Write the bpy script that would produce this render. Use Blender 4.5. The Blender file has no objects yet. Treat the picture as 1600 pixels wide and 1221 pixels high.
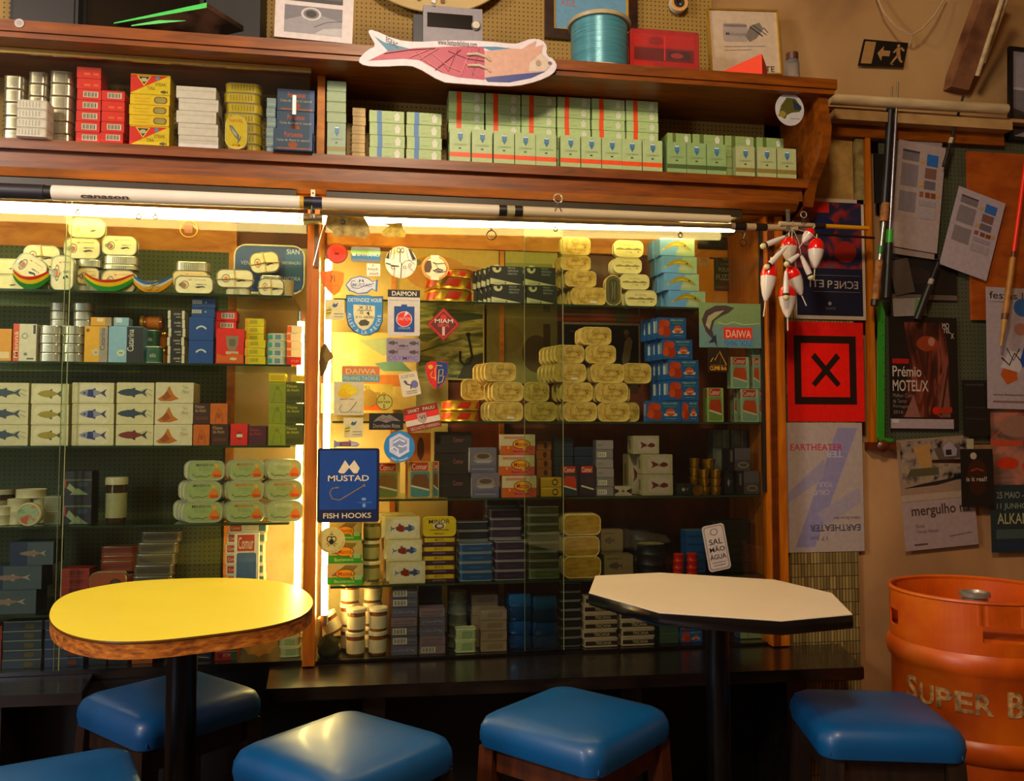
import bpy, math, random
from mathutils import Vector, Matrix
random.seed(7)
SC = bpy.context.scene
COL = SC.collection
# ---------------------------------------------------------------- camera
F_PX = 1300.0; CAM = Vector((0.0, -2.5, 1.13))
TH = math.atan(208 / 1300); PH = math.atan(70 / 1300)
cd = bpy.data.cameras.new('camera'); cam = bpy.data.objects.new('camera', cd); COL.objects.link(cam)
cam.location = CAM; cam.rotation_euler = (math.pi / 2 + PH, 0, -TH)
cd.sensor_width = 36; cd.sensor_fit = 'HORIZONTAL'; cd.lens = 36 * F_PX / 1600; cd.clip_start = 0.05
SC.camera = cam
# ---------------------------------------------------------------- light
W = bpy.data.worlds.new('world'); SC.world = W; W.use_nodes = True
W.node_tree.nodes['Background'].inputs[0].default_value = (0.9, 0.6, 0.38, 1)
W.node_tree.nodes['Background'].inputs[1].default_value = 0.05
SC.view_settings.view_transform = 'Standard'; SC.view_settings.look = 'None'
SC.view_settings.exposure = 0.0; SC.view_settings.gamma = 1.0; SC.view_settings.use_curve_mapping = False
TUBE_TOP = 22.0; TUBE_SIDE = 60.0
def area(name, loc, target, size, power, color, sizey=None):
    l = bpy.data.lights.new(name, 'AREA'); l.energy = power; l.color = color; l.size = size
    if sizey: l.shape = 'RECTANGLE'; l.size_y = sizey
    o = bpy.data.objects.new(name, l); o.location = loc
    o.rotation_euler = (Vector(target) - Vector(loc)).to_track_quat('-Z', 'Y').to_euler(); COL.objects.link(o); return o
area('ceiling_and_fill_light', (-2.25, -2.0, 2.55), (-0.2, -0.3, 1.3), 0.35, 42, (1.0, 0.85, 0.68))
area('ceiling_and_fill_light', (0.05, -2.2, 2.9), (0.2, 0, 1.0), 0.36, 48, (1.0, 0.80, 0.56))  # unseen fill lamp, added to brighten the fronts of the wares
area('doorway_light', (-2.6, -2.7, 1.4), (-0.2, -0.6, 0.8), 0.6, 33, (0.84, 0.86, 1.0), 1.6)
# ---------------------------------------------------------------- projection helpers (a pixel and a depth give a world point)
_F = Vector((math.sin(TH) * math.cos(PH), math.cos(TH) * math.cos(PH), math.sin(PH)))
_R = Vector((math.cos(TH), -math.sin(TH), 0))
_U = Vector((-math.sin(TH) * math.sin(PH), -math.cos(TH) * math.sin(PH), math.cos(PH)))
def ray(px, py): return _F + _R * ((px - 800) / F_PX) + _U * ((610.5 - py) / F_PX)
def P(px, py, Y=0.0):
    d = ray(px, py); t = (Y - CAM.y) / d.y; return CAM + d * t
def PZ(px, py, z):
    d = ray(px, py); t = (z - CAM.z) / d.z; return CAM + d * t
def S(px, py, Y=0.0):                      # metres per pixel there
    d = ray(px, py); return ((Y - CAM.y) / d.y) / F_PX
def X(px, Y=0.0, py=650): return P(px, py, Y).x
# ---------------------------------------------------------------- materials
MATS = {}
def lin(h):
    h = h.lstrip('#'); c = [int(h[i:i + 2], 16) / 255 for i in (0, 2, 4)]
    y = .3 * c[0] + .59 * c[1] + .11 * c[2]; c = [min(1, max(0, y + (x - y) * 1.18)) for x in c]
    return tuple((x / 12.92 if x <= .04045 else ((x + .055) / 1.055) ** 2.4) for x in c) + (1,)
def nodes(m):
    m.use_nodes = True; nt = m.node_tree; return nt, nt.nodes, nt.links, nt.nodes['Principled BSDF']
def mat(h, rough=.45, metal=0.0, var=.06, scale=60, bump=0, coat=0):
    k = (h, rough, metal, var, scale, bump, coat)
    if k in MATS: return MATS[k]
    m = bpy.data.materials.new('finish'); nt, N, L, b = nodes(m)
    b.inputs['Roughness'].default_value = rough; b.inputs['Metallic'].default_value = metal
    if coat: b.inputs['Coat Weight'].default_value = coat; b.inputs['Coat Roughness'].default_value = .12
    tc = N.new('ShaderNodeTexCoord'); ns = N.new('ShaderNodeTexNoise'); ns.inputs['Scale'].default_value = scale; ns.inputs['Detail'].default_value = 3
    L.new(tc.outputs['Object'], ns.inputs['Vector'])
    r = N.new('ShaderNodeValToRGB'); c = lin(h)
    r.color_ramp.elements[0].color = tuple(x * (1 - var * 1.5) for x in c[:3]) + (1,); r.color_ramp.elements[1].color = tuple(min(1, x * (1 + var)) for x in c[:3]) + (1,)
    r.color_ramp.elements[0].position = .3; r.color_ramp.elements[1].position = .7
    L.new(ns.outputs[0], r.inputs[0]); L.new(r.outputs[0], b.inputs['Base Color'])
    if bump:
        bp = N.new('ShaderNodeBump'); bp.inputs['Strength'].default_value = bump; bp.inputs['Distance'].default_value = .002
        L.new(ns.outputs[0], bp.inputs['Height']); L.new(bp.outputs[0], b.inputs['Normal'])
    MATS[k] = m; return m
def blotch(name, stops, scale=4, rough=.6, stretch=(1, 1, 1), detail=6, bump=0, dist=0, metal=0, coat=0):
    if name in MATS: return MATS[name]
    m = bpy.data.materials.new(name); nt, N, L, b = nodes(m)
    tc = N.new('ShaderNodeTexCoord'); mp = N.new('ShaderNodeMapping'); mp.inputs['Scale'].default_value = stretch
    ns = N.new('ShaderNodeTexNoise'); ns.inputs['Scale'].default_value = scale; ns.inputs['Detail'].default_value = detail; ns.inputs['Distortion'].default_value = dist
    L.new(tc.outputs['Object'], mp.inputs[0]); L.new(mp.outputs[0], ns.inputs['Vector'])
    r = N.new('ShaderNodeValToRGB'); e = r.color_ramp.elements
    while len(e) < len(stops): e.new(.5)
    for i, (p, h) in enumerate(stops): e[i].position = p; e[i].color = lin(h)
    L.new(ns.outputs[0], r.inputs[0]); L.new(r.outputs[0], b.inputs['Base Color']); b.inputs['Roughness'].default_value = rough
    b.inputs['Metallic'].default_value = metal
    if coat: b.inputs['Coat Weight'].default_value = coat; b.inputs['Coat Roughness'].default_value = .15
    if bump:
        bp = N.new('ShaderNodeBump'); bp.inputs['Strength'].default_value = bump; bp.inputs['Distance'].default_value = .004
        L.new(ns.outputs[0], bp.inputs['Height']); L.new(bp.outputs[0], b.inputs['Normal'])
    MATS[name] = m; return m
def wood(name, a, b_, stretch, rough=.35, coat=.3): return blotch(name, [(.3, a), (.7, b_)], 6, rough, stretch, 8, .15, .6, 0, coat)
def pegboard(name, base, hole, pitch=.0145, rad=.0024, axis='XZ'):
    if name in MATS: return MATS[name]
    m = bpy.data.materials.new(name); nt, N, L, b = nodes(m)
    tc = N.new('ShaderNodeTexCoord'); sp = N.new('ShaderNodeSeparateXYZ'); L.new(tc.outputs['Object'], sp.inputs[0])
    def mth(op, a, c=None):
        n = N.new('ShaderNodeMath'); n.operation = op
        for i, v in enumerate((a, c)):
            if v is None: continue
            if isinstance(v, (int, float)): n.inputs[i].default_value = v
            else: L.new(v, n.inputs[i])
        return n.outputs[0]
    ds = []
    for ax in ('X', 'Z'):
        q = mth('ABSOLUTE', mth('SUBTRACT', mth('FRACT', mth('DIVIDE', sp.outputs[ax], pitch)), .5)); ds.append(mth('MULTIPLY', q, q))
    d = mth('SQRT', mth('ADD', ds[0], ds[1])); f = mth('LESS_THAN', d, rad / pitch)
    ns = N.new('ShaderNodeTexNoise'); ns.inputs['Scale'].default_value = 3; ns.inputs['Detail'].default_value = 5; L.new(tc.outputs['Object'], ns.inputs['Vector'])
    r = N.new('ShaderNodeValToRGB'); c = lin(base); r.color_ramp.elements[0].color = tuple(x * .75 for x in c[:3]) + (1,); r.color_ramp.elements[1].color = c
    L.new(ns.outputs[0], r.inputs[0])
    mx = N.new('ShaderNodeMix'); mx.data_type = 'RGBA'; L.new(f, mx.inputs[0]); L.new(r.outputs[0], mx.inputs[6]); mx.inputs[7].default_value = lin(hole)
    L.new(mx.outputs[2], b.inputs['Base Color']); b.inputs['Roughness'].default_value = .6; MATS[name] = m; return m
def emit(name, h, s):
    if name in MATS: return MATS[name]
    m = bpy.data.materials.new(name); nt, N, L, b = nodes(m)
    b.inputs['Base Color'].default_value = lin('#ffffff'); b.inputs['Emission Color'].default_value = lin(h); b.inputs['Emission Strength'].default_value = s
    MATS[name] = m; return m
def glass(name, tint='#f4fbf4', spec=1.0, edge=False, rough=0.02, haze=0.0):
    if name in MATS: return MATS[name]
    m = bpy.data.materials.new(name); m.use_nodes = True; nt = m.node_tree; N = nt.nodes; L = nt.links; N.clear()
    o = N.new('ShaderNodeOutputMaterial'); t = N.new('ShaderNodeBsdfTransparent'); t.inputs[0].default_value = lin(tint)
    g = N.new('ShaderNodeBsdfGlossy'); g.inputs['Roughness'].default_value = rough
    fr = N.new('ShaderNodeFresnel'); fr.inputs[0].default_value = 1.45
    ml = N.new('ShaderNodeMath'); ml.operation = 'MULTIPLY'; ml.inputs[1].default_value = spec; L.new(fr.outputs[0], ml.inputs[0])
    mx = N.new('ShaderNodeMixShader'); L.new(ml.outputs[0], mx.inputs[0]); L.new(t.outputs[0], mx.inputs[1]); L.new(g.outputs[0], mx.inputs[2])
    last = mx.outputs[0]
    if haze:
        df = N.new('ShaderNodeBsdfDiffuse'); df.inputs[0].default_value = (.8, .8, .75, 1); m2 = N.new('ShaderNodeMixShader')
        tc = N.new('ShaderNodeTexCoord'); ns = N.new('ShaderNodeTexNoise'); ns.inputs['Scale'].default_value = 7; ns.inputs['Detail'].default_value = 6; L.new(tc.outputs['Object'], ns.inputs['Vector'])
        mm = N.new('ShaderNodeMath'); mm.operation = 'MULTIPLY'; mm.inputs[1].default_value = haze; L.new(ns.outputs[0], mm.inputs[0])
        L.new(mm.outputs[0], m2.inputs[0]); L.new(last, m2.inputs[1]); L.new(df.outputs[0], m2.inputs[2]); last = m2.outputs[0]
    L.new(last, o.inputs[0]); MATS[name] = m; return m
# ---------------------------------------------------------------- text outlines
_TX = {}
def txt(s, bold=.012):
    k = (s, bold)
    if k in _TX: return _TX[k]
    c = bpy.data.curves.new('lettering', 'FONT'); c.body = s; c.size = 1; c.offset = bold; c.resolution_u = 3 if len(s) < 16 else 2
    o = bpy.data.objects.new('lettering', c); me = o.to_mesh()
    v = [(p.co.x, p.co.y) for p in me.vertices]; f = [tuple(q.vertices) for q in me.polygons]
    o.to_mesh_clear(); bpy.data.objects.remove(o); bpy.data.curves.remove(c)
    x0 = min(a for a, _ in v); x1 = max(a for a, _ in v); y0 = min(a for _, a in v); y1 = max(a for _, a in v)
    r = ([((a - x0) / (x1 - x0), (b - y0) / (y1 - y0)) for a, b in v], f, (x1 - x0) / (y1 - y0)); _TX[k] = r; return r
def rr(w, h, r, n=5, cx=0, cy=0):          # rounded rectangle, counter-clockwise
    r = min(r, w / 2 - 1e-5, h / 2 - 1e-5); o = []
    for qx, qy, a in ((1, 1, 0), (-1, 1, 90), (-1, -1, 180), (1, -1, 270)):
        for i in range(n + 1):
            t = math.radians(a + 90 * i / n); o.append((cx + qx * (w / 2 - r) + r * math.cos(t), cy + qy * (h / 2 - r) + r * math.sin(t)))
    return o
def ell(cx, cy, rx, ry, n=28): return [(cx + rx * math.cos(2 * math.pi * i / n), cy + ry * math.sin(2 * math.pi * i / n)) for i in range(n)]
# ---------------------------------------------------------------- mesh builder
class MB:
    def __init__(s): s.v = []; s.f = []; s.m = []; s.mats = []
    def mi(s, m):
        if isinstance(m, str): m = mat(m)
        if m not in s.mats: s.mats.append(m)
        return s.mats.index(m)
    def add(s, vs, fs, m, M=None):
        b = len(s.v); s.v += [tuple(M @ Vector(p)) if M else tuple(p) for p in vs]; i = s.mi(m)
        s.f += [tuple(b + q for q in f) for f in fs]; s.m += [i] * len(fs); return s
    def box(s, x0, x1, y0, y1, z0, z1, m, M=None, skip=''):
        v = [(x, y, z) for z in (z0, z1) for y in (y0, y1) for x in (x0, x1)]
        fs = dict(B=(0, 2, 3, 1), T=(4, 5, 7, 6), F=(0, 1, 5, 4), K=(2, 6, 7, 3), L=(0, 4, 6, 2), R=(1, 3, 7, 5))
        if isinstance(m, dict):
            for k, f in fs.items(): s.add(v, [f], m.get(k, m['*']), M)
        else: s.add(v, [f for k, f in fs.items() if k not in skip], m, M)
        return s
    def loft(s, rings, m, cap0=True, cap1=True, M=None, m0=None, m1=None):   # rings: lists of 3-D points of equal length
        n = len(rings[0]); vs = [p for r in rings for p in r]; fs = []
        for i in range(len(rings) - 1):
            for j in range(n): fs.append((i * n + j, i * n + (j + 1) % n, (i + 1) * n + (j + 1) % n, (i + 1) * n + j))
        s.add(vs, fs, m, M)
        if cap0: s.add(rings[0], [tuple(range(n))[::-1]], m0 or m, M)
        if cap1: s.add(rings[-1], [tuple(range(n))], m1 or m, M)
        return s
    def prism(s, pts, y0, y1, m, mside=None, M=None):     # outline in x,z (counter-clockwise seen from the front), front at y0
        a = [(x, y0, z) for x, z in pts]; b = [(x, y1, z) for x, z in pts]
        n = len(pts); s.add(a, [tuple(range(n))], m, M); s.add(b, [tuple(range(n))[::-1]], mside or m, M)
        s.add(a + b, [(j, j + n, (j + 1) % n + n, (j + 1) % n) for j in range(n)], mside or m, M); return s
    def lathe(s, prof, m, n=24, M=None, mm=None):         # prof: (r, z) from bottom to top; mm: optional material per segment
        for i in range(len(prof) - 1):
            (r0, z0), (r1, z1) = prof[i], prof[i + 1]
            q = [(r0 * math.cos(2 * math.pi * k / n), r0 * math.sin(2 * math.pi * k / n), z0) for k in range(n)] + [(r1 * math.cos(2 * math.pi * k / n), r1 * math.sin(2 * math.pi * k / n), z1) for k in range(n)]
            s.add(q, [(k, (k + 1) % n, (k + 1) % n + n, k + n) for k in range(n)], mm[i] if mm else m, M)
        return s
    def tube(s, pts, r, m, n=8, M=None, caps=True):
        pts = [Vector(p) for p in pts]; rs = r if isinstance(r, (list, tuple)) else [r] * len(pts); rings = []
        for i, p in enumerate(pts):
            t = (pts[min(i + 1, len(pts) - 1)] - pts[max(i - 1, 0)]).normalized()
            a = t.orthogonal().normalized() if i == 0 else (a - t * a.dot(t)).normalized(); b = t.cross(a)
            rings.append([p + (a * math.cos(2 * math.pi * k / n) + b * math.sin(2 * math.pi * k / n)) * rs[i] for k in range(n)])
        return s.loft(rings, m, caps, caps, M)
    def ring(s, c, R, r, m, M=None, n=20, axis='y'):
        q = []
        for i in range(n + 1):
            a = 2 * math.pi * i / n; u, w = R * math.cos(a), R * math.sin(a)
            q.append((c[0] + u, c[1], c[2] + w) if axis == 'y' else (c[0] + u, c[1] + w, c[2]))
        return s.tube(q, r, m, 6, M, False)
    def ball(s, c, r, m, M=None, n=14, sz=(1, 1, 1)):
        T = Matrix.Translation(c) @ Matrix.Diagonal((sz[0], sz[1], sz[2], 1)); T = (M @ T) if M else T
        return s.lathe([(r * math.cos(math.radians(a)), r * math.sin(math.radians(a))) for a in range(-90, 91, 15)], m, n, T)
    def mesh(s, name):
        me = bpy.data.meshes.new(name); me.from_pydata(s.v, [], s.f)
        for m in s.mats: me.materials.append(m)
        me.polygons.foreach_set('material_index', s.m); me.polygons.foreach_set('use_smooth', [True] * len(s.f))
        me.validate(); me.update()
        import bmesh
        bm = bmesh.new(); bm.from_mesh(me); bmesh.ops.remove_doubles(bm, verts=bm.verts, dist=2e-5) if len(bm.verts) < 60000 else None
        bm.to_mesh(me); bm.free(); me.set_sharp_from_angle(angle=math.radians(38)); return me
    def obj(s, name, parent=None, loc=None, rot=None):
        o = bpy.data.objects.new(name, s.mesh(name)); COL.objects.link(o)
        if loc is not None: o.location = loc
        if rot is not None: o.rotation_euler = rot
        if parent: o.parent = parent
        return o
def tag(o, label, cat, group=None):
    o['label'] = label; o['category'] = cat
    if group: o['group'] = group
    return o
def struct(o): o['kind'] = 'structure'; return o
def empty(name, loc, label, cat, group=None, rot=(0, 0, 0)):
    o = bpy.data.objects.new(name, None); o.empty_display_size = .05; o.location = loc; o.rotation_euler = rot; COL.objects.link(o); return tag(o, label, cat, group)
# ---------------------------------------------------------------- printed art: list of commands in 0..1 box coordinates
def art(mb, cmds, w, h, y, M=None, x0=None, z0=0.0, dy=.00012):
    if x0 is None: x0 = -w / 2
    k = 0
    for c in cmds:
        k += 1; yy = y - dy * k; t = c[0]; q = lambda u, v: (x0 + u * w, yy, z0 + v * h)
        if t == 'r': u0, v0, u1, v1, col = c[1:6]; mb.add([q(u0, v0), q(u1, v0), q(u1, v1), q(u0, v1)], [(0, 1, 2, 3)], col, M)
        elif t == 'p': mb.add([q(u, v) for u, v in c[1]], [tuple(range(len(c[1])))], c[2], M)
        elif t == 'e': mb.add([q(u, v) for u, v in ell(c[1], c[2], c[3], c[4])], [tuple(range(28))], c[5], M)
        elif t == 'R': mb.add([q(u / w, v / h) for u, v in rr(w * (c[3] - c[1]), h * (c[4] - c[2]), c[5] * min(w, h), 4, w * (c[1] + c[3]) / 2, h * (c[2] + c[4]) / 2)], [tuple(range(20))], c[6], M)
        elif t == 'o':   # ring
            a = ell(c[1], c[2], c[3], c[4]); b = ell(c[1], c[2], c[3] * c[5], c[4] * c[5])
            mb.add([q(u, v) for u, v in a + b], [(j, (j + 1) % 28, (j + 1) % 28 + 28, j + 28) for j in range(28)], c[6], M)
        elif t == 'l':   # polyline with width in fractions of height
            pts = [(u * w, v * h) for u, v in c[1]]; hw = c[2] * h / 2; vs = []; n = len(pts)
            for i, p in enumerate(pts):
                a = pts[max(i - 1, 0)]; b = pts[min(i + 1, n - 1)]; dx, dz = b[0] - a[0], b[1] - a[1]; L = math.hypot(dx, dz) or 1
                vs += [(x0 + p[0] - dz / L * hw, yy, z0 + p[1] + dx / L * hw), (x0 + p[0] + dz / L * hw, yy, z0 + p[1] - dx / L * hw)]
            mb.add(vs, [(2 * i + 1, 2 * i + 3, 2 * i + 2, 2 * i) for i in range(n - 1)], c[3], M)
        elif t == 't':   # text fitted to a box, optional 'm' mirrored / 'v' vertical / 'u' upside down
            s_, u0, v0, u1, v1, col = c[1:7]; md = c[7] if len(c) > 7 else ''
            tv, tf, _ = txt(s_, .011 if 'b' in md else .003)
            if 'v' in md: tv = [(1 - b, a) for a, b in tv]
            if 'm' in md: tv = [(1 - a, b) for a, b in tv]; tf = [f[::-1] for f in tf]
            if 'u' in md: tv = [(1 - a, 1 - b) for a, b in tv]
            mb.add([q(u0 + a * (u1 - u0), v0 + b * (v1 - v0)) for a, b in tv], tf, col, M)
        elif t == 'a':   # text on an arc: s,u,v,ru,rv,a0,a1,size(of h),col ; angles in degrees
            s_, uc, vc, ru, rv, a0, a1, sz, col = c[1:10]; n = len(s_)
            for i, ch in enumerate(s_):
                if ch == ' ': continue
                tv, tf, asp = txt(ch, .01); an = math.radians(a0 + (a1 - a0) * (i / max(1, n - 1))); up = 1 if a1 < a0 else -1
                cx, cz = uc * w + ru * w * math.cos(an), vc * h + rv * h * math.sin(an); hh = sz * h; ww = min(hh * asp, hh * .9)
                ux, uz = math.cos(an) * up, math.sin(an) * up
                mb.add([(x0 + cx + (a - .5) * ww * uz + (b - .5) * hh * ux, yy, z0 + cz - (a - .5) * ww * ux + (b - .5) * hh * uz) for a, b in tv], tf, col, M)
        elif t == 'B':   # bar code
            u0, v0, u1, v1 = c[1:5]; mb.add([q(u0, v0), q(u1, v0), q(u1, v1), q(u0, v1)], [(0, 1, 2, 3)], '#d8d2c8', M)
            for i in range(7):
                a = u0 + (u1 - u0) * (.08 + .12 * i); b = a + (u1 - u0) * (.05 if i % 2 else .08)
                z = lambda u, v: (x0 + u * w, yy - .00006, z0 + v * h); mb.add([z(a, v0 + (v1 - v0) * .12), z(b, v0 + (v1 - v0) * .12), z(b, v0 + (v1 - v0) * .88), z(a, v0 + (v1 - v0) * .88)], [(0, 1, 2, 3)], '#55504c', M)
        elif t == 'F':   # a small fish facing left: u,v,w,h,col[,col2]
            u, v, a, b, col = c[1:6]; c2 = c[6] if len(c) > 6 else col
            body = [(u - a * .5, v), (u - a * .38, v + b * .22), (u - a * .15, v + b * .36), (u + a * .05, v + b * .34), (u + a * .3, v + b * .1), (u + a * .3, v - b * .06), (u + a * .05, v - b * .3), (u - a * .15, v - b * .34), (u - a * .38, v - b * .2)]
            mb.add([q(*p) for p in body], [tuple(range(9))[::-1]], col, M)
            mb.add([q(*p) for p in [(u + a * .28, v + b * .05), (u + a * .5, v + b * .42), (u + a * .42, v), (u + a * .5, v - b * .42), (u + a * .28, v - b * .03)]], [(0, 4, 3, 2, 1)], c2, M)
            mb.add([q(*p) for p in [(u - a * .05, v + b * .33), (u + a * .08, v + b * .5), (u + a * .1, v + b * .3)]], [(0, 2, 1)], c2, M)
            mb.add([q(*p) for p in [(u - a * .05, v - b * .31), (u + a * .08, v - b * .5), (u + a * .1, v - b * .26)]], [(0, 1, 2)], c2, M)
# ---------------------------------------------------------------- wares
SILVER = mat('#b9b6a8', .28, .85, .05, 30); GOLDM = mat('#d8b25a', .25, .9, .05, 30); DARKM = mat('#1a1a1c', .3)
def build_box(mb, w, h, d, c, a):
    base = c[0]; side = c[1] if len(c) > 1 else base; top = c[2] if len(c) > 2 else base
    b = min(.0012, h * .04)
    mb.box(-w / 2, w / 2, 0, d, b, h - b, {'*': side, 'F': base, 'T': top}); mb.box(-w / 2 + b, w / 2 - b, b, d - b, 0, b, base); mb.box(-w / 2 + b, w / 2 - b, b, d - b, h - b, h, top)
def build_tin(mb, w, h, d, c, a):           # rounded tin standing on its edge, lid to the viewer
    base = c[0]; body = c[1] if len(c) > 1 else SILVER; r = min(w, h) * (c[2] if len(c) > 2 else .3)
    ring = lambda ins, y: [(x, y, z + h / 2) for x, z in rr(w - 2 * ins, h - 2 * ins, max(r - ins, .002), 6)]
    mb.loft([ring(.0035, .0012), ring(.0028, 0), ring(.0012, 0), ring(0, .0014), ring(.0002, .003), ring(.0018, .0045), ring(.0022, d - .003), ring(.0008, d - .002), ring(.0014, d)], body, m0=base)
def build_flat(mb, w, h, d, c, a):          # tin lying flat, its long side to the viewer
    base = c[0]; rim = c[1] if len(c) > 1 else SILVER; r = min(w, d) * (c[2] if len(c) > 2 else .28)
    ring = lambda ins, z: [(x, y, z) for x, y in rr(w - 2 * ins, d - 2 * ins, max(r - ins, .002), 6, 0, d / 2)]
    e = min(.003, h * .16)
    mb.loft([ring(.003, 0), ring(.0006, e * .3), ring(0, e * .7), ring(.0014, e)], rim, True, False)
    mb.loft([ring(.0014, e), ring(.0014, h - e)], base, False, False)
    mb.loft([ring(.0014, h - e), ring(0, h - e * .7), ring(.0004, h - e * .2), ring(.003, h), ring(.004, h - e * .4)], rim, False, True, m1=c[3] if len(c) > 3 else base)
def build_round(mb, w, h, d, c, a):
    base = c[0]; rim = c[1] if len(c) > 1 else SILVER; r = w / 2; e = min(.003, h * .15); M = Matrix.Translation((0, r, 0))
    mb.lathe([(0, .001), (r - .002, 0), (r, e * .4), (r - .001, e), (r - .001, h - e), (r, h - e * .5), (r - .002, h), (r - .004, h - e * .5), (0, h - e * .5)], base, 28, M, [rim, rim, rim, base, rim, rim, rim, c[2] if len(c) > 2 else rim])
    if len(c) > 3: printed_bands(mb, w, h, [(-165, -130, 12), (-105, -70, 12), (-45, -10, 12)], .22, .8, c[3])
def printed_bands(mb, w, h, spans, z0, z1, col):
    r = w / 2 - .0002; M = Matrix.Translation((0, w / 2, 0))
    for a0, a1, sk in spans:
        n = 6; vs = []
        for i in range(n + 1):
            a = math.radians(a0 + (a1 - a0) * i / n); b = a + math.radians(sk); vs += [(r * math.cos(a), r * math.sin(a), h * z0), (r * math.cos(b), r * math.sin(b), h * z1)]
        mb.add(vs, [(2 * i, 2 * i + 2, 2 * i + 3, 2 * i + 1) for i in range(n)], col, M)
def build_jar(mb, w, h, d, c, a):           # lidded jar: lid, content, label
    lid, body, lab = c[0], c[1], c[2]; r = w / 2; M = Matrix.Translation((0, r, 0)); t = h * .16
    mb.lathe([(0, .0), (r * .8, 0), (r * .86, h * .04), (r * .9, h - t * 1.5), (r * .84, h - t)], body, 24, M)
def build_pouch(mb, w, h, d, c, a):         # a crumpled wrapped packet
    n = 5; rnd = random.Random(3)
    for i in range(4):
        z0 = h * i / 4; ring = lambda ins, z: [(x * (1 + rnd.uniform(-.03, .03)), y, z) for x, y in rr(w - 2 * ins, d - 2 * ins, .006, 2, 0, d / 2)]
        mb.loft([ring(.004, z0), ring(0, z0 + h * .05), ring(0, z0 + h * .18), ring(.003, z0 + h * .245)], c[i % len(c)])
def build_cup(mb, w, h, d, c, a):           # open gold cup
    r = w / 2; M = Matrix.Translation((0, r, 0)); mb.lathe([(0, 0), (r * .72, 0), (r * .95, h), (r, h), (r * .93, h - .001), (r * .7, .003), (0, .003)], c[0], 20, M)
BUILD = dict(box=build_box, tin=build_tin, flat=build_flat, round=build_round, jar=build_jar, pouch=build_pouch, cup=build_cup)
KIND = {}
def kind(key, form, name, cat, cols, cmds=(), inset=None, left=(), top=()):
    KIND[key] = (form, name, cat, cols, cmds, inset, left, top)
_WM = {}
def ware_mesh(key, w, h, d):
    k = (key, round(w, 3), round(h, 3), round(d, 3))
    if k not in _WM:
        form, name, cat, cols, cmds, inset, left, top = KIND[key]; mb = MB(); BUILD[form](mb, w, h, d, cols, None)
        y = {'tin': .0012, 'flat': .0014, 'round': 0}.get(form, 0); i = {'tin': .004, 'flat': 0}.get(form, 0)
        if cmds and form == 'round': pass
        if cmds: art(mb, cmds, w - 2 * i, h - 2 * i, y, z0=i)
        if left: art(mb, left, d, h, 0, Matrix.Translation((-w / 2, d / 2, 0)) @ Matrix.Rotation(-math.pi / 2, 4, 'Z'))
        if top: art(mb, top, w, d, 0, Matrix.Translation((0, 0, h)) @ Matrix.Rotation(-math.pi / 2, 4, 'X'))
        _WM[k] = mb.mesh(name)
    return _WM[k]
ORD = ['bottom', 'second from bottom', 'third from bottom', 'fourth from bottom', 'fifth from bottom', 'sixth from bottom', 'seventh from bottom', 'eighth from bottom']
_PM = {}
def extra_parts(key, w, h, d):
    k = (key, round(w, 3), round(h, 3), round(d, 3))
    if k in _PM: return _PM[k]
    out = []; form, name, cat, c = KIND[key][:4]
    if form == 'jar':
        lid, body, lab = c[0], c[1], c[2]; r = w / 2; M = Matrix.Translation((0, r, 0)); t = h * .16
        m = MB(); m.lathe([(r * .885, h * .12), (r * .915, h * .12), (r * .93, h * .66), (r * .9, h * .66)], lab, 24, M); out.append(('paper_label', m.mesh('paper_label')))
        m = MB(); m.lathe([(r * .86, h - t), (r, h - t), (r, h - t * .15), (r * .94, h), (0, h)], lid, 24, M); out.append(('lid', m.mesh('lid')))
    elif key in ('cream', 'creamo'):
        m = MB(); m.ring((-w * .27, -.0012, h * .5), h * .11, .0009, SILVER, None, 20); m.box(-w * .27 - h * .11 - .006, -w * .27 - h * .09, -.0018, -.0006, h * .45, h * .56, SILVER); out.append(('pull_ring', m.mesh('pull_ring')))
    elif key == 'creamt':
        m = MB(); m.tube([(-w / 2 - .0008, .01, h * .44), (-w / 2 - .0005, -.0012, h * .44), (0, -.002, h * .5), (w / 2 + .0005, -.0012, h * .43), (w / 2 + .0008, .01, h * .43)], .0016, '#d8c48a', 6); m.tube([(-w * .04, .008, h + .0006), (-w * .04, -.0012, h), (.0, -.0022, h * .5), (w * .02, -.0012, .003)], .0014, '#d8c48a', 6); m.ball((0, -.0025, h * .5), .0035, '#cdb878'); out.append(('string', m.mesh('string')))
    elif key in ('filred', 'goldlabel'):
        m = MB(); u, v = (.5, .45) if key == 'filred' else (.64, .17); m.box((u - .6) * w, (u - .4) * w, -.0006, -.0002, v * h - .0025, v * h + .0025, '#ddd8d0'); out.append(('price_sticker', m.mesh('price_sticker')))
    _PM[k] = out; return out
def place(key, w, h, d, loc, label, group=None, rot=(0, 0, 0), name=None, cat=None):
    o = bpy.data.objects.new(name or KIND[key][1], ware_mesh(key, w, h, d)); COL.objects.link(o); o.location = loc; o.rotation_euler = rot
    for nm, me in extra_parts(key, w, h, d):
        q = bpy.data.objects.new(nm, me); COL.objects.link(q); q.parent = o
    return tag(o, label, cat or KIND[key][2], group)
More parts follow.
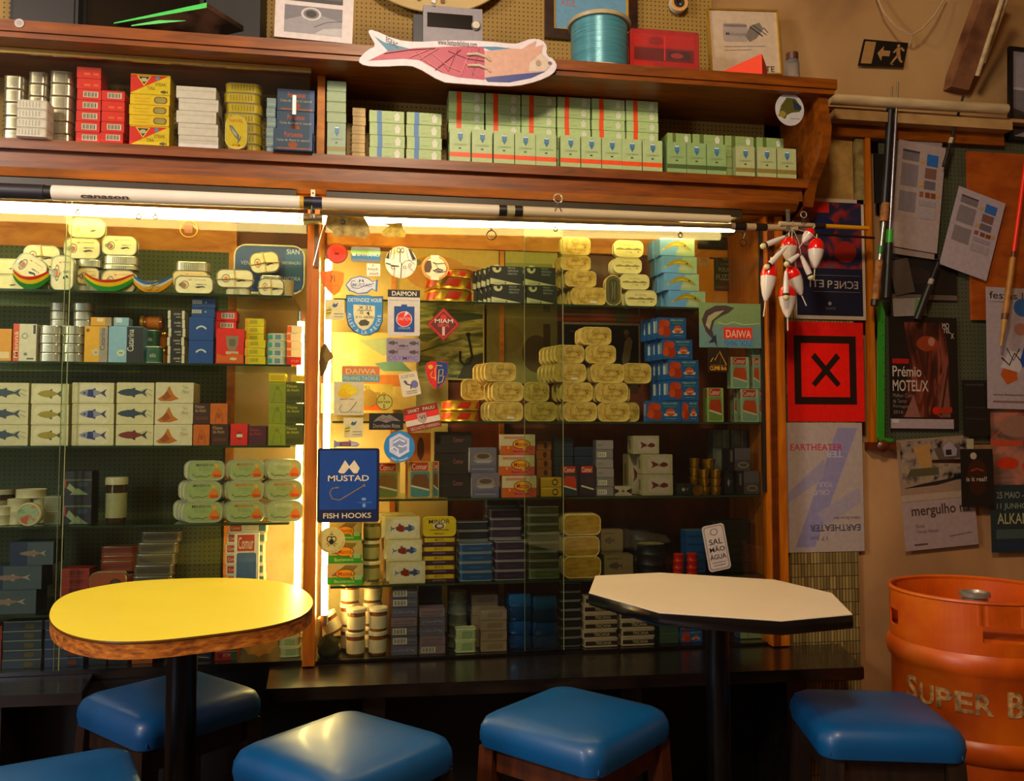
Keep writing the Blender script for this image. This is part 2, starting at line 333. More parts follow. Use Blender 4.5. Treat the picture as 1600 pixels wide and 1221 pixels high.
def stack(key, x0, x1, hs, shelf, desc, where, Y=.04, d=.06, jit=.0015, keys=None, rz=0, z0=None, group=None, depth=0, dx=-.008, shifts=None):
    """hs: pixel heights bottom to top. depth: further identical rows hidden partly behind."""
    z = shelf if z0 is None else z0; xm = (x0 + x1) / 2; n = len(hs); xa = X(x0, Y); xb = X(x1, Y); w = xb - xa; sc = S(xm, 650, Y); out = []
    group = group or KIND[key][1].replace('_', ' ') + 's ' + where
    for i, hp in enumerate(hs):
        kk = keys[i] if keys else key; h = hp * sc; hh = h - .0006
        pos = 'alone' if n == 1 else ('topmost' if i == n - 1 else ORD[i] if i < 8 else 'upper')
        lab = f'{desc}, {pos} {where}' if n > 1 else f'{desc} {where}'
        xo = (shifts[i] * sc if shifts else random.uniform(-jit, jit))
        out.append(place(kk, w - .001, hh, d, ((xa + xb) / 2 + xo, Y + random.uniform(0, .001), z + .0003), lab, group, (0, 0, rz)))
        for q in range(depth):
            r = q + 1; place(kk, w - .001, hh, d, ((xa + xb) / 2 + xo + dx * r, Y + (d + .002) * r, z + .0003), (f'{desc}, {pos} {where}, row {["behind it","further back","deeper still","rearmost"][q]}').replace('row ', ''), group, (0, 0, rz))
        z += h
    return z
# ================================================================ ROOM
PLASTER = blotch('old_plaster', [(.25, '#6f5334'), (.5, '#a8855a'), (.75, '#bd9c6e')], 2.2, .8, (1, 1, 1), 8, .25, .3)
PLASTER_LOW = blotch('stained_plaster', [(.2, '#6d4d30'), (.5, '#a57e55'), (.8, '#c09a6c')], 3.2, .85, (1, 1, .6), 8, .35, .5)
WOODR = wood('red_brown_wood', '#5a2e04', '#864a0a', (1.2, 8, 8), .42, .12)
WOODV = wood('orange_wood_upright', '#8a480c', '#b8701c', (8, 8, .8), .4)
WOODD = wood('dark_cabinet_wood', '#3a1606', '#5c280e', (1, 8, 8), .4)
BLACKW = wood('black_worn_wood', '#0d0b0a', '#1d1815', (1, 8, 8), .28, .6)
WOODP = wood('warm_plywood', '#a8641c', '#d09038', (2, 2, 5), .55, .1)
FLOORM = blotch('floor_tiles', [(.3, '#3a2618'), (.7, '#6e4c30')], 3, .5, (1, 1, 1), 6, .1)
PEG_G = pegboard('green_pegboard', '#4f5a38', '#0c0e08'); PEG_T = pegboard('tan_pegboard', '#a38648', '#2c1e0c')
SH = dict(A=1.942, L1=1.542, L2=1.338, L3=1.100, L4=.876, L5=.632, L6=.480, R1=1.538, R2=1.172, R3=.940, R4=.688, R5=.476)
XL = -1.75; XP0 = X(478, 0); XP1 = X(497, 0); XR = X(1197, 0); XE = X(1223, 0)
m = MB(); m.box(-2.7, 3.3, -4.6, .6, -.05, 0, FLOORM); struct(m.obj('floor'))
m = MB(); m.box(-2.7, 3.3, -4.6, .6, 3.0, 3.05, PLASTER); struct(m.obj('ceiling'))
m = MB(); m.box(-2.75, -2.7, -4.6, .6, 0, 3, PLASTER); struct(m.obj('wall_left'))
m = MB(); m.box(3.3, 3.35, -4.6, .6, 0, 3, PLASTER); struct(m.obj('wall_right'))
m = MB(); m.box(-2.7, 3.3, -4.65, -4.6, 0, 3, PLASTER); struct(m.obj('wall_front'))
XV = X(1112, .12, 50)
m = MB(); m.box(-2.7, XV, .36, .42, 0, 3, PLASTER); struct(m.obj('wall_back'))
LEDGE = P(1350, 186, .05).z
# plaster wall beside the cabinet, its upper part springing forward as a vault
m = MB(); x0, x1 = XE + .002, 3.3; m.box(x0, x1, .05, .10, 0, P(1400, 693, .05).z, PLASTER_LOW); m.box(x0, x1, .10, .42, 0, LEDGE, PLASTER_LOW)
m.box(x0, x1, -.005, .10, LEDGE, LEDGE + .012, PLASTER)
struct(m.obj('wall_posters'))
m = MB(); prof = [(.118, LEDGE + .013), (.112, 2.35), (.09, 2.5), (.045, 2.65), (-.03, 2.8), (-.13, 2.92), (-.25, 2.999)]
m.add([(x, y, z) for y, z in prof for x in (XV, 3.3)], [(2 * i, 2 * i + 1, 2 * i + 3, 2 * i + 2) for i in range(6)], PLASTER)
m.add([(x, y, z) for y, z in [(.42, LEDGE + .013), (.42, 2.999)] for x in (XV, 3.3)], [(0, 2, 3, 1)], PLASTER)
m.add([(XV, y, z) for y, z in prof + [(.42, 2.999), (.42, LEDGE + .013)]], [tuple(range(9))], PLASTER)
struct(m.obj('wall_vault'))
m = MB(); m.box(XL - .6, XV - .001, .115, .13, 2.12, 2.999, PEG_T); o = struct(m.obj('wall_pegboard'))
# ================================================================ DISPLAY CABINET
vit = empty('display_cabinet', (0, 0, 0), 'built-in wooden display cabinet with two glazed bays full of tinned fish', 'display cabinet')
ZT = 1.835
def part(mb, name, parent, label=None):
    o = mb.obj(name, parent)
    if label: o['label'] = label
    return o
m = MB(); m.box(XP0, XP1, -.022, .03, .47, ZT - .001, WOODV); m.box(XP0 + .004, XP1 - .004, .03, .295, .47, ZT - .001, WOODV); part(m, 'divider_post', vit)
m = MB(); m.box(XR, XE, -.02, .295, .47, ZT - .001, WOODV)
for i in range(4): m.box(XR + .004 + i * .006, XR + .007 + i * .006, -.024, -.02, .47, ZT - .001, WOODD)
part(m, 'side_panel', vit)
m = MB(); m.box(XR - .012, XR - .001, .0, .012, .95, ZT - .02, '#141210'); part(m, 'pane_channel', vit)
m = MB(); m.box(XL, XE, .30, .345, .12, ZT, wood('cabinet_back_wood', '#4a1e08', '#6c300e', (3, 3, 1.2), .5, .1)); part(m, 'back_panel', vit)
m = MB(); m.box(XL, XE, -.02, .30, ZT, ZT + .02, WOODR); part(m, 'top_board', vit)
m = MB(); m.box(XP1 - .005, XE, .012, .30, .452, .475, BLACKW); m.box(XL, XP1 - .006, .012, .30, .452, .479, BLACKW); part(m, 'base_board', vit, 'black base board')
m = MB(); m.box(XL, XE, .02, .05, .0, .45, '#0b0a09'); part(m, 'plinth', vit)
m = MB(); zt = P(200, 390, .29).z; m.box(XL, X(353, .29), .29, .299, .63, zt, PEG_G); m.box(XL, X(353, .29), .285, .299, .48, .629, '#241a10'); part(m, 'pegboard', vit)
m = MB(); m.box(X(353, .28), X(365, .28), .28, .299, .48, ZT - .02, WOODP); part(m, 'batten', vit)
m = MB(); m.box(XL, X(353, .29), .29, .299, zt + .001, ZT - .002, WOODP); part(m, 'plywood_panel', vit)
CREAM = blotch('mottled_cream_paper', [(.25, '#8a7a4c'), (.5, '#cdbb84'), (.75, '#e2d4a4')], 5, .6, (1, 1, 1), 8, .2, .4)  # tan mottling paints in the wrinkled reflections behind the left bay
m = MB(); m.box(X(366, .29), XP0 - .001, .290, .2995, .48, ZT - .09, CREAM); part(m, 'lining_paper', vit, 'mottled cream lining paper')
m = MB(); m.box(XP1 + .001, X(700, .29), .290, .2995, .48, ZT - .09, CREAM); part(m, 'lining_paper', vit, 'mottled cream lining paper')
m = MB(); m.box(X(610, .275), X(618, .275), .275, .2895, .48, ZT - .02, WOODP); part(m, 'batten', vit)
m = MB(); m.box(X(781, .28), X(788, .28), .285, .2995, .48, ZT - .06, WOODP); part(m, 'batten', vit)
m = MB(); m.box(XP1 + .003, XR - .003, .27, .2985, ZT - .075, ZT - .002, WOODP); part(m, 'top_rail', vit)
m = MB(); m.box(X(1088, .27), XR - .003, .275, .2995, 1.54, ZT - .08, mat('#e09a2c', .5, 0, .15, 8)); part(m, 'plywood_panel', vit)
GL = glass('clear_glass', '#f8fbf4', .6, haze=.006)
for nm, a, b, y0 in (('sliding_pane', X(497, 0), X(879, 0), -.004), ('sliding_pane', X(820, .006), XR - .014, .003), ('sliding_pane', XL, X(103, 0), -.004), ('sliding_pane', X(96, .006), XP0 - .002, .003)):
    m = MB(); m.box(a, b, y0, y0 + .004, .482, ZT - .005, GL)
    pn = m.obj(nm, vit)
    q = b + .0002 if b < 1.1 and y0 < 0 or (nm == 'x') else a - .0016
    m = MB(); m.box(q, q + .0014, y0, y0 + .004, .482, ZT - .005, mat('#8c946c', .25)); m.obj('polished_edge', pn)
m = MB()
for a, b in ((XP1 + .02, X(1160, -.05)), (XL + .2, XP0 - .03)): m.box(a, b, -.07, -.035, 1.812, 1.8365, '#2c2414')
part(m, 'lamp_batten', vit)
def tube_lamp(name, p, q, r, lab, s, hexc='#ffdf9a'):
    e = empty(name, p, lab, 'lamp'); m = MB(); d = Vector(q) - Vector(p); m.tube([(0, 0, 0), d], r, emit(name + '_glow_%d' % s, hexc, s), 14); m.obj('glass_tube', e)
    for t in (0, 1):
        m = MB(); n = d.normalized() * .03; a = Vector((0, 0, 0)) + d * t - n * (1 - t); m.tube([a, a + n], r * 1.06, SILVER, 14); m.obj('end_cap', e)
zt0 = 1.757; yt = -.05
tube_lamp('fluorescent_tube', (XL + .3, yt, zt0), (XP0 - .01, yt, zt0), .016, 'glowing fluorescent tube along the top of the left glazed bay', TUBE_TOP)
tube_lamp('fluorescent_tube', (XP1 + .01, yt, 1.758), P(1146, 356, yt), .0145, 'glowing fluorescent tube along the top of the right glazed bay', TUBE_TOP)
tube_lamp('fluorescent_tube', (XP0 - .022, .05, .60), (XP0 - .022, .05, 1.47), .010, 'upright glowing tube left of the central cabinet post', TUBE_SIDE)
tube_lamp('fluorescent_tube', (XP1 + .022, .05, .60), (XP1 + .022, .05, 1.66), .010, 'upright glowing tube right of the central cabinet post, behind the stickers', TUBE_SIDE)
# glass shelves
GS = glass('shelf_glass', '#eef5e8', .8); GE = mat('#2c3d2c', .15, 0, .2, 20)
def shelf(k, x0, x1, lab, y1=.275):
    m = MB(); z = SH[k]; m.box(x0, x1, .012, y1, z - .006, z, {'*': GS, 'F': GE, 'L': GE, 'R': GE}); tag(m.obj('glass_shelf'), lab, 'shelf', 'glass shelves of the display cabinet')
NM = ['top', 'second', 'third', 'fourth', 'fifth']
for i, k in enumerate(('L1', 'L2', 'L3', 'L4')): shelf(k, XL + .02, XP0 - .045, f'green-edged glass shelf of the left bay, {NM[i]} from the top' if i else 'green-edged glass shelf of the left bay, topmost')
shelf('L5', XL + .02, X(98, .05), 'dark lowest glass shelf of the left bay, left of the yellow table')
for i, k in enumerate(('R1', 'R2', 'R3', 'R4')): shelf(k, XP1 + .04, XR - .015, f'green-edged glass shelf of the right bay, {NM[i]} from the top' if i else 'green-edged glass shelf of the right bay, topmost')
# ================================================================ OVERHEAD CABINET
oh = empty('overhead_cabinet', (0, 0, 1.84), 'red-brown wooden overhead cabinet with moulded cornice and curved end panel', 'cabinet')
def opart(mb, name, lab=None):
    o = mb.obj(name, oh, (0, 0, -1.84))
    if lab: o['label'] = lab
    return o
ZC = 2.226; XRC = X(1308, -.18, 120); XS = X(1262, -.08, 270)
m = MB(); m.box(XL, XRC, -.18, .105, ZC - .03, ZC, WOODR); m.box(XL, XRC - .006, -.174, .105, ZC - .045, ZC - .03, WOODR); opart(m, 'cornice')
m = MB(); m.box(XL, XS, -.08, .10, SH['A'] - .028, SH['A'], WOODR); opart(m, 'shelf_board')
m = MB(); m.box(XL, XS - .01, -.062, .10, 1.875, SH['A'] - .028, WOODR); m.box(XL, XS - .04, -.095, .10, 1.857, 1.875, WOODR)
m.loft([[(x, y, z) for y, z in [(-.095, 1.857), (-.075, 1.838), (-.03, 1.838), (-.03, 1.857)]] for x in (XL, XS - .04)], WOODR); opart(m, 'moulding')
m = MB(); m.box(XL, XS + .02, .10, .11, 1.90, ZC - .045, PEG_T); opart(m, 'back_panel')
a, b = X(490, -.05), X(502, -.05); m = MB(); m.box(a, b, -.06, .10, SH['A'], ZC - .045, WOODP); opart(m, 'divider')
# end panel: a board whose outer edge bulges
pts = [(-.155, ZC - .045), (-.16, 2.14), (-.175, 2.08), (-.165, 2.02), (-.13, 1.97), (-.085, 1.93), (-.07, 1.90), (-.055, 1.86), (-.02, 1.842), (.10, 1.842), (.10, ZC - .045)]
m = MB(); xa, xb = XS + .001, XS + .03; n = len(pts)
m.add([(x, y, z) for x in (xa, xb) for y, z in pts], [tuple(range(n))[::-1], tuple(range(n, 2 * n))] + [(j, (j + 1) % n, (j + 1) % n + n, j + n) for j in range(n)], WOODR); opart(m, 'end_panel')
m = MB(); m.box(XL, X(487, -.10, 80), -.112, -.104, ZC - .060, ZC - .046, mat('#b89a58', .35, .6)); opart(m, 'pane_rail')
m = MB(); m.box(XL, X(478, -.10), -.110, -.106, SH['A'] + .001, ZC - .061, glass('overhead_glass', '#f6f6f0', .6, haze=.006)); opart(m, 'sliding_pane')
m = MB(); m.box(X(460, -.113, 160) - .005, X(460, -.113, 160) + .005, -.116, -.111, P(460, 180, -.11).z, P(460, 150, -.11).z, mat('#cfd4d6', .3, .2)); opart(m, 'finger_pull')
# ================================================================ FURNITURE
BLUE = mat('#0b4c7c', .42, 0, .08, 9, .12, .08); BL2 = wood('stool_dark_wood', '#120c08', '#2a1a10', (6, 6, 1), .5, .1); BL3 = wood('stool_brown_wood', '#3a1c0c', '#5a2e14', (6, 6, 1), .5, .1)
def stool(cx, cy, rz, side, lab, wd=BL2, top=.508):
    e = empty('bar_stool', (cx, cy, 0), lab, 'stool', 'blue cushioned stools', (0, 0, rz)); h = side / 2
    m = MB(); rings = []
    for ins, z in [(.012, top - .072), (.002, top - .068), (-.002, top - .045), (0, top - .028), (.008, top - .012), (.022, top - .004), (.05, top), (.10, top + .003), (.15, top + .004)]:
        q = []
        for i, (x, y) in enumerate(rr(side - 2 * ins, side - 2 * ins, max(.042 - ins * .35, .012), 6)): q.append((x, y, z - .006 * (abs(x * y) / (h * h)) ** 2))
        rings.append(q)
    m.loft(rings, BLUE); cush = m.obj('seat_cushion', e)
    m = MB()   # corner pleats
    for sx in (-1, 1):
        for sy in (-1, 1):
            a = h - .012; m.tube([(sx * (a - .006), sy * (a + .005), top - .065), (sx * (a - .01), sy * (a + .0045), top - .035), (sx * (a - .02), sy * (a - .006), top - .014)], .0022, BLUE, 6)
    m.obj('corner_pleats', cush)
    k = h - .03
    for sx in (-1, 1):
        for sy in (-1, 1):
            m = MB(); c = .02; m.loft([[(sx * (k + (.02 if z == 0 else 0)) + dx * c, sy * (k + (.02 if z == 0 else 0)) + dy * c, z) for dx, dy in ((-1, -1), (1, -1), (1, 1), (-1, 1))] for z in (0, top - .074)], wd); m.obj('leg', e)
    for ax in (0, 1):
        for sg in (-1, 1):
            for nm, z0, z1, t in (('apron', top - .125, top - .075, .009), ('stretcher', .16, .19, .011)):
                m = MB(); kk = k + (.012 if nm == 'stretcher' else 0)
                if ax == 0: m.box(-kk + .021, kk - .021, sg * kk - t, sg * kk + t, z0, z1, wd)
                else: m.box(sg * kk - t, sg * kk + t, -kk + .021, kk - .021, z0, z1, wd)
                m.obj(nm, e)
R = math.radians
stool(-.498, -.318, R(43), .325, 'blue cushioned stool right behind the yellow table column')
stool(-.063, -.722, R(45), .335, 'blue cushioned stool in front of the bench left end, catching yellow light')
stool(.448, -.613, R(42), .33, 'blue cushioned stool on brown legs between the two tables', BL3)
p4 = PZ(1362, 1126, .46); stool(p4.x, p4.y, R(-14), .315, 'dark blue cushioned stool in front of the orange keg', BL2, .495)
p = PZ(62, 1245, .485); stool(p.x, p.y, R(22), .335, 'blue cushioned stool cut by the bottom left corner')
# tables
ZTAB = .745
def outline(px, z, cx, cy): return [((PZ(a, b, z).x - cx), (PZ(a, b, z).y - cy)) for a, b in px]
def smooth(pts, it=2):
    for _ in range(it):
        o = []
        for i in range(len(pts)):
            a, b = pts[i], pts[(i + 1) % len(pts)]; o += [(a[0] * .75 + b[0] * .25, a[1] * .75 + b[1] * .25), (a[0] * .25 + b[0] * .75, a[1] * .25 + b[1] * .75)]
        pts = o
    return pts
BLKM = mat('#0e0e10', .3, .2, .2, 25, .3)
def pedestal(e, r, z):
    m = MB(); m.tube([(0, 0, .03), (0, 0, z)], r, BLKM, 24); m.obj('column', e)
    m = MB(); m.lathe([(0, 0), (.125, 0), (.125, .012), (.06, .03), (r, .04)], BLKM, 32); m.obj('foot', e)
    m = MB()
    for a in range(2): m.box(-.13, .13, -.02, .02, z - .02, z, BLKM, Matrix.Rotation(a * math.pi / 2, 4, 'Z'))
    m.obj('top_bracket', e)
c = P(287, 900, -.58); e = empty('pedestal_table', (c.x, c.y, 0), 'wavy-edged yellow table on a black column', 'table')
po = [(76, 968), (78, 952), (88, 938), (110, 926), (150, 917), (200, 909), (260, 905), (330, 903), (400, 904), (450, 911), (478, 923), (490, 936), (489, 948), (478, 960), (450, 972), (400, 983), (330, 992), (270, 999), (220, 1003), (160, 1003), (115, 995), (88, 983)]
ol = smooth(outline(po, ZTAB, c.x, c.y)[::-1], 2)
def slab(ol, z0, z1, mt, ms, bev=.002, grow=0):
    cx = sum(p[0] for p in ol) / len(ol); cy = sum(p[1] for p in ol) / len(ol)
    rg = lambda k, z: [(cx + (x - cx) * k, cy + (y - cy) * k, z) for x, y in ol]
    m = MB(); m.loft([rg(.994, z0), rg(1 + grow, z0 + bev), rg(1 + grow, z1 - bev), rg(.998, z1)], ms, m1=mt); return m
CORK = blotch('raw_chipboard_edge', [(.25, '#5a2e0c'), (.55, '#b06a20'), (.8, '#d89a40')], 40, .8, (1, 1, 3), 6, .5)
slab(ol, ZTAB - .006, ZTAB, mat('#ecdc58', .35, 0, .03, 5), '#5c3a10').obj('laminate_top', e)
slab(ol, ZTAB - .034, ZTAB - .006, CORK, CORK, .006, -.006).obj('edge_board', e)['label'] = 'worn chipboard edge'
pedestal(e, .032, ZTAB - .035)
c = PZ(1120, 930, ZTAB); e = empty('pedestal_table', (c.x, c.y, 0), 'cream octagonal table with black edging on a black column', 'table')
rad = .315; po = [(rad * math.cos(R(22.5 + 45 * i + 12)), rad * math.sin(R(22.5 + 45 * i + 12))) for i in range(8)]
ol = outline([(920, 926), (930, 900), (1030, 895), (1210, 906), (1300, 927), (1332, 960), (1222, 970), (1030, 957)], ZTAB, c.x, c.y)[::-1]
slab(ol, ZTAB - .0035, ZTAB, mat('#dcccb2', .4, 0, .03, 5), '#dcccb2').obj('laminate_top', e)
slab(ol, ZTAB - .031, ZTAB - .0035, '#0b0b0c', mat('#0d0d0e', .22, 0, .1, 20, 0, .5), .005, .004).obj('edge_band', e)['label'] = 'glossy black edge band'
pedestal(e, .028, ZTAB - .032)
# benches
def bench(px, z, th, lab, legs):
    q = [PZ(a, b, z) for a, b in px]; q = [Vector((v.x, min(v.y, .008), v.z)) for v in q]; e = empty('bench', (q[0].x, q[0].y, 0), lab, 'bench')
    ol = [(p.x - q[0].x, p.y - q[0].y) for p in q]; slab(ol, z - th, z, BLACKW, BLACKW, .004).obj('bench_top', e)
    for x, y in legs:
        m = MB(); m.box(x - .03, x + .03, y - .1, y + .1, .03, z - th, BLACKW); m.box(x - .04, x + .04, y - .13, y + .13, 0, .03, BLACKW); m.obj('leg', e)
bench([(415, 1077), (1350, 1043), (1312, 1006), (424, 1036)], .466, .035, 'long black bench standing along the foot of the display cabinet', [(.28, .12), (1.0, .12), (1.5, .12)])
bench([(-60, 1090), (128, 1083), (150, 1050), (-60, 1051)], .466, .03, 'worn black bench end at the far left below the shelves', [(.06, .11)])
# keg
kc = Vector((1.584, -.464)); kr = .2; e = empty('beer_keg', (kc.x, kc.y, .081), 'orange metal beer keg with faded lettering at the right edge', 'keg')
OR = blotch('keg_orange_paint', [(.25, '#8c3c10'), (.5, '#b85414'), (.75, '#c86c1c')], 7, .38, (1, 1, 1), 8, .1, .4)
m = MB(); H = .6
prof = [(0, .03), (.14, .03), (.185, .05), (.195, .10), (.196, .225), (.205, .235), (.208, .255), (.204, .27), (.196, .28), (.196, .42), (.203, .43), (.208, .45), (.204, .468), (.196, .478), (.19, .495), (.16, .512), (.05, .52), (0, .52)]
m.lathe(prof, OR, 48); BARREL = m
slots = [(R(-79), R(26)), (R(56), R(24)), (R(180), R(26)), (R(-55 + 180), R(10))]
def chime(z0, z1, zs0, zs1, slots):
    m = MB(); n = 96; lv = [z0, zs0, zs1, z1]
    for i in range(n):
        a0, a1 = 2 * math.pi * i / n, 2 * math.pi * (i + 1) / n; am = (a0 + a1) / 2
        for j in range(3):
            if j == 1 and any(abs((am - s + math.pi) % (2 * math.pi) - math.pi) < w / 2 for s, w in slots): continue
            q = []
            for r in (.197, .193):
                q += [(r * math.cos(a), r * math.sin(a), z) for a, z in ((a0, lv[j]), (a1, lv[j]), (a1, lv[j + 1]), (a0, lv[j + 1]))]
            m.add(q, [(0, 1, 2, 3), (7, 6, 5, 4), (0, 4, 5, 1), (3, 2, 6, 7), (0, 3, 7, 4), (1, 5, 6, 2)], OR)
    for z in (z0 if z0 < .1 else z1,): m.ring((0, 0, z), .195, .005, OR, None, 64, 'z')
    return m
e.scale = (1.065,) * 3
# nearest side faces azimuth towards the camera
az = math.atan2(CAM.y - kc.y, CAM.x - kc.x)
chime(.478, .597,   .507, .545, [(az + .42, .72), (az + math.pi + .62, .32), (az + 2.0, .5), (az - 1.2, .3)]).obj('top_chime', e)
chime(.003, .10, .03, .06, []).obj('bottom_chime', e)
m = MB(); m.lathe([(0, .522), (.036, .522), (.036, .565), (.03, .57), (.03, .578), (.036, .58), (.036, .590), (.028, .592), (.026, .586), (0, .586)], mat('#a9a49a', .35, .6), 24); m.obj('valve', e)['label'] = 'grey metal valve'
m = BARREL; TXW = mat('#b08a5c', .6, 0, .5, 60)
for i, ch in enumerate('SUPER BOCK'):
    if ch == ' ': continue
    tv, tf, asp = txt(ch, .03); big = ch in 'SB'; hh = .058 if big else .048; am = az - .79 + .215 * i - (.1 if i > 5 else 0)
    vs = []
    for a, b in tv:
        an = am + (a - .5) * .19; vs.append((.1975 * math.cos(an), .1975 * math.sin(an), .342 + b * hh))
    m.add(vs, tf, TXW)
m.obj('barrel', e)['label'] = 'orange barrel with faded SUPER BOCK lettering'
m = MB(); m.box(kc.x - .19, kc.x + .19, kc.y - .19, kc.y + .19, 0, .080, BL2); tag(m.obj('low_platform'), 'dark wooden block under the orange keg', 'platform')
# ================================================================ WARES: kinds
w_ = '#d9d2c0'; RED = '#c8201c'; YEL = '#e8c81a'; DK = '#1c1b1d'
def fam(k, *a, **b): kind(k, *a, **b)
ribs = lambda c='#8f8b80', n=8, u0=.28, u1=.72: [('r', u0 + (u1 - u0) * i / n, .14, u0 + (u1 - u0) * (i + .45) / n, .86, c) for i in range(n)]
kind('silver', 'flat', 'sardine_tin', 'tin', (mat('#d4cfc2', .3, .75), mat('#dcd8cc', .25, .85), .3, SILVER), ribs())
kind('silverc', 'flat', 'sardine_tin', 'tin', ('#cfc7ae', SILVER, .3, SILVER), ribs('#7d7868', 5, .35, .6))
kind('shrink', 'flat', 'wrapped_tin', 'tin', ('#e4e0e2', '#efecec', .15, '#eeeaea'), [('r', .12 + .1 * i, .2, .15 + .1 * i, .8, '#b9b4b8') for i in range(7)])
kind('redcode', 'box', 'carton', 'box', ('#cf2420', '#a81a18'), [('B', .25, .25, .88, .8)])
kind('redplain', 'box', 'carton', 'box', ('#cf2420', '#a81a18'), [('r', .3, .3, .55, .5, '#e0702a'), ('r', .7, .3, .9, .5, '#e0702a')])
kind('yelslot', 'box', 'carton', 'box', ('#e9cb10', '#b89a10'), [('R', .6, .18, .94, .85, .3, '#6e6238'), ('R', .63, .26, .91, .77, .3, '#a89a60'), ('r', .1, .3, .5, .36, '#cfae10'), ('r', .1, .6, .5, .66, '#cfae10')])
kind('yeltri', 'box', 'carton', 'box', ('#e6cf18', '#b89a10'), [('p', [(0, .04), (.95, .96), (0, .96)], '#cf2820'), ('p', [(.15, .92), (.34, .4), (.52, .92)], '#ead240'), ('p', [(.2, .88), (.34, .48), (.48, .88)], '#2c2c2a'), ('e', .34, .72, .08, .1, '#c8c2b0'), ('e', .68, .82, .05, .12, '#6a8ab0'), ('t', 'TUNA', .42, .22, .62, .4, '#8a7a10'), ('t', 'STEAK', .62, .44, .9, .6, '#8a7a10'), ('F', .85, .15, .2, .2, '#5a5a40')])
kind('whitebox', 'box', 'carton', 'box', ('#e6e2e6', '#b9b4b6'), [('r', .04, .62, .96, .66, '#bdb6bc')])
kind('yeltin', 'flat', 'sardine_tin', 'tin', ('#c8b418', mat('#dcd6b0', .3, .5), .35, '#d8c420'), [('r', .2 + .08 * i, .25, .23 + .08 * i, .8, '#9a8a10') for i in range(8)])
kind('yelface', 'tin', 'sardine_tin', 'tin', ('#dcc81c', mat('#e8e0b0', .3, .4), .45), [('t', 'NAVAL', .15, .82, .85, .94, '#b03018'), ('p', [(.12, .74), (.3, .7), (.66, .4), (.6, .25), (.4, .38), (.2, .58)], '#6a7280'), ('p', [(.6, .28), (.78, .42), (.7, .25), (.55, .12)], '#6a7280'), ('p', [(.2, .68), (.5, .48), (.55, .35), (.35, .45)], '#b8bcb8'), ('t', 'ATUM', .3, .05, .7, .13, '#b03018')])
kind('bluebox', 'box', 'carton', 'box', ('#1c4a7c', '#13355c', '#2a62a0'), [('t', 'Portuense', .28, .62, .75, .86, '#c8583a', 'b'), ('t', 'Caixa de Atum d. natural', .08, .42, .92, .54, '#cfc8b8'), ('r', .1, .06, .95, .12, '#b8643a'), ('R', .38, .12, .62, .38, .2, '#a04a2a')])
kind('paleblue', 'box', 'carton', 'box', ('#9ab4c8', '#6a86a0'), [('r', .1, .3, .9, .4, '#c8d4da')])
GRN = '#a9bf86'
flower = [('e', .80 + .045 * math.cos(a * 1.257 + .3), .52 + .2 * math.sin(a * 1.257 + .3), .04, .17, '#d3d6c2') for a in range(5)]
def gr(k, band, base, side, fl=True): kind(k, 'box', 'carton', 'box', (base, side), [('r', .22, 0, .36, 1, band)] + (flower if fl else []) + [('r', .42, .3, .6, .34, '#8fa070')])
gr('gblue', '#2f6ea0', '#a3b87e', '#8aa068'); gr('gorange', '#d8521a', '#b0c68c', '#93aa70'); gr('gdark', '#5a6a34', '#93a76c', '#788c52')
def gs(k, band, base, side): kind(k, 'box', 'carton', 'box', (base, side), [('r', 0, .14, 1, .28, band), ('R', .4, .66, .64, .9, .12, '#4a7a9a'), ('p', [(.4, .72), (.52, .58), (.64, .72)], '#3f6a88'), ('r', .42, .84, .62, .88, '#d8e0dc'), ('t', 'CONSERVA', .2, .48, .84, .54, '#7a8a6a'), ('e', .5, .40, .07, .022, '#3a4030')])
gs('sorange', '#da531c', '#adc08e', '#90a472'); gs('sdark', '#4c5e36', '#8ea872', '#71885a'); gs('solive', '#85753c', '#abb284', '#8c9468'); gs('sgrey', '#8a8048', '#8fa48c', '#74876c')
kind('gplain', 'box', 'carton', 'box', ('#93a682', '#788a68'), [('r', .0, .9, 1, .96, '#7f9270')])
kind('beige', 'box', 'carton', 'box', ('#b89a58', '#94783c'), [('r', .1, .4, .9, .46, '#8a7038')])
# left bay
petinga = [('o', .24, .5, .12, .26, .75, '#8c8878'), ('e', .24, .48, .055, .13, '#d8662a'), ('R', .08, .38, .2, .62, .3, '#a8a494'), ('t', 'AMERICA', .55, .5, .86, .58, '#6a6a68'), ('p', [(.52, .36), (.6, .3), (.72, .36), (.84, .34), (.74, .44), (.62, .42)], '#2e3038'), ('r', .35, .8, .44, .84, '#d0583a'), ('r', .5, .82, .85, .84, '#b08a70')]
kind('cream', 'tin', 'sardine_tin', 'tin', ('#e9e0c0', SILVER, .34), petinga)
kind('creamo', 'tin', 'sardine_tin', 'tin', ('#dcc89a', SILVER, .34), petinga)
stringc = [('l', [(.02, .44), (.5, .5), (.98, .42)], .05, '#d8c48a'), ('l', [(.46, .02), (.52, .5), (.5, .98)], .035, '#d8c48a'), ('e', .52, .5, .05, .07, '#cdb878')]
kind('creamt', 'tin', 'tied_tin', 'tin', ('#ece2c4', SILVER, .36), petinga[:2] + petinga[4:5] + stringc)
kind('whitelid', 'tin', 'sardine_tin', 'tin', ('#f2e8b8', mat('#e8e0b0', .4), .4), [('e', .25, .4, .06, .12, '#d8c070'), ('p', [(.58, .34), (.66, .28), (.8, .36), (.72, .42)], '#4a4430')])
kind('ochre', 'box', 'carton', 'box', ('#d89a28', '#a87018'), [('r', .1, .1, .9, .3, '#e8d0a0')])
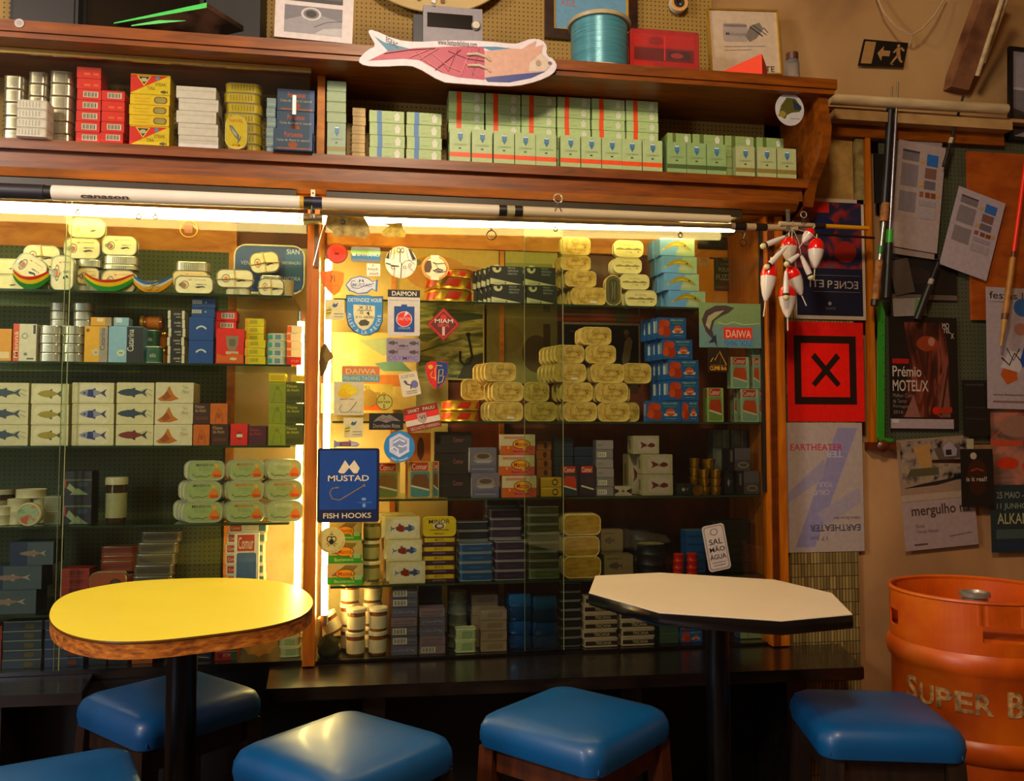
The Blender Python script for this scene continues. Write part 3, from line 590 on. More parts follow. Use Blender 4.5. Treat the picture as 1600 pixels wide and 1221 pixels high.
kind('orwhite', 'box', 'carton', 'box', ('#d8d2be', '#a8a290'), [('r', 0, 0, .26, 1, '#cf5424'), ('t', 'Manná', .04, .1, .22, .8, '#e8d8b8', 'v'), ('o', .5, .68, .13, .08, .7, '#8a8a80'), ('r', .86, .74, .96, .97, '#2c3038'), ('e', .55, .2, .08, .04, '#7a7a70'), ('r', .6, .06, .9, .1, '#5a5850')])
kind('catyel', 'box', 'carton', 'box', ('#d8a61c', '#a87c14', '#c89a1c'), [('r', .64, 0, 1, .97, '#9a9088'), ('t', 'Catarina', .68, .34, .88, .94, '#3a3028', 'v'), ('e', .5, .28, .14, .1, '#c8c2a8'), ('r', .44, .26, .56, .3, '#8a8a78'), ('r', .08, .84, .2, .92, '#6a4a14')])
kind('catblue', 'box', 'carton', 'box', ('#8ab0cc', '#6a90ac', '#9ac0d8'), [('r', .52, 0, 1, .99, '#1a1c20'), ('t', 'Catarina', .54, .32, .72, .92, '#d8d4c8', 'v'), ('e', .36, .27, .12, .09, '#c9cdb8'), ('r', .31, .25, .41, .29, '#6a8a78'), ('r', .62, .4, .64, .9, '#6a7078')])
kind('smallyel', 'box', 'carton', 'box', ('#d8a01c', '#a87c14'), [('r', .3, .5, .6, .9, '#e0d4b8'), ('r', .7, 0, 1, 1, '#9a8a70')])
kind('smallblue', 'box', 'carton', 'box', ('#8cb0c8', '#6a90ac'), [('r', .15, .4, .55, .95, '#d0dce4')])
kind('greentin', 'flat', 'sardine_tin', 'tin', ('#2f5a48', mat('#d8dccc', .4, .3), .3, '#3a6a54'), [('R', .25, .2, .75, .8, .1, '#274c3c'), ('t', 'sardinhas', .32, .35, .68, .6, '#b8c4a8')])
kind('bwtin', 'box', 'carton', 'box', ('#d4ccb8', '#a89e88'), [('r', .16, 0, .84, 1, '#1a1618'), ('t', 'caviar', .36, .5, .78, .75, '#c8c0b0'), ('r', .5, .2, .76, .3, '#a8a090')])
kind('amber', 'jar', 'glass_jar', 'jar', (mat('#b88a30', .3, .7), mat('#8a4a10', .15, 0, .2, 30), mat('#a8641c', .3)))
kind('deepblue', 'box', 'carton', 'box', ('#12458a', '#0d3268', '#1a58a4'), [('l', [(.3, .5), (.38, .58), (.5, .62), (.62, .58), (.7, .5)], .07, '#c8cdd4')])
kind('bluecode', 'box', 'carton', 'box', ('#15407c', '#0d3268'), [('B', .02, .45, .42, .8), ('e', .6, .6, .04, .06, '#c8cdd4')])
kind('redpot', 'box', 'carton', 'box', ('#cc2a1c', '#981c14'), [('p', [(.35, .8), (.8, .8), (.78, .55), (.7, .38), (.45, .38), (.37, .55)], '#8c7e6c'), ('R', .45, .5, .7, .72, .1, '#6c6256'), ('r', .35, .28, .8, .36, '#c8b8a0'), ('p', [(.02, .04), (.98, .04), (.98, .26), (.6, .32), (.3, .22), (.02, .3)], '#c8641c'), ('e', .62, .15, .13, .04, '#d8c8a0')])
kind('yelcode', 'box', 'carton', 'box', ('#d8ca20', '#a89a18'), [('r', .25 + .07 * i, .3, .28 + .07 * i, .8, '#6a6420') for i in range(6)] + [('r', .04, .1, .18, .9, '#e0a020')])
kind('teal', 'flat', 'sardine_tin', 'tin', ('#b8d0c4', mat('#e8e4cc', .4), .3, '#e8e8d8'), [('r', 0.02, .2, .28, .8, '#4a9a98')] + [('r', .42 + .06 * i, .2, .46 + .06 * i, .8, '#3a6aa0') for i in range(5)])
kind('orangec', 'box', 'carton', 'box', ('#f2e6c0', '#d8c898'), [('r', 0, .1, .3, .9, '#dc6a2a')])
kind('redlow', 'box', 'carton', 'box', ('#b81c18', '#8c1410'), [('t', 'ATUM', .3, .35, .8, .65, '#d89a80')])
CR = '#cfc7a4'; CRS = '#a89f78'
kind('tunad', 'box', 'carton', 'box', (CR, CRS), [('F', .42, .52, .8, .5, '#2a3c4a'), ('l', [(.62, .6), (.8, .7), (.95, .6)], .02, '#6a6e6a'), ('l', [(.6, .44), (.8, .5), (.95, .38)], .02, '#6a6e6a')])
kind('tunar', 'box', 'carton', 'box', (CR, CRS), [('F', .45, .5, .8, .5, '#6a2414', '#2a2c38'), ('l', [(.62, .6), (.8, .7), (.95, .6)], .02, '#6a6e6a')])
kind('tunay', 'box', 'carton', 'box', (CR, CRS), [('R', .06, .1, .9, .9, .25, '#dad3b4'), ('F', .5, .5, .68, .5, '#9a8a24', '#4a4a30')])
kind('tunab', 'box', 'carton', 'box', (CR, CRS), [('R', .06, .1, .9, .9, .25, '#d8d0b8'), ('F', .5, .5, .66, .5, '#8a88a0', '#3a3c58'), ('p', [(.36, .34), (.52, .3), (.5, .68), (.38, .66)], '#1a2c6a'), ('e', .3, .5, .03, .05, '#3a3c50')])
kind('toast', 'box', 'carton', 'box', ('#d2cab0', CRS), [('p', [(.05, .2), (.25, .45), (.36, .84), (.48, .4), (.62, .22), (.4, .1), (.15, .1)], '#b06a14'), ('p', [(.15, .25), (.3, .6), (.42, .3), (.25, .15)], '#8a4c10'), ('t', 'Tuna', .7, .7, .86, .86, '#9a927c'), ('t', 'Pâtés', .7, .48, .88, .64, '#9a927c')])
kind('filbrown', 'box', 'carton', 'box', ('#3a1e14', '#2c160e'), [('t', 'Filetes', .1, .76, .66, .92, '#a08a6c', 'b'), ('t', 'de Atum', .1, .58, .76, .74, '#a08a6c', 'b'), ('r', .12, .2, .9, .36, '#54301e')])
kind('filorange', 'box', 'carton', 'box', ('#b8641c', '#8c4a12'), [('l', [(.3, .1), (.35, .5), (.5, .75), (.7, .5), (.72, .1)], .04, '#8a420e'), ('e', .5, .4, .12, .14, '#9a4c10')])
kind('filgreen', 'box', 'carton', 'box', ('#8a9432', '#6c7424', '#d8c840'), [('l', [(.25, .1), (.3, .5), (.5, .82), (.72, .5), (.75, .1)], .03, '#6a7420'), ('e', .5, .72, .12, .1, '#747e28')])
kind('filolive', 'box', 'carton', 'box', ('#4c5222', '#3a3f18'), [('t', 'Filetes', .06, .74, .66, .88, '#b8b44c', 'b'), ('t', 'de Atum', .06, .56, .76, .70, '#b8b44c', 'b'), ('r', .06, .12, .9, .34, '#3c4218')])
kind('filred', 'box', 'carton', 'box', ('#c42a24', '#901c18'), [('e', .5, .45, .22, .2, '#9c1c1c'), ('r', .35, .38, .7, .52, '#d8cfc4')])
kind('fildark', 'box', 'carton', 'box', ('#4a2030', '#341620'), [('t', 'Filetes', .06, .72, .6, .86, '#a03a3a'), ('t', 'de Atum', .06, .52, .75, .68, '#a03a3a')])
kind('yelsmall', 'box', 'carton', 'box', ('#d8c424', '#a89a1c'), [('r', .1, .2 + .22 * i, .9, .3 + .22 * i, '#a08c18') for i in range(3)])
def minerva(k, col, bg):
    kind(k, 'tin', 'sardine_tin', 'tin', (bg, mat('#c8c8b4', .3, .5), .36), [('t', 'MINERVA', .2, .74, .72, .9, col, 'b'), ('t', 'SARDINHAS', .28, .6, .66, .67, '#6a7a5a'), ('t', 'DE CONSERVA', .3, .5, .64, .56, '#6a7a5a'), ('l', [(.1, .3), (.2, .14), (.35, .2), (.5, .14), (.62, .26)], .05, '#5a6048'), ('o', .14, .28, .06, .13, .75, '#9a9c84'), ('p', [(.62, .18), (.72, .5), (.78, .6), (.86, .62), (.93, .46), (.96, .2), (.8, .1)], '#c8781c'), ('e', .81, .76, .045, .12, '#d8a040'), ('p', [(.7, .3), (.94, .28), (.95, .14), (.74, .1)], '#b84818')])
minerva('minblack', '#3a3a34', '#93a470'); minerva('minred', '#b4501c', '#96a672'); minerva('minpale', '#c8ccb0', '#a2b084')
kind('minside', 'tin', 'sardine_tin', 'tin', ('#b8bca0', mat('#c8c8b4', .3, .5), .36))
def comur(k, bg, side, pic, low, sp='#a83020'):
    kind(k, 'box', 'carton', 'box', (bg, side), [('R', .1, .04, .9, .74, .1, low), ('p', [(.14, .34), (.86, .22), (.86, .5), (.78, .66), (.22, .66), (.14, .5)], pic), ('p', [(.12, .32), (.88, .2), (.88, .25), (.12, .37)], '#c8c4b0'), ('r', .12, .76, .82, .98, sp), ('t', 'Comur', .16, .79, .78, .95, '#d8cfc0')], left=[('r', .55, .72, .9, .97, sp), ('r', .6, .1, .85, .2, sp)])
comur('comurblue', '#dcd8c8', '#b0ac98', '#44678c', '#3a5f88'); comur('comurpan', '#b89a5c', '#c8b890', '#6a4424', '#4c7c84'); comur('comurpan2', '#b89a5c', '#a08a50', '#7a5a2c', '#6a7a4a')
comur('comurgreen', '#9fb49a', '#869c82', '#b04a22', '#7e9a8c'); comur('comurgr2', '#93a868', '#7c9054', '#9c3a1a', '#6f8450'); comur('comurred', '#2a1c24', '#1c1418', '#a8381c', '#23343c'); comur('comurdk', '#241a26', '#1a1218', '#2c1f2c', '#251b28')
kind('comurside', 'box', 'carton', 'box', ('#d6d2c0', '#a8a490'), [('r', .04, .2, .34, .9, '#a83a20'), ('t', 'Comur', .07, .4, .31, .7, '#d8cfc0'), ('r', .4, .6, .76, .66, '#b0ac94'), ('r', .4, .36, .76, .42, '#b0ac94'), ('r', .8, .2, .98, .85, '#4a6a70')])
kind('greyfish', 'box', 'carton', 'box', ('#33424e', '#1c2630'), [('r', 0, 0, .4, 1, '#1c2c4a'), ('r', .4, 0, 1, .96, '#46545a'), ('F', .52, .5, .62, .3, '#8c7464', '#a89888')])
kind('redtin', 'box', 'carton', 'box', ('#8c2a14', '#5c1c0c'), [('r', 0, .94, 1, .99, '#b0603c'), ('R', .3, .3, .8, .75, .2, '#6c2010')])
kind('orflat', 'flat', 'sardine_tin', 'tin', ('#8a3c1c', mat('#b09068', .3, .6), .3, '#9a4a24'), [('R', .1, .3, .9, .75, .2, '#6c2a12')])
kind('orface', 'tin', 'sardine_tin', 'tin', ('#9a4e22', mat('#b8a080', .3, .6), .3), [('e', .72, .45, .17, .25, '#3c2c24'), ('e', .72, .45, .1, .15, '#5c4030')])
kind('brtin', 'flat', 'sardine_tin', 'tin', ('#5a5240', SILVER, .3, '#6c644c'), [('R', .1, .25, .92, .75, .3, '#443c2c')])
kind('whround', 'round', 'round_tin', 'tin', ('#c8c2a0', '#d8d2b4', '#d0c8a8'))
kind('clearbox', 'box', 'plastic_box', 'box', (mat('#9a9c88', .2), '#84866f'), [('r', .06, .1, .94, .9, '#7a7a62')])
kind('darkcan', 'box', 'carton', 'box', ('#1c1c22', '#141418'), [('r', .0, .6, 1, .66, '#5c6450'), ('p', [(.2, .02), (.5, .3), (.9, .02)], '#7c8c70'), ('p', [(.1, .3), (.2, .5), (.6, .1), (.4, .05)], '#8c9878'), ('r', 0, .3, .08, .6, '#a83a20'), ('e', .7, .45, .18, .1, '#2c3c54')])
kind('jarwhite', 'jar', 'glass_jar', 'jar', ('#b8b294', mat('#3a2a1c', .15), mat('#9c9a78', .5)))
kind('jardim', 'jar', 'glass_jar', 'jar', ('#a8a088', mat('#3a2c1c', .15), mat('#7c7458', .5)))
kind('jarcream', 'jar', 'glass_jar', 'jar', ('#efe6cc', mat('#8a5418', .15, 0, .2, 40), mat('#e2d8ba', .5)))
kind('jargreen', 'jar', 'glass_jar', 'jar', ('#e2d8b0', mat('#6a6428', .15, 0, .2, 40), mat('#a8a468', .5)))
kind('tray', 'box', 'plastic_tray', 'tray', ('#27333a', '#1a2226'), [('r', 0, .9, 1, 1, '#7c8c8c'), ('R', .12, .2, .45, .7, .2, '#1f3454'), ('R', .55, .2, .8, .7, .2, '#54482c')])
kind('trayb', 'box', 'plastic_tray', 'tray', ('#1e3252', '#16243c'), [('r', 0, .9, 1, 1, '#6c7c84'), ('R', .2, .2, .5, .7, .2, '#34302c'), ('R', .6, .2, .85, .7, .2, '#7c3c1c')])
kind('atumred', 'box', 'carton', 'box', ('#b02c1c', '#7c1c12'), [('t', 'ATUM', .35, .4, .65, .75, '#d8c8a8'), ('e', .22, .5, .1, .3, '#7c1c12'), ('r', .7, 0, .98, 1, '#4c6a3c'), ('r', 0, .93, 1, 1, '#c8b898')])
kind('orangebar', 'box', 'carton', 'box', ('#9c5420', '#6c3814'), [('e', .5, .5, .2, .2, '#7c3c14')])
kind('blackglass', 'box', 'carton', 'box', ('#14181a', '#0e1012'), [('R', .1, .3, .7, .9, .15, '#2c3c34'), ('r', .75, .3, .8, .9, '#7c7460')])
kind('clearstack', 'flat', 'plastic_tub', 'tub', (mat('#b9c49a', .2), mat('#dce4c0', .2), .2, '#cdd6b0'), [('R', .3, .2, .8, .8, .1, '#8fa880')])
# right bay
kind('peixe', 'box', 'carton', 'box', ('#14161c', '#22202a'), [('p', [(0, 0), (.98, 0), (0, .34)], '#cfc9aa'), ('e', .2, .86, .135, .22, '#cfc9aa'), ('e', .22, .87, .055, .1, '#14161c'), ('r', 0, .92, .5, 1, '#14161c'), ('t', 'PEIXE', .54, .86, .76, .95, '#9ca0a0'), ('t', 'ESPADA', .54, .7, .86, .8, '#9ca0a0'), ('t', 'PRETO', .54, .53, .82, .63, '#9ca0a0'), ('e', .46, .08, .03, .04, '#3a3a38'), ('r', .1, .08, .4, .1, '#8a8670')])
kind('goldround', 'round', 'round_tin', 'tin', (mat('#c8a030', .3, .5), GOLDM, GOLDM, mat('#b83018', .35)))
GP = blotch('gold_printed_paper', [(.3, '#947a38'), (.5, '#c4a660'), (.7, '#d4ba76')], 45, .38, (1, 1, 1), 3, .2)
GPB = blotch('gold_waxed_wrap', [(.3, '#b89c58'), (.7, '#e4d090')], 60, .3, (1, 1, 1), 3, .2)
kind('goldtin', 'tin', 'wrapped_sardine_tin', 'tin', (GP, GPB, .3), [('l', [(.18, .3), (.2, .5), (.17, .72)], .03, '#5c4c1c'), ('t', 'Conservas', .34, .62, .7, .74, '#7c6424'), ('t', 'sardinhas', .3, .24, .74, .38, '#7c6424'), ('e', .8, .6, .035, .05, '#8c4c20'), ('e', .84, .46, .03, .04, '#6c5820'), ('o', .5, .8, .14, .12, .85, '#8c7430')])
kind('goldlabel', 'tin', 'wrapped_sardine_tin', 'tin', (GP, GPB, .3), [('l', [(.18, .3), (.2, .5), (.17, .72)], .03, '#5c4c1c'), ('t', 'sardinhas', .3, .34, .74, .46, '#7c6424'), ('r', .55, .12, .74, .22, '#d8d4c8')])
wave = [('p', [(.05, .5), (.2, .58), (.35, .5), (.5, .58), (.65, .5), (.8, .58), (.95, .5), (.95, .42), (.05, .42)], '#8a7c54'), ('t', 'Sardinhas', .3, .68, .68, .84, '#9c8e60'), ('t', 'ATUM', .38, .2, .62, .34, '#9c8e60'), ('e', .85, .3, .03, .05, '#7c6c40')]
kind('wavetin', 'tin', 'sardine_tin', 'tin', ('#ddd2a0', mat('#e8e0b8', .35, .3), .38), wave)
kind('fishlid', 'tin', 'sardine_tin', 'tin', ('#5c5430', mat('#d8c684', .35, .3), .48), [('R', .2, .08, .8, .92, .4, '#3c3a28'), ('l', [(.4, .2), (.45, .5), (.4, .8)], .03, '#7c7850'), ('l', [(.6, .2), (.58, .5), (.62, .8)], .03, '#7c7850')])
kind('birdbox', 'box', 'carton', 'box', ('#6c9ee0', '#84bcf4', '#98c4f0'), [('p', [(.45, 0), (1, 0), (1, 1), (.6, .95)], '#9cb49c'), ('p', [(.08, .3), (.16, .5), (.3, .74), (.5, .86), (.7, .74), (.84, .5), (.92, .3), (.8, .36), (.66, .5), (.5, .54), (.34, .5), (.2, .4)], '#a08c1c'), ('p', [(.3, .58), (.5, .7), (.7, .58), (.5, .62)], '#d0bc50'), ('p', [(.04, .22), (.16, .38), (.08, .44)], '#b8a048'), ('e', .72, .58, .03, .05, '#2c2c1c'), ('e', .62, .26, .14, .12, '#b8b8a8')])
kind('mejil', 'box', 'carton', 'box', ('#14508c', '#1c64ac', '#1c5c9c'), [('e', .2, .66, .16, .26, '#a83a10'), ('e', .3, .34, .16, .26, '#94300c'), ('e', .12, .36, .1, .2, '#b8480f'), ('e', .32, .72, .1, .16, '#b04414'), ('r', .02, 0, .06, .0, '#14508c'), ('t', 'MEJILLONES', .46, .82, .9, .92, '#b0c8a0'), ('r', .5, .7, .86, .76, '#3c7c4c'), ('p', [(.5, .4), (.58, .4), (.62, .6), (.78, .6), (.82, .4), (.9, .4), (.88, .28), (.52, .28)], '#c8bca0'), ('e', .7, .46, .13, .18, '#b84428'), ('t', 'LUPAR', .57, .4, .83, .5, '#d8ccb0'), ('r', .55, .14, .85, .18, '#5c84ac')], left=[('r', .15 + .28 * i, .3, .28 + .28 * i, .85, '#c4c8c4') for i in range(3)])
kind('mejilside', 'box', 'carton', 'box', ('#14508c', '#1c64ac', '#1c5c9c'), [('r', .03, .3, .12, .85, '#c4c8c4'), ('e', .4, .5, .2, .3, '#a83a10')])
kind('comurdark', 'box', 'carton', 'box', ('#211a1c', '#171213'), [('t', 'Comur', .5, .52, .78, .74, '#8c5448'), ('r', .12, .5, .4, .54, '#38302c')])
kind('shell', 'box', 'carton', 'box', ('#6c6678', '#8c88a0'), [('r', .0, .0, 1, .3, '#5c5a74'), ('e', .5, .62, .34, .18, '#8c7c78'), ('e', .5, .66, .24, .1, '#544038'), ('p', [(.12, .5), (.88, .5), (.74, .38), (.26, .38)], '#9a94a4'), ('r', .1, .12, .9, .16, '#8c88a0')], left=[('r', .3, .1, .8, .8, '#c4c0cc')])
kind('manna', 'box', 'carton', 'box', ('#c8b89c', '#d0c8b4', '#c8a088'), [('r', 0, 0, 1, .44, '#c0584c'), ('r', 0, 0, .36, .44, '#b85a20'), ('r', .1, .78, .7, .9, '#b8806c'), ('e', .6, .52, .26, .24, '#2c1c10'), ('e', .6, .52, .24, .21, '#d89a1c'), ('p', [(.62, .34), (.7, .16), (.74, .36)], '#d89a1c'), ('t', 'Manná', .42, .42, .78, .64, '#a03418', 'b'), ('t', 'Bacon jalá', .36, .1, .8, .22, '#7c2a24'), ('e', .22, .34, .03, .06, '#d8a048'), ('e', .85, .28, .03, .05, '#a84838')])
kind('mannag', 'box', 'carton', 'box', ('#b4ac80', '#8ca060', '#5cb834'), [('r', 0, 0, 1, .34, '#2c8c2c'), ('p', [(.1, .4), (.5, .9), (.86, .86), (.6, .4)], '#7c6a3c'), ('r', .76, .2, .96, .42, '#a8c094'), ('e', .5, .5, .27, .22, '#5c2c10'), ('e', .5, .5, .25, .19, '#d8a028'), ('p', [(.6, .36), (.72, .2), (.72, .38)], '#d8a028'), ('t', 'Manná', .3, .4, .7, .6, '#a83418', 'b'), ('t', 'Bacnevent', .2, .08, .76, .22, '#c8d8a8')])
kind('goldpack', 'box', 'small_carton', 'box', ('#c89c20', '#9c7818'), [('r', .0, .8, .6, 1, '#d8b440'), ('e', .66, .5, .14, .36, '#4c3c18'), ('e', .66, .5, .09, .2, '#d0a830')])
kind('orpack', 'box', 'small_carton', 'box', ('#9c5a1c', '#743f10'), [('e', .6, .5, .14, .36, '#3c2010')])
kind('navybox', 'box', 'carton', 'box', ('#1c2c40', '#142030'), [('r', .08, .86, .92, .9, '#34465c')])
kind('greycode', 'box', 'carton', 'box', ('#7a7478', '#5c585c'), [('B', .1, .2, .6, .7)])
kind('greylab', 'box', 'carton', 'box', ('#8c8488', '#5c585c'), [('t', 'lulas', .1, .4, .4, .6, '#4c484c')])
kind('whitebow', 'box', 'small_carton', 'box', ('#a89c8c', '#7c7468'), [('p', [(0, .2), (.25, .45), (.25, .6), (0, .8)], '#2c1c1c'), ('p', [(1, .2), (.72, .45), (.72, .6), (1, .8)], '#2c1c1c'), ('F', .5, .5, .2, .4, '#5c4c44')])
kind('lobster', 'box', 'carton', 'box', ('#a09680', '#b8ac88'), [('R', .18, .1, .9, .88, .25, '#a89c94'), ('p', [(.28, .3), (.34, .45), (.28, .68), (.5, .54), (.56, .5), (.7, .62), (.84, .54), (.84, .42), (.7, .36), (.5, .44)], '#5a1c18'), ('e', .55, .5, .03, .06, '#9c8c84')], left=[('r', .3, .25, .6, .75, '#7c6c54')])
kind('darktag', 'box', 'carton', 'box', ('#141c1e', '#0e1416'), [('p', [(.3, .5), (.42, .7), (.54, .5), (.42, .3)], '#8c8484'), ('t', 'T', .6, .4, .7, .6, '#8c8484')])
kind('goldcup', 'cup', 'gold_cup', 'cup', (mat('#a8842c', .28, .85),))
kind('greybox', 'box', 'carton', 'box', ('#4a444a', '#1c1a20'), [('r', 0, 0, .3, 1, '#16141a'), ('r', .3, .5, 1, 1, '#5c545c'), ('e', .68, .26, .24, .13, '#8c8070'), ('e', .68, .26, .18, .08, '#4c443c'), ('r', .1, .4, .2, .9, '#5c5c5c')])
kind('paleface', 'box', 'carton', 'box', ('#5a5c58', '#3c3e3c'), [('e', .4, .5, .2, .4, '#6c6c60'), ('r', .66, 0, .72, 1, '#8c8c84')])
kind('mackerel', 'box', 'carton', 'box', ('#d4caa2', '#e2d8b0'), [('R', .09, .09, .93, .9, .28, '#dcd4bc'), ('p', [(.14, .64), (.22, .52), (.3, .54), (.26, .46), (.2, .46), (.14, .34), (.17, .5)], '#4c74a8'), ('p', [(.3, .56), (.44, .66), (.54, .62), (.55, .36), (.44, .34), (.32, .42)], '#7c2c14'), ('p', [(.36, .64), (.42, .74), (.46, .64)], '#7c2c14'), ('p', [(.55, .57), (.66, .58), (.68, .7), (.76, .62), (.84, .58), (.85, .46), (.78, .42), (.68, .34), (.66, .42), (.55, .43)], '#3c4c78'), ('e', .8, .52, .04, .05, '#7ca0d0')])
kind('minorface', 'tin', 'sardine_tin', 'tin', ('#d0b824', mat('#e0cc50', .35, .3), .25), [('R', .28, .4, .72, .86, .3, '#d8ccac'), ('t', 'MINOR', .16, .68, .84, .93, '#4a2a1c', 'b'), ('e', .5, .54, .15, .16, '#4c1c28'), ('e', .51, .55, .1, .1, '#d8ccac'), ('r', .2, .3, .8, .34, '#5c3c1c'), ('t', 'MINOR', .36, .06, .64, .16, '#7c6410')])
kind('minorside', 'flat', 'sardine_tin', 'tin', ('#d0b424', mat('#4a2438', .35, .3), .2, '#c8ac20'), [('r', .02, 0, .98, .42, '#3c1c30'), ('t', 'MINOR', .36, .52, .64, .82, '#7c6410'), ('t', 'SARDINHAS', .3, .12, .7, .3, '#a08c9c')])
plas = mat('#b0b4b8', .15, .3)
def wrapped(k, c, c2): kind(k, 'flat', 'wrapped_tin', 'tin', (c, plas, .22, c2), [('R', .08, .12, .92, .88, .3, c2), ('r', .3, .4, .7, .56, c)])
wrapped('wblue', '#2c5c8c', '#1c4470'); wrapped('wpurple', '#3c2c44', '#2c1f34'); wrapped('wolive', '#4c4c24', '#38381a'); wrapped('wdark', '#1c2430', '#141a24'); wrapped('wblack', '#14181a', '#0e1012'); wrapped('wgreen', '#74804c', '#5c683c')
kind('goldblock', 'tin', 'wrapped_sardine_tin', 'tin', (blotch('gold_block_wrap', [(.3, '#8c6c20'), (.7, '#b8943c')], 30, .4, (1, 1, 3), 3, .2), GPB, .3))
kind('kraft', 'box', 'carton', 'box', ('#7c6c4c', '#5c5038'), [('F', .4, .5, .5, .4, '#4c4230'), ('r', .1, .8, .6, .86, '#5c5038')])
kind('blackround', 'round', 'round_tin', 'tin', ('#100e12', '#1c1a1e', '#2c2c30'))
kind('goldlidround', 'round', 'round_tin', 'tin', ('#100e12', '#1c1a1e', '#8c8444'))
kind('redpot2', 'round', 'round_tin', 'tin', (mat('#b8200c', .3), mat('#d83818', .3), '#8c1408'))
kind('bluetray', 'box', 'carton', 'box', ('#0c4c84', '#104f8a', '#5c7078'), [('r', .1, .08 + .19 * i, .9, .12 + .19 * i, '#0a355e') for i in range(5)])
kind('blacktray', 'flat', 'wrapped_tin', 'tin', ('#0e1414', mat('#2c3a34', .2, .3), .1, '#2c3830'))
kind('codebox', 'box', 'carton', 'box', ('#5c5c70', '#444456'), [('B', .06, .2, .6, .85), ('t', 'octopus', .64, .5, .94, .7, '#9ca0b0')])
kind('linebox', 'box', 'carton', 'box', ('#62607a', '#444456'), [('t', 'in olive oil 90g', .1, .4, .9, .66, '#a8a4b4')])
kind('pinkbox', 'box', 'carton', 'box', ('#82707c', '#54505c'), [('t', 'com azeite', .1, .5, .9, .74, '#4c4658'), ('r', .1, .2, .9, .3, '#6c5c70')])
kind('pinkcode', 'box', 'carton', 'box', ('#82707c', '#54505c'), [('B', .08, .2, .62, .8)])
kind('tanbox', 'box', 'carton', 'box', ('#94806c', '#a89880'), [('r', .25, .3, .85, .75, '#846e5c')])
kind('tintube', 'round', 'round_tin', 'tin', ('#6c6c60', '#94947c', '#8c8c74'))
kind('bluefoil', 'pouch', 'foil_pouch', 'pouch', (mat('#0c4480', .2, .3), mat('#1456a0', .2, .3), mat('#0a3868', .2, .3), mat('#2468a8', .2, .3)))
kind('tricana', 'flat', 'paper_wrapped_tin', 'tin', ('#b09c84', '#c8b49c', .2, '#c0ac90'), [('r', .04, .22, .96, .72, '#2a1c18'), ('t', 'TRICANA', .32, .3, .78, .66, '#c8b490', 'b')])
kind('greenlow', 'box', 'carton', 'box', ('#3c5040', '#2c3c30'), [('r', 0, .94, 1, 1, '#5c7460')])
kind('palebox', 'box', 'carton', 'box', ('#8c9c74', '#3c5470'), [('r', .3, .1, .34, .9, '#6c7c6c')])
# ================================================================ WARES: overhead cabinet
A = SH['A']; ya = -.068
stack('silver', -14, 20, [22] * 5, A, 'silver tin', 'in column cut by left frame edge, overhead shelf', -.04, .05)
stack('silver', 24, 56, [20] * 6, A, 'silver tin', 'in column behind the shrink-wrapped block, overhead shelf', -.03, .05)
stack('silver', 59, 98, [20.5] * 6, A, 'silver tin', 'in column beside the red cartons, overhead shelf', -.03, .05)
stack('shrink', 8, 60, [15] * 4, A, 'white shrink-wrapped tin', 'of the wrapped block, overhead shelf', -.098, .055, .0005)
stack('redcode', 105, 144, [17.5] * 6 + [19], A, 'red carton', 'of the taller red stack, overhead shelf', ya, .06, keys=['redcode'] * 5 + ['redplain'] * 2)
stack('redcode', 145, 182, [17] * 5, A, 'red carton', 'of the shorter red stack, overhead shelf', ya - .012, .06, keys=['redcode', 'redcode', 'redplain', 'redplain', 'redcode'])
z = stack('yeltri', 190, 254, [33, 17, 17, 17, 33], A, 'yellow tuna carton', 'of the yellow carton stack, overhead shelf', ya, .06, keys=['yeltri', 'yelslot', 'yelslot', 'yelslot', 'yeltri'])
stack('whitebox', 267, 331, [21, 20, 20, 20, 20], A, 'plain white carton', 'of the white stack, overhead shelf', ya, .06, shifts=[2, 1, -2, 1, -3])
stack('whitebox', 274, 333, [20.7] * 5, A, 'plain white carton', 'of the rear white stack, overhead shelf', ya + .065, .05)
stack('yeltin', 340, 400, [16.5] * 7, A, 'yellow tin', 'of the yellow tin stack, overhead shelf', -.045, .06, shifts=[0, 1, 0, -1, 1, -2, 0])
a = X(369, -.08, 210); sc = S(369, 210, -.08)
place('yelface', 34 * sc, 54 * sc, .022, (a, -.08, A + .0004), 'yellow tin with a grey fish standing upright before the yellow stack, overhead shelf', None)
stack('paleblue', 409, 424, [16] * 6, A, 'pale blue carton', 'of the narrow pale stack, overhead shelf', -.03, .05)
stack('bluebox', 425, 485, [37, 36, 36], A, 'dark blue tuna carton', 'of the blue stack, overhead shelf', -.045, .055)
stack('bluebox', 419, 482, [35], A, 'dark blue tuna carton', 'standing in front of the blue stack, overhead shelf', -.098, .05)
z = stack('sgrey', 505, 535, [54], A, 'grey-green upright carton', 'right of the cabinet divider, overhead shelf', ya, .06, keys=['sgrey'])
stack('gplain', 505, 536, [17, 17, 17, 17], A, 'plain grey-green carton', 'right of the divider above upright carton', ya, .06, z0=z)
stack('beige', 546, 567, [14.5] * 6, A, 'small beige carton', 'of the narrow beige stack, overhead shelf', -.03, .05)
stack('gblue', 573, 629, [20] * 4, A, 'green carton with blue stripe', 'of left blue-striped stack', -.055, .075)
stack('gblue', 632, 688, [20] * 4, A, 'green carton with blue stripe', 'of right blue-striped stack', -.055, .075)
GO = [(699, 756), (758, 814), (815, 870), (872, 925), (927, 980), (982, 1033)]
on = ['first', 'second', 'third', 'fourth', 'fifth', 'sixth']
for i, (p0, p1) in enumerate(GO):
    stack('gorange', p0, p1, [17.1] * 7, A, 'green carton, orange stripe', f'of {on[i]} orange-striped stack from left', -.042, .075, .0008)
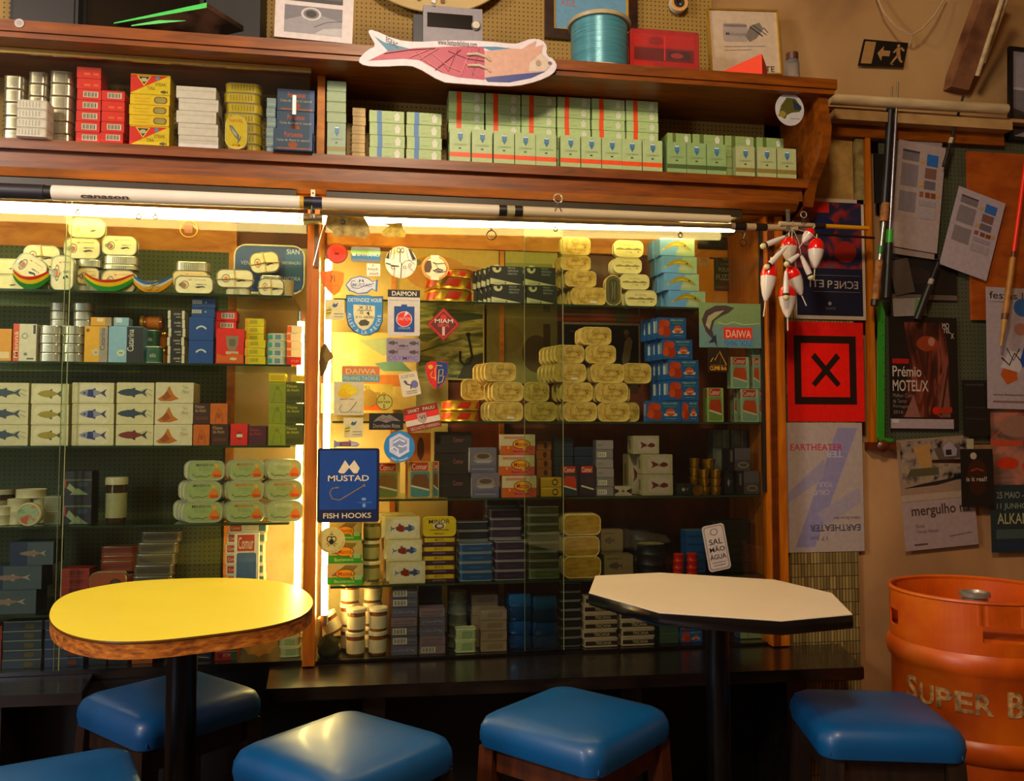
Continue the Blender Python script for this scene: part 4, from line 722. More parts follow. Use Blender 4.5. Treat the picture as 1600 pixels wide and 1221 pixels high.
for i, p0 in enumerate([701, 736.5, 771, 804.5, 838]):
    stack('sorange', p0, p0 + 33, [54 - i * .6], A, 'green upright carton with orange band,', f'{on[i]} from left in the left front group', -.077, .03, group='small upright cartons with orange bands')
for i, p0 in enumerate([877, 910, 943, 975.5, 1008]):
    stack('sorange', p0, p0 + 31.8, [52 - i * .4], A, 'green upright carton with orange band,', f'{on[i]} from left in the right front group', -.077, .03, group='small upright cartons with orange bands')
for i, p0 in enumerate([1046, 1078, 1109.5]):
    stack('sdark', p0, p0 + 31, [50], A, 'green upright carton with dark band,', f'{on[i]} of the three dark-banded', -.077, .03, group='small upright cartons with dark bands')
for i, p0 in enumerate([1156, 1190, 1221]):
    stack('solive', p0, p0 + 30.5, [49], A, 'green upright carton with olive band,', f'{on[i]} of the three by the end panel', -.077, .03, group='small upright cartons with olive bands')
for i, (p0, p1) in enumerate([(1047, 1085), (1087, 1136), (1139, 1185), (1189, 1232)]):
    stack('gdark', p0, p1, [17.5] * 4, A, 'green carton, dark stripe', f'of {on[i]} dark-striped stack from left', -.044, .075, .0008)
# ================================================================ WARES: left bay, row 1
L1 = SH['L1']
def pl(key, x0, y0, x1, y1, Y, label, d=.022, rot=0, group=None, z=None, rz=0):
    """place by the pixel box of the front; z given = stands exactly there"""
    xm, ym = (x0 + x1) / 2, (y0 + y1) / 2; sc = S(xm, ym, Y); w = (x1 - x0) * sc; h = (y1 - y0) * sc; p = P(xm, ym, Y); zz = p.z - h / 2 if z is None else z
    c = Vector((p.x, Y, zz + h / 2)) if not rot else Vector((p.x, Y, p.z if z is None else z + (abs(w / 2 * math.sin(R(rot))) + abs(h / 2 * math.cos(R(rot))))))
    M = Matrix.Rotation(-R(rot), 3, 'Y') @ Vector((0, 0, -h / 2))
    return place(key, w, h, d, c + M, label, group, (0, -R(rot), rz) if rz == 0 else (0, 0, rz))
G1 = 'cream lidded tins on the top left shelf'
z = stack('silverc', 113, 150, [13.5], L1, 'ribbed silver tin', 'at the foot of the second stack, top left shelf', .06, .05, keys=['silverc'])
z = stack('creamo', 113, 150, [28], L1, 'cream lidded tin', 'behind the upright tin, top left shelf', .06, .022, z0=z)
z = stack('silver', 112, 151, [12.5], L1, 'ribbed silver tin', 'midway in the second stack, top left shelf', .06, .05, z0=z)
z = stack('cream', 90, 149, [34], L1, 'cream lidded tin on edge', 'below the bright topmost tin', .06, .022, z0=z)
z = stack('whitelid', 98, 157, [32], L1, 'bright white lidded tin', 'topmost on the upper left shelf', .06, .022, z0=z)
z = stack('creamo', 152, 207, [38], L1, 'cream lidded tin with orange dot', 'behind the right paper boat', .05, .022)
z = stack('silver', 153, 208, [8, 14], L1, 'ribbed silver tin', 'in mid-stack above the right boat', .05, .05, z0=z)
z = stack('cream', 151, 208, [32], L1, 'cream lidded tin with orange dot', 'on top above the right boat', .05, .022, z0=z)
pl('cream', 80, 401, 114, 457, .03, 'olive lidded tin standing upright between the two boats', .022, z=L1 + .0005)
stack('silver', 26, 76, [14, 14, 13], L1, 'ribbed silver tin', 'under the tied tin behind left boat', .075, .05)
pl('creamt', 38, 380, 92, 414, .075, 'tied cream tin behind the left boat, upper one', z=L1 + 41.5 * S(50, 440, .075))
pl('cream', 22, 399, 70, 440, .035, 'cream tin tilted in the left paper boat', rot=-32)
stack('whitelid', -30, 32, [27, 25], L1, 'glaring yellow-white tin', 'at the left frame edge, top left shelf', .06, .022)
def boat(x0, x1, y0, y1, Y, cols, lab, rot=0):
    e = empty('toy_boat', (0, 0, 0), lab, 'boat'); sc = S((x0 + x1) / 2, y1, Y); L = (x1 - x0) * sc; h = (y1 - y0) * sc; xc = X((x0 + x1) / 2, Y, y1); e.location = (xc, Y, L1 + .001)
    n = 14
    for k, (c, a, b) in enumerate(cols):
        m = MB(); vs = []; 
        def pt(t, f, sd):
            s_ = abs(t) ** 2.2; wd = .024 * (1 - s_) ** .6 + .001; base = h * .45 * s_; zz = base + (h * .42 * (1 - s_ * .3)) * f; ww = wd * (.45 + .55 * f)
            return (t * L / 2, .024 + sd * ww, zz)
        for sd in (-1, 1):
            for i in range(n + 1):
                t = -1 + 2 * i / n; vs += [pt(t, a, sd), pt(t, b, sd)]
        q = 2 * (n + 1); m.add(vs, [(2 * i, 2 * i + 2, 2 * i + 3, 2 * i + 1) for i in range(n)] + [(q + 2 * i + 1, q + 2 * i + 3, q + 2 * i + 2, q + 2 * i) for i in range(n)] + ([(2 * i, q + 2 * i, q + 2 * i + 2, 2 * i + 2) for i in range(n)] if a == 0 else []), c)
        m.obj(['hull', 'stripe', 'gunwale', 'rim'][k], e)
    return e
boat(16, 72, 412, 457, .012, [('#2f7a34', 0, .42), ('#e8c41c', .42, .74), ('#c8301c', .74, 1)], 'small red, yellow and green boat holding a tilted tin')
boat(130, 202, 416, 457, .016, [('#2f8a3c', 0, .42), ('#ecc81c', .42, .76), ('#c8301c', .76, 1)], 'small red, yellow and green boat before the orange-dot tins')
boat(205, 264, 418, 458, .02, [('#e0a020', 0, .42), ('#d8d8d0', .42, .7), ('#3a6ab0', .7, 1)], 'small blue, white and yellow boat with raffia')
m = MB(); rd = random.Random(5)
for i in range(16):
    q = [(rd.uniform(-.022, .022), rd.uniform(-.008, .012), rd.uniform(.002, .032)) for _ in range(4)]; m.tube(q, .0012, '#d8b85c', 5)
tag(m.obj('raffia_bundle', None, (X(230, .012), .026, L1 + .004)), 'tangled yellow raffia beside the blue and white boat', 'raffia')
stack('silver', 268, 322, [10, 10, 10, 10, 16], L1, 'ribbed silver tin', 'of the silver stack, top left shelf', .075, .05)
pl('creamo', 270, 419, 325, 447, .055, 'cream tin behind the front orange-dot tin, right of the boats', z=L1 + 12 * S(300, 430, .055))
pl('cream', 274, 430, 332, 459, .03, 'cream oval tin with orange dot at the shelf front', z=L1 + .0005)
z = stack('silverc', 347, 387, [12], L1, 'ribbed silver tin', 'under the string-tied tin, top left shelf', .035, .05)
pl('creamt', 339, 420, 395, 450, .035, 'string-tied cream tin resting on a ribbed silver tin', z=z)
z = stack('creamt', 400, 442, [29], L1, 'string-tied cream tin', 'at the front, before the round blue tin', .03, .022)
stack('whround', 420, 455, [29], L1, 'pale round tin', 'behind the tied tin by the blue sign', .055, .06)
z = stack('silver', 400, 438, [29, 9], L1, 'silver tin', 'under the tilted tied tin, top left shelf', .085, .05, keys=['silverc', 'silver'])
pl('creamt', 391, 388, 436, 421, .085, 'string-tied cream tin tilted before the blue sign', rot=8, z=z + .001)
def sign(name, lab, cat, x0, y0, x1, y1, Y, col, cmds, shape='r', rot=0, th=.0012, rad=.1, pts=None, thick=None, back=None, group=None, rough=.4, flip=False):
    xm, ym = (x0 + x1) / 2, (y0 + y1) / 2; sc = S(xm, ym, Y); w = (x1 - x0) * sc; h = (y1 - y0) * sc; p = P(xm, ym, Y); m = MB(); c = mat(col, rough)
    if shape == 'e': o = ell(0, h / 2, w / 2, h / 2, 40)
    elif shape == 'p': o = [((u - .5) * w, v * h) for u, v in pts]
    elif shape == 'R': o = rr(w, h, rad * min(w, h), 5, 0, h / 2)
    else: o = [(-w / 2, 0), (w / 2, 0), (w / 2, h), (-w / 2, h)]
    M = Matrix.Translation((0, 0, -h / 2)); m.prism(o, 0, thick or th, c, back or c, M); art(m, cmds, w, h, 0, M)
    return tag(m.obj(name, None, (p.x, Y, p.z), (0, R(rot), 0)), lab, cat, group)
sign('card_sign', 'dark blue rounded sign with white border at the back of the top left shelf', 'sign', 367, 382, 475, 460, .16, '#dfd9b8', [('R', .02, .04, .98, .97, .2, '#143f80'), ('r', .72, .1, .96, .9, '#1c5a98'), ('t', 'VENTE', .1, .58, .3, .66, '#a8b4c8'), ('t', 'DECORAÇÃO', .68, .6, .94, .68, '#c8d0d8'), ('t', 'SIAN', .74, .82, .92, .92, '#d0d8e0'), ('t', 'ANCORA', .66, .28, .94, .36, '#c8d0d8')], 'R', rad=.25, thick=.008)
m = MB(); m.ring((0, 0, 0), .024, .0009, '#d8a040', None, 32); m.box(-.011, .011, -.002, .002, -.013, .010, '#5a3418'); p = P(295, 358, -.006)
tag(m.obj('ring_sticker', None, (p.x, -.0065, p.z)), 'small thin ring with a brown square on the upper left glass', 'sticker')
# row 2
L2 = SH['L2']
stack('ochre', -14, 15, [52], L2, 'ochre carton', 'at the left frame edge, second left shelf', .04, .05)
stack('orwhite', 17, 54, [60], L2, 'white carton with orange strip', 'second left shelf', .035, .05)
stack('silver', 55, 90, [14.5] * 4, L2, 'ribbed silver tin', 'of the front-left silver column, second shelf', .035, .05)
stack('silver', 70, 100, [14] * 7, L2, 'ribbed silver tin', 'of the rear-left silver column, second shelf', .1, .05)
stack('silver', 91, 126, [14.5] * 4, L2, 'ribbed silver tin', 'of the front-right silver column, second shelf', .035, .05)
stack('silver', 107, 139, [14] * 7, L2, 'ribbed silver tin', 'of the rear-right silver column, second shelf', .1, .05)
z = stack('catyel', 129, 166, [58], L2, 'yellow and grey upright carton lettered Catarina,', 'second left shelf', .035, .05, group='cartons lettered Catarina')
stack('smallyel', 138, 171, [14], L2, 'small yellow carton', 'lying on the yellow Catarina carton', .035, .04, z0=z)
z = stack('catblue', 167, 222, [58], L2, 'blue and black upright carton lettered Catarina,', 'second left shelf', .035, .05, group='cartons lettered Catarina')
stack('smallblue', 173, 197, [14], L2, 'small light blue carton', 'lying on the blue Catarina carton', .035, .04, z0=z)
stack('greentin', 223, 250, [27], L2, 'dark green tin', 'at the bottom of the green pair, second shelf', .03, .045)
z = stack('greentin', 218, 244, [27, 28], L2, 'dark green tin', 'of the rear green pair, second shelf', .08, .045)
# jar lying on its side
o = place('amber', .045, .062, .045, (X(246, .08), .10, z + .024), 'amber jar with silver lid lying on the green tins', None, (0, -math.pi / 2, 0))
stack('amber', 243, 260, [27, 27], L2, 'small amber jar', 'behind the green tins, second shelf', .13, .03)
stack('bwtin', 260, 287, [14] * 6, L2, 'black and white carton', 'of the black-white column, second shelf', .035, .05, .003)
z = stack('deepblue', 293, 332, [37, 37], L2, 'deep blue carton with white arc', 'of the blue pair, second shelf', .04, .05)
stack('bluecode', 296, 333, [15, 15], L2, 'deep blue carton with bar code', 'above the blue pair', .045, .05, z0=z)
stack('redpot', 335, 379, [56], L2, 'large red carton with a beige pot', 'second left shelf', .03, .04)
stack('redcode', 334, 367, [14, 14, 14, 14, 14, 16], L2, 'red carton with bar code', 'behind the pot carton', .075, .045)
stack('yelcode', 381, 413, [13] * 3, L2, 'yellow carton', 'of the front yellow trio, second shelf', .03, .045, group='yellow cartons on the second left shelf')
stack('yelcode', 381, 411, [12.5] * 6, L2, 'yellow carton', 'of the rear yellow column, second shelf', .08, .045, group='yellow cartons on the second left shelf')
stack('teal', 415, 445, [12.5] * 4, L2, 'white and teal tin', 'of the teal column, second shelf', .03, .045)
z = stack('redlow', 446, 470, [12.5], L2, 'flat red carton', 'under the orange and white cartons, second shelf', .03, .04)
stack('orangec', 446, 470, [12.5] * 4, L2, 'orange and white carton', 'of the glaring column, second shelf', .03, .04, z0=z)
# row 3
L3 = SH['L3']
def rows(keys, x0, x1, hs, sh, desc, where, Y=.03, d=.09, **k): return stack(keys[0], x0, x1, hs, sh, desc, where, Y, d, keys=keys, **k)
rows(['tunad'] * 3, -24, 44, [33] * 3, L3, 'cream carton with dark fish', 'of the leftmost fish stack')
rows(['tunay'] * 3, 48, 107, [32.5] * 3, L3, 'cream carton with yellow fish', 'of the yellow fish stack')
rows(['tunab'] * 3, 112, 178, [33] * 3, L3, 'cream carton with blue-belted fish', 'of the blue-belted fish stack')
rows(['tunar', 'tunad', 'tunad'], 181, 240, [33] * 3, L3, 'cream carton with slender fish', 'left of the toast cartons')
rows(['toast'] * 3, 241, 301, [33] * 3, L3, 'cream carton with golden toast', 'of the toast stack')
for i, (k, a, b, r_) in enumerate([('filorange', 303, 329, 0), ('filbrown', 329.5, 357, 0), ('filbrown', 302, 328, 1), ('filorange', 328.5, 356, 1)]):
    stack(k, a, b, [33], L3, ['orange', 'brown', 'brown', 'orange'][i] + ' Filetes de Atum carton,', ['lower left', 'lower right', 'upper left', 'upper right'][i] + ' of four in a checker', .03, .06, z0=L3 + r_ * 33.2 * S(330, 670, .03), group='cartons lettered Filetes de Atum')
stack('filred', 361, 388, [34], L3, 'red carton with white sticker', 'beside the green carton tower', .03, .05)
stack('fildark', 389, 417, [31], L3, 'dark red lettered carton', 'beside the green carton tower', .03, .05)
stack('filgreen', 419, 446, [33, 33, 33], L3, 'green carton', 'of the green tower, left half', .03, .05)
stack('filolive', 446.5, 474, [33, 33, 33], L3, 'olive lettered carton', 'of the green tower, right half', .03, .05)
z = L3 + 99.5 * S(440, 640, .03)
stack('yelsmall', 419, 446, [13], L3, 'flat yellow carton', 'on the left half of the green tower', .03, .05, z0=z)
stack('yelsmall', 455, 474, [11], L3, 'flat yellow carton', 'on the right half of the green tower', .03, .05, z0=z)
# row 4
L4 = SH['L4']
stack('jardim', -16, 22, [50], L4, 'dark jar with pale lid', 'standing at the left frame edge, fourth shelf', .16, .07)
z = stack('whround', -8, 18, [15, 15], L4, 'white round tin', 'of the low pair at left frame edge', .05, .05)
z = stack('whround', 8, 46, [20, 20], L4, 'white round tin', 'of the column left of the open tin', .06, .07)
stack('whround', 20, 68, [14], L4, 'white round tin', 'lying on the white tin columns', .075, .07, z0=z)
stack('whround', 47, 72, [20, 20], L4, 'white round tin', 'of the column behind the open tin', .09, .07)
e = empty('open_round_tin', (X(51, .025), .02, L4 + .033), 'round white tin on its side showing a green and red lid', 'tin'); m = MB(); M = Matrix.Rotation(math.pi / 2, 4, 'X')
m.lathe([(0, -.02), (.032, -.02), (.033, 0), (.030, .003), (.028, .002)], '#cfc8a4', 32, M); m.obj('body', e)
m = MB(); m.lathe([(.028, .0015), (0, .0015)], blotch('lid_print', [(.35, '#5c8c6c'), (.5, '#a8b890'), (.6, '#b0582c')], 30, .4), 32, M); m.obj('lid', e)
stack('clearbox', 74, 100, [22, 22], L4, 'murky clear plastic box', 'right of the open round tin', .06, .07)
stack('darkcan', 103, 147, [45, 38], L4, 'dark patterned carton', 'of the dark pair, fourth left shelf', .05, .06)
stack('jarwhite', 162, 198, [72], L4, 'tall jar with white lid and label,', 'fourth left shelf', .05, .07)
MK = dict(b='minblack', r='minred', p='minpale')
for nm, xs, hs, k in (('left', [(288, 350), (290, 348), (294, 352)], [33, 32, 32], 'minblack'), ('middle', [(355, 416), (357, 415), (358, 414)], [33, 32, 32], 'minred'), ('right', [(419, 476), (417, 474), (418, 473)], [33, 32, 32], 'minpale')):
    z = L4
    for i, (a, b) in enumerate(xs):
        kk = 'minred' if (k == 'minpale' and i == 1) else k
        for q in range((3 - i) if nm != 'right' else (2 if i else 1), 0, -1): stack('minside', a - 5 * q, b - 5 * q, [hs[i]], L4, 'pale tin', f'behind the {nm} MINERVA column, {ORD[i]} row, {["nearest","middle","rearmost"][q-1]}', .035 + .026 * q, .022, z0=z, group='pale tins behind the lettered ones')
        z2 = stack(kk, a, b, [hs[i]], L4, 'oval-cornered green MINERVA tin,', f'{["bottom","middle","top"][i]} of the {nm} column', .035, .024, z0=z, group='tins lettered MINERVA'); z = z2
# row 5
L5 = SH['L5']
stack('greyfish', -30, 66, [37], L5, 'blue-grey carton with a small fish', 'lowest of the fish trio, fifth shelf', .04, .08)
stack('greyfish', -28, 72, [37], L5, 'blue-grey carton with a small fish', 'middle of the fish trio, fifth shelf', .042, .08, z0=L5 + 37.3 * S(20, 930, .04))
stack('greyfish', 22, 90, [36], L5, 'blue-grey carton with a small fish', 'top of the fish trio, fifth shelf', .044, .08, z0=L5 + 74.6 * S(20, 930, .04))
L5b = L5 - .003
m = MB(); m.box(X(100, .03), XP0 - .05, .035, .275, L5b - .012, L5b - .003, WOODD); tag(m.obj('wooden_shelf'), 'dark low shelf hidden behind the yellow table top', 'shelf')
stack('redtin', 101, 146, [13.5] * 5, L5b, 'rusty red carton', 'of the red stack behind yellow table', .045, .06)
z = stack('orflat', 150, 203, [14, 14], L5b, 'rusty orange tin', 'of the low pair behind yellow table', .045, .05)
z = stack('orface', 146, 204, [33], L5b, 'rusty orange tin on edge', 'behind the yellow table', .045, .024, z0=z)
z = stack('orflat', 160, 216, [17, 8, 14], L5b, 'orange flat tin', 'of the tilted stack behind yellow table', .10, .05, z0=L5b + .001 + 55 * S(180, 900, .1))
place('orflat', .1, .095, .05, (X(188, .1), .1, L5b + .0005), 'deep rusty tin supporting the orange tilted tins', None)
stack('brtin', 214, 277, [17] * 7, L5b, 'grey-brown flat tin', 'of the tin stack behind yellow table', .055, .05, shifts=[-3, -3, -3, -2, 1, 3, 8])
z = stack('comurside', 357, 416, [16] * 8, L5b, 'white Comur carton', 'of the white carton stack, left bay', .06, .05, shifts=[2, 2, 1, 0, -1, -1, 1, 3])
pl('comurblue', 366, 846, 403, 962, .035, 'white Comur carton with blue picture standing before the white stack', .018, z=L5b)
# row 6 (floor of the left bay)
L6 = SH['L6'] - .001
stack('redtin', -20, 14, [22, 22, 22], L6, 'dull red carton', 'at the bottom left frame edge', .05, .06)
stack('tray', 16, 76, [14.5] * 5, L6, 'blue-grey packed tray', 'of the left tray stack, bottom left', .045, .09)
stack('trayb', 80, 140, [14.5] * 5, L6, 'dark blue packed tray', 'of the right tray stack, bottom left', .045, .09)
stack('blackglass', 148, 176, [30, 22], L6, 'black carton with glassy front', 'of the left black pair under yellow table', .05, .06)
stack('blackglass', 178, 208, [28, 22], L6, 'black carton with glassy front', 'of the right black pair under yellow table', .05, .06)
stack('orangebar', 215, 247, [16] * 5, L6, 'dull orange carton', 'of the orange column under yellow table', .045, .06)
stack('comurdk', 250, 278, [20, 20, 20], L6, 'dark red carton', 'beside the orange column, under yellow table', .08, .06)
stack('comurdk', 309, 338, [16] * 4, L6, 'dark carton', 'right of the table column', .06, .05)
stack('atumred', 342, 378, [14.5] * 6, L6, 'red ATUM carton', 'of the red lettered stack', .045, .05)
p = P(404, 1026, .06); e = empty('round_plaque', (p.x, .075, L6 + .062), 'tan scalloped round plaque with a dark head shape', 'plaque'); m = MB(); k = 36
m.prism([((.058 + .004 * math.cos(12 * 2 * math.pi * i / k)) * math.cos(2 * math.pi * i / k), (.058 + .004 * math.cos(12 * 2 * math.pi * i / k)) * math.sin(2 * math.pi * i / k)) for i in range(k)], -.006, .006, blotch('plaque_tan', [(.3, '#9c6420'), (.7, '#c89440')], 20)); m.obj('disc', e)
m = MB(); m.prism(ell(0.004, .004, .022, .024), -.009, -.006, '#3c2c1c'); m.obj('head_relief', e)
stack('clearstack', 441, 473, [15, 15, 15], L6, 'pale clear plastic tub', 'of the tub stack left of the post', .05, .06)
# ================================================================ WARES: right bay, row 1
R1 = SH['R1']
stack('goldround', 664, 741, [20.5, 20.5], R1, 'gold and red round tin', 'of the round pair, top right shelf', .02, .14)
stack('goldround', 697, 741, [15], R1, 'gold and red round tin', 'crowning the round pair, top right shelf', .06, .1, z0=R1 + 41.4 * S(700, 450, .02))
for r in range(5):
    dxp = -7 * r
    for q, (x0, x1) in enumerate([(766, 818), (820.5, 869)]):
        if q == 1 and r > 1: continue
        for i in range(2):
            lab = f'black Peixe Espada Preto carton, {["lower","upper"][i]} {["left","right"][q]} column' + (', front' if r == 0 else f', {["second","third","fourth","rearmost"][r-1]} row')
            stack('peixe', x0 + dxp + (2 if i == 0 else 0), x1 + dxp + (2 if i == 0 else 0), [29], R1, lab, '', .022 + .026 * r, .024, z0=R1 + i * 29.2 * S(800, 450, .03), group='black cartons lettered Peixe Espada Preto')
def gold(x0, x1, i_h, nb, lab, zb, key='goldtin', Y=.03, step=-6, sh=None, grp='gold paper-wrapped sardine tins'):
    for r in range(nb + 1):
        l = lab + ('' if r == 0 else f', {["directly behind it","two rows behind","three rows behind","four rows behind","rearmost"][r-1]}')
        z = stack(key, x0 + step * r, x1 + step * r, [i_h], R1, l, '', Y + .025 * r, .022, z0=zb, jit=.001, group=grp)
        if r == 0: zz = z
    return zz
T = 'in the gold column of top right shelf'
z = gold(893, 948, 29, 4, 'gold wrapped tin, bottom ' + T, R1, 'goldlabel'); z = gold(884, 934, 26, 4, 'gold wrapped tin, second ' + T, z); z = gold(877, 925, 24, 2, 'gold wrapped tin, third ' + T, z); z = gold(876, 925, 30, 0, 'bright gold wrapped tin, topmost ' + T, z)
pl('fishlid', 945, 430, 972, 479, .03, 'cream tin standing upright with a dark fish-filled lid', .03, z=R1 + .0005)
T = 'of cream tin column beside blue bird cartons'; g = 'cream tins with wavy print'
z = gold(978, 1029, 27, 1, 'wavy print tin, bottom ' + T, R1, 'wavetin', grp=g); z = gold(970, 1017, 25, 0, 'wavy print tin, second ' + T, z, 'wavetin', grp=g); z = gold(960, 1006, 26, 1, 'wavy print tin, third ' + T, z, 'wavetin', grp=g); gold(960, 1008, 28, 0, 'wavy print tin, topmost ' + T, z, 'wavetin', grp=g)
for i, (x0, x1, h) in enumerate([(1046, 1104, 27), (1040, 1095, 27), (1036, 1092, 27), (1033, 1088, 29)]):
    for r in range(2):
        stack('birdbox', x0 - 11 * r, x1 - 11 * r, [h], R1, 'light blue carton with yellow arched fish,', ['bottom', 'second', 'third', 'topmost'][i] + (' of the front column' if r == 0 else ' of the column behind'), .03 + .052 * r, .05, z0=R1 + sum([27.2, 27.2, 27.2][:i]) * S(1060, 440, .03), group='light blue cartons with a yellow fish')
stack('greylab', 1128, 1152, [17], R1, 'mauve and white carton', 'below the FOUR FUZZ poster', .20, .05)
stack('comurdk', 1104, 1127, [20], R1, 'dark violet carton', 'below the FOUR FUZZ poster', .20, .05)
# row 2
R2 = SH['R2']; T = lambda r, c: f'gold wrapped tin, {r} row, {c}'
hh = 31 * S(850, 640, .03)
for i, (x0, x1, lab, nb, key) in enumerate([(763, 818, 'leftmost', 2, 'goldlabel'), (820, 870, 'second from left', 0, 'goldtin'), (880, 933, 'third from left', 2, 'goldtin'), (935, 985, 'fourth from left', 0, 'goldtin')]): gold(x0, x1, 31, nb, T('bottom', lab), R2, key)
for i, (x0, x1, lab, nb, key) in enumerate([(768, 818, 'leftmost', 4, 'goldtin'), (818.5, 859, 'second from left', 0, 'goldtin'), (876, 927, 'third from left', 2, 'goldtin'), (931, 982, 'fourth from left', 1, 'goldtin')]): gold(x0, x1, 31, nb, T('second', lab), R2 + hh, key)
for i, (x0, x1, lab, nb, key) in enumerate([(757, 807, 'leftmost', 3, 'goldtin'), (865, 917, 'second from left', 4, 'goldlabel'), (924, 977, 'third from left', 1, 'goldtin')]): gold(x0, x1, 30, nb, T('third', lab), R2 + hh * 2, key)
for i, (x0, x1, lab, nb, key) in enumerate([(867, 914, 'left', 4, 'goldtin'), (916, 964, 'right', 0, 'goldtin')]): gold(x0, x1, 29, nb, T('fourth', lab), R2 + hh * 2 + 30.2 * S(850, 580, .03), key)
gold(908, 957, 29, 2, 'gold wrapped tin crowning the big gold pile', R2 + hh * 2 + 59.4 * S(850, 580, .03), 'goldtin', step=-4)
pl('goldtin', 972, 566, 1019, 598, .058, 'gold wrapped tin jutting out right of the gold pile', .024, z=R2 + hh * 2, rz=0, group='gold paper-wrapped sardine tins')
gold(955, 985, 30, 0, 'small gold tin hidden under the jutting one', R2 + hh, 'goldtin', Y=.083)
gold(960, 1000, 31, 0, 'lowest gold tin under the jutting one', R2, 'goldtin', Y=.083)
stack('goldround', 690, 752, [17, 17], R2, 'gold and red round tin', 'of the round pair left of gold tins', .04, .12)
stack('goldtin', 720, 762, [34], R2, 'pale gold tin', 'resting on the red and gold round tins', .09, .022, z0=R2 + 34.4 * S(720, 640, .04))
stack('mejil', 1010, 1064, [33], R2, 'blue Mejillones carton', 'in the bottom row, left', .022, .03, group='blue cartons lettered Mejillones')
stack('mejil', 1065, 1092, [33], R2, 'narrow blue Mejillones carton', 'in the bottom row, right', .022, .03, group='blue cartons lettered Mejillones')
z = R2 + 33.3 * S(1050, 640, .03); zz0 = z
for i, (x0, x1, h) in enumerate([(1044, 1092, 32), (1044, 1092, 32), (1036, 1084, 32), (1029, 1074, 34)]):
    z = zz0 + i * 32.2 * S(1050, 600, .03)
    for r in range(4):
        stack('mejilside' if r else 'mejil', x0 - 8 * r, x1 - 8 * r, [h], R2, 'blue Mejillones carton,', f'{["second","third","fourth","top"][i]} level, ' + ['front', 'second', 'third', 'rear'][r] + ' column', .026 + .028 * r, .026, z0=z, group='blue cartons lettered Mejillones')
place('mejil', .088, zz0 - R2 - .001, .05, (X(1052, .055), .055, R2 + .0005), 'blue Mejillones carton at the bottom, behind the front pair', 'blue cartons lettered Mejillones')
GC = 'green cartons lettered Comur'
stack('comurgr2', 1105, 1131, [54], R2, 'light green Comur carton', 'standing alone left of the others', .03, .035, group=GC)
stack('comurgreen', 1158, 1187, [52], R2, 'pale green Comur carton', 'bottom row beside the cabinet edge, left', .03, .03, group=GC); stack('comurgreen', 1187.5, 1190, [52], R2, 'pale green Comur carton', 'bottom row, sliver at the cabinet edge', .03, .03, group=GC)
stack('comurgreen', 1147, 1156, [52], R2, 'pale green Comur carton seen edgewise,', 'bottom row', .07, .03, group=GC)
z = R2 + 52.4 * S(1160, 630, .03)
stack('comurgreen', 1143, 1172, [50], R2, 'pale green Comur carton', 'upper row above the bottom pair', .03, .03, z0=z, group=GC)
stack('comurgreen', 1177, 1189, [50], R2, 'pale green Comur carton', 'upper row, cut by the cabinet edge', .03, .03, z0=z, group=GC)
z += 50.4 * S(1160, 580, .03); stack('comurgreen', 1176, 1189, [40], R2, 'pale green Comur carton', 'topmost beside the Daiwa picture', .03, .03, z0=z, group=GC)
place('clearbox', .05, z - R2 - .001 - 0.1, .05, (X(1165, .09), .09, R2 + .0005), 'murky clear plastic box behind the green Comur cartons', None)
# row 3
R3 = SH['R3']
CP = 'Comur cartons with pans'
stack('comurpan2', 588, 626, [56], R3, 'dim gold Comur carton', 'half behind the MUSTAD sign', .03, .04, group=CP)
stack('comurpan', 638, 676, [57], R3, 'gold Comur carton with pan picture', 'below the round blue sticker', .03, .045, group=CP); stack('comurpan', 676.5, 687, [57], R3, 'narrow gold Comur carton edge', 'beside the pan carton', .045, .04, group=CP)
stack('orpack', 634, 674, [50, 50], R3, 'tan carton with orange print', 'behind the gold Comur carton', .09, .05)
stack('comurdark', 680, 737, [35, 33, 34], R3, 'black Comur carton', 'of the black stack', .06, .05)
stack('shell', 738, 780, [39, 39], R3, 'mauve-grey carton with shell dish', 'of the mauve pair', .022, .06, shifts=[0, -4])
stack('manna', 785, 839, [34], R3, 'pink and orange Manná carton,', 'bottom of three', .022, .04, group='pink and orange Manná cartons')
stack('manna', 779, 835, [32], R3, 'pink and orange Manná carton,', 'middle of three', .022, .04, z0=R3 + 34.2 * S(810, 740, .022), group='pink and orange Manná cartons')
stack('manna', 783, 837, [32], R3, 'pink and orange Manná carton,', 'topmost of three', .022, .04, z0=R3 + 66.4 * S(810, 740, .022), group='pink and orange Manná cartons')
stack('goldpack', 845, 879, [15, 15], R3, 'small yellow carton', 'of the yellow pair, third right shelf', .03, .04)
stack('orpack', 838, 861, [14] * 6, R3, 'small dull orange carton', 'of the column behind the yellow pair', .10, .04)
stack('comurred', 877, 904, [48], R3, 'red Comur carton with white dots', 'third right shelf', .03, .03)
stack('comurdk', 905, 931, [48], R3, 'dark red Comur carton', 'beside the white-dotted one', .03, .03)
stack('navybox', 866, 896, [15] * 6, R3, 'navy carton', 'of the left navy stack behind Comur cartons', .09, .05)
stack('navybox', 897, 930, [15] * 5, R3, 'navy carton', 'of the right navy stack behind Comur cartons', .09, .05)
stack('greycode', 931, 958, [14.5] * 6, R3, 'grey-white coded carton', 'of the narrow grey column', .03, .04, keys=['greycode', 'greycode', 'greylab', 'greylab', 'greycode', 'greylab'])
stack('whitebow', 959, 986, [15], R3, 'small white carton with dark bow shape', 'third right shelf', .03, .04)
LB = 'cream cartons with a lobster'
z = stack('lobster', 1004, 1051, [33], R3, 'cream lobster carton', 'at the bottom, front', .03, .06, group=LB); z = stack('lobster', 1004, 1051, [31], R3, 'cream lobster carton', 'in the middle, front', .03, .06, z0=z, group=LB)
stack('lobster', 989, 1030, [29], R3, 'cream lobster carton', 'on top', .05, .06, z0=z, group=LB)
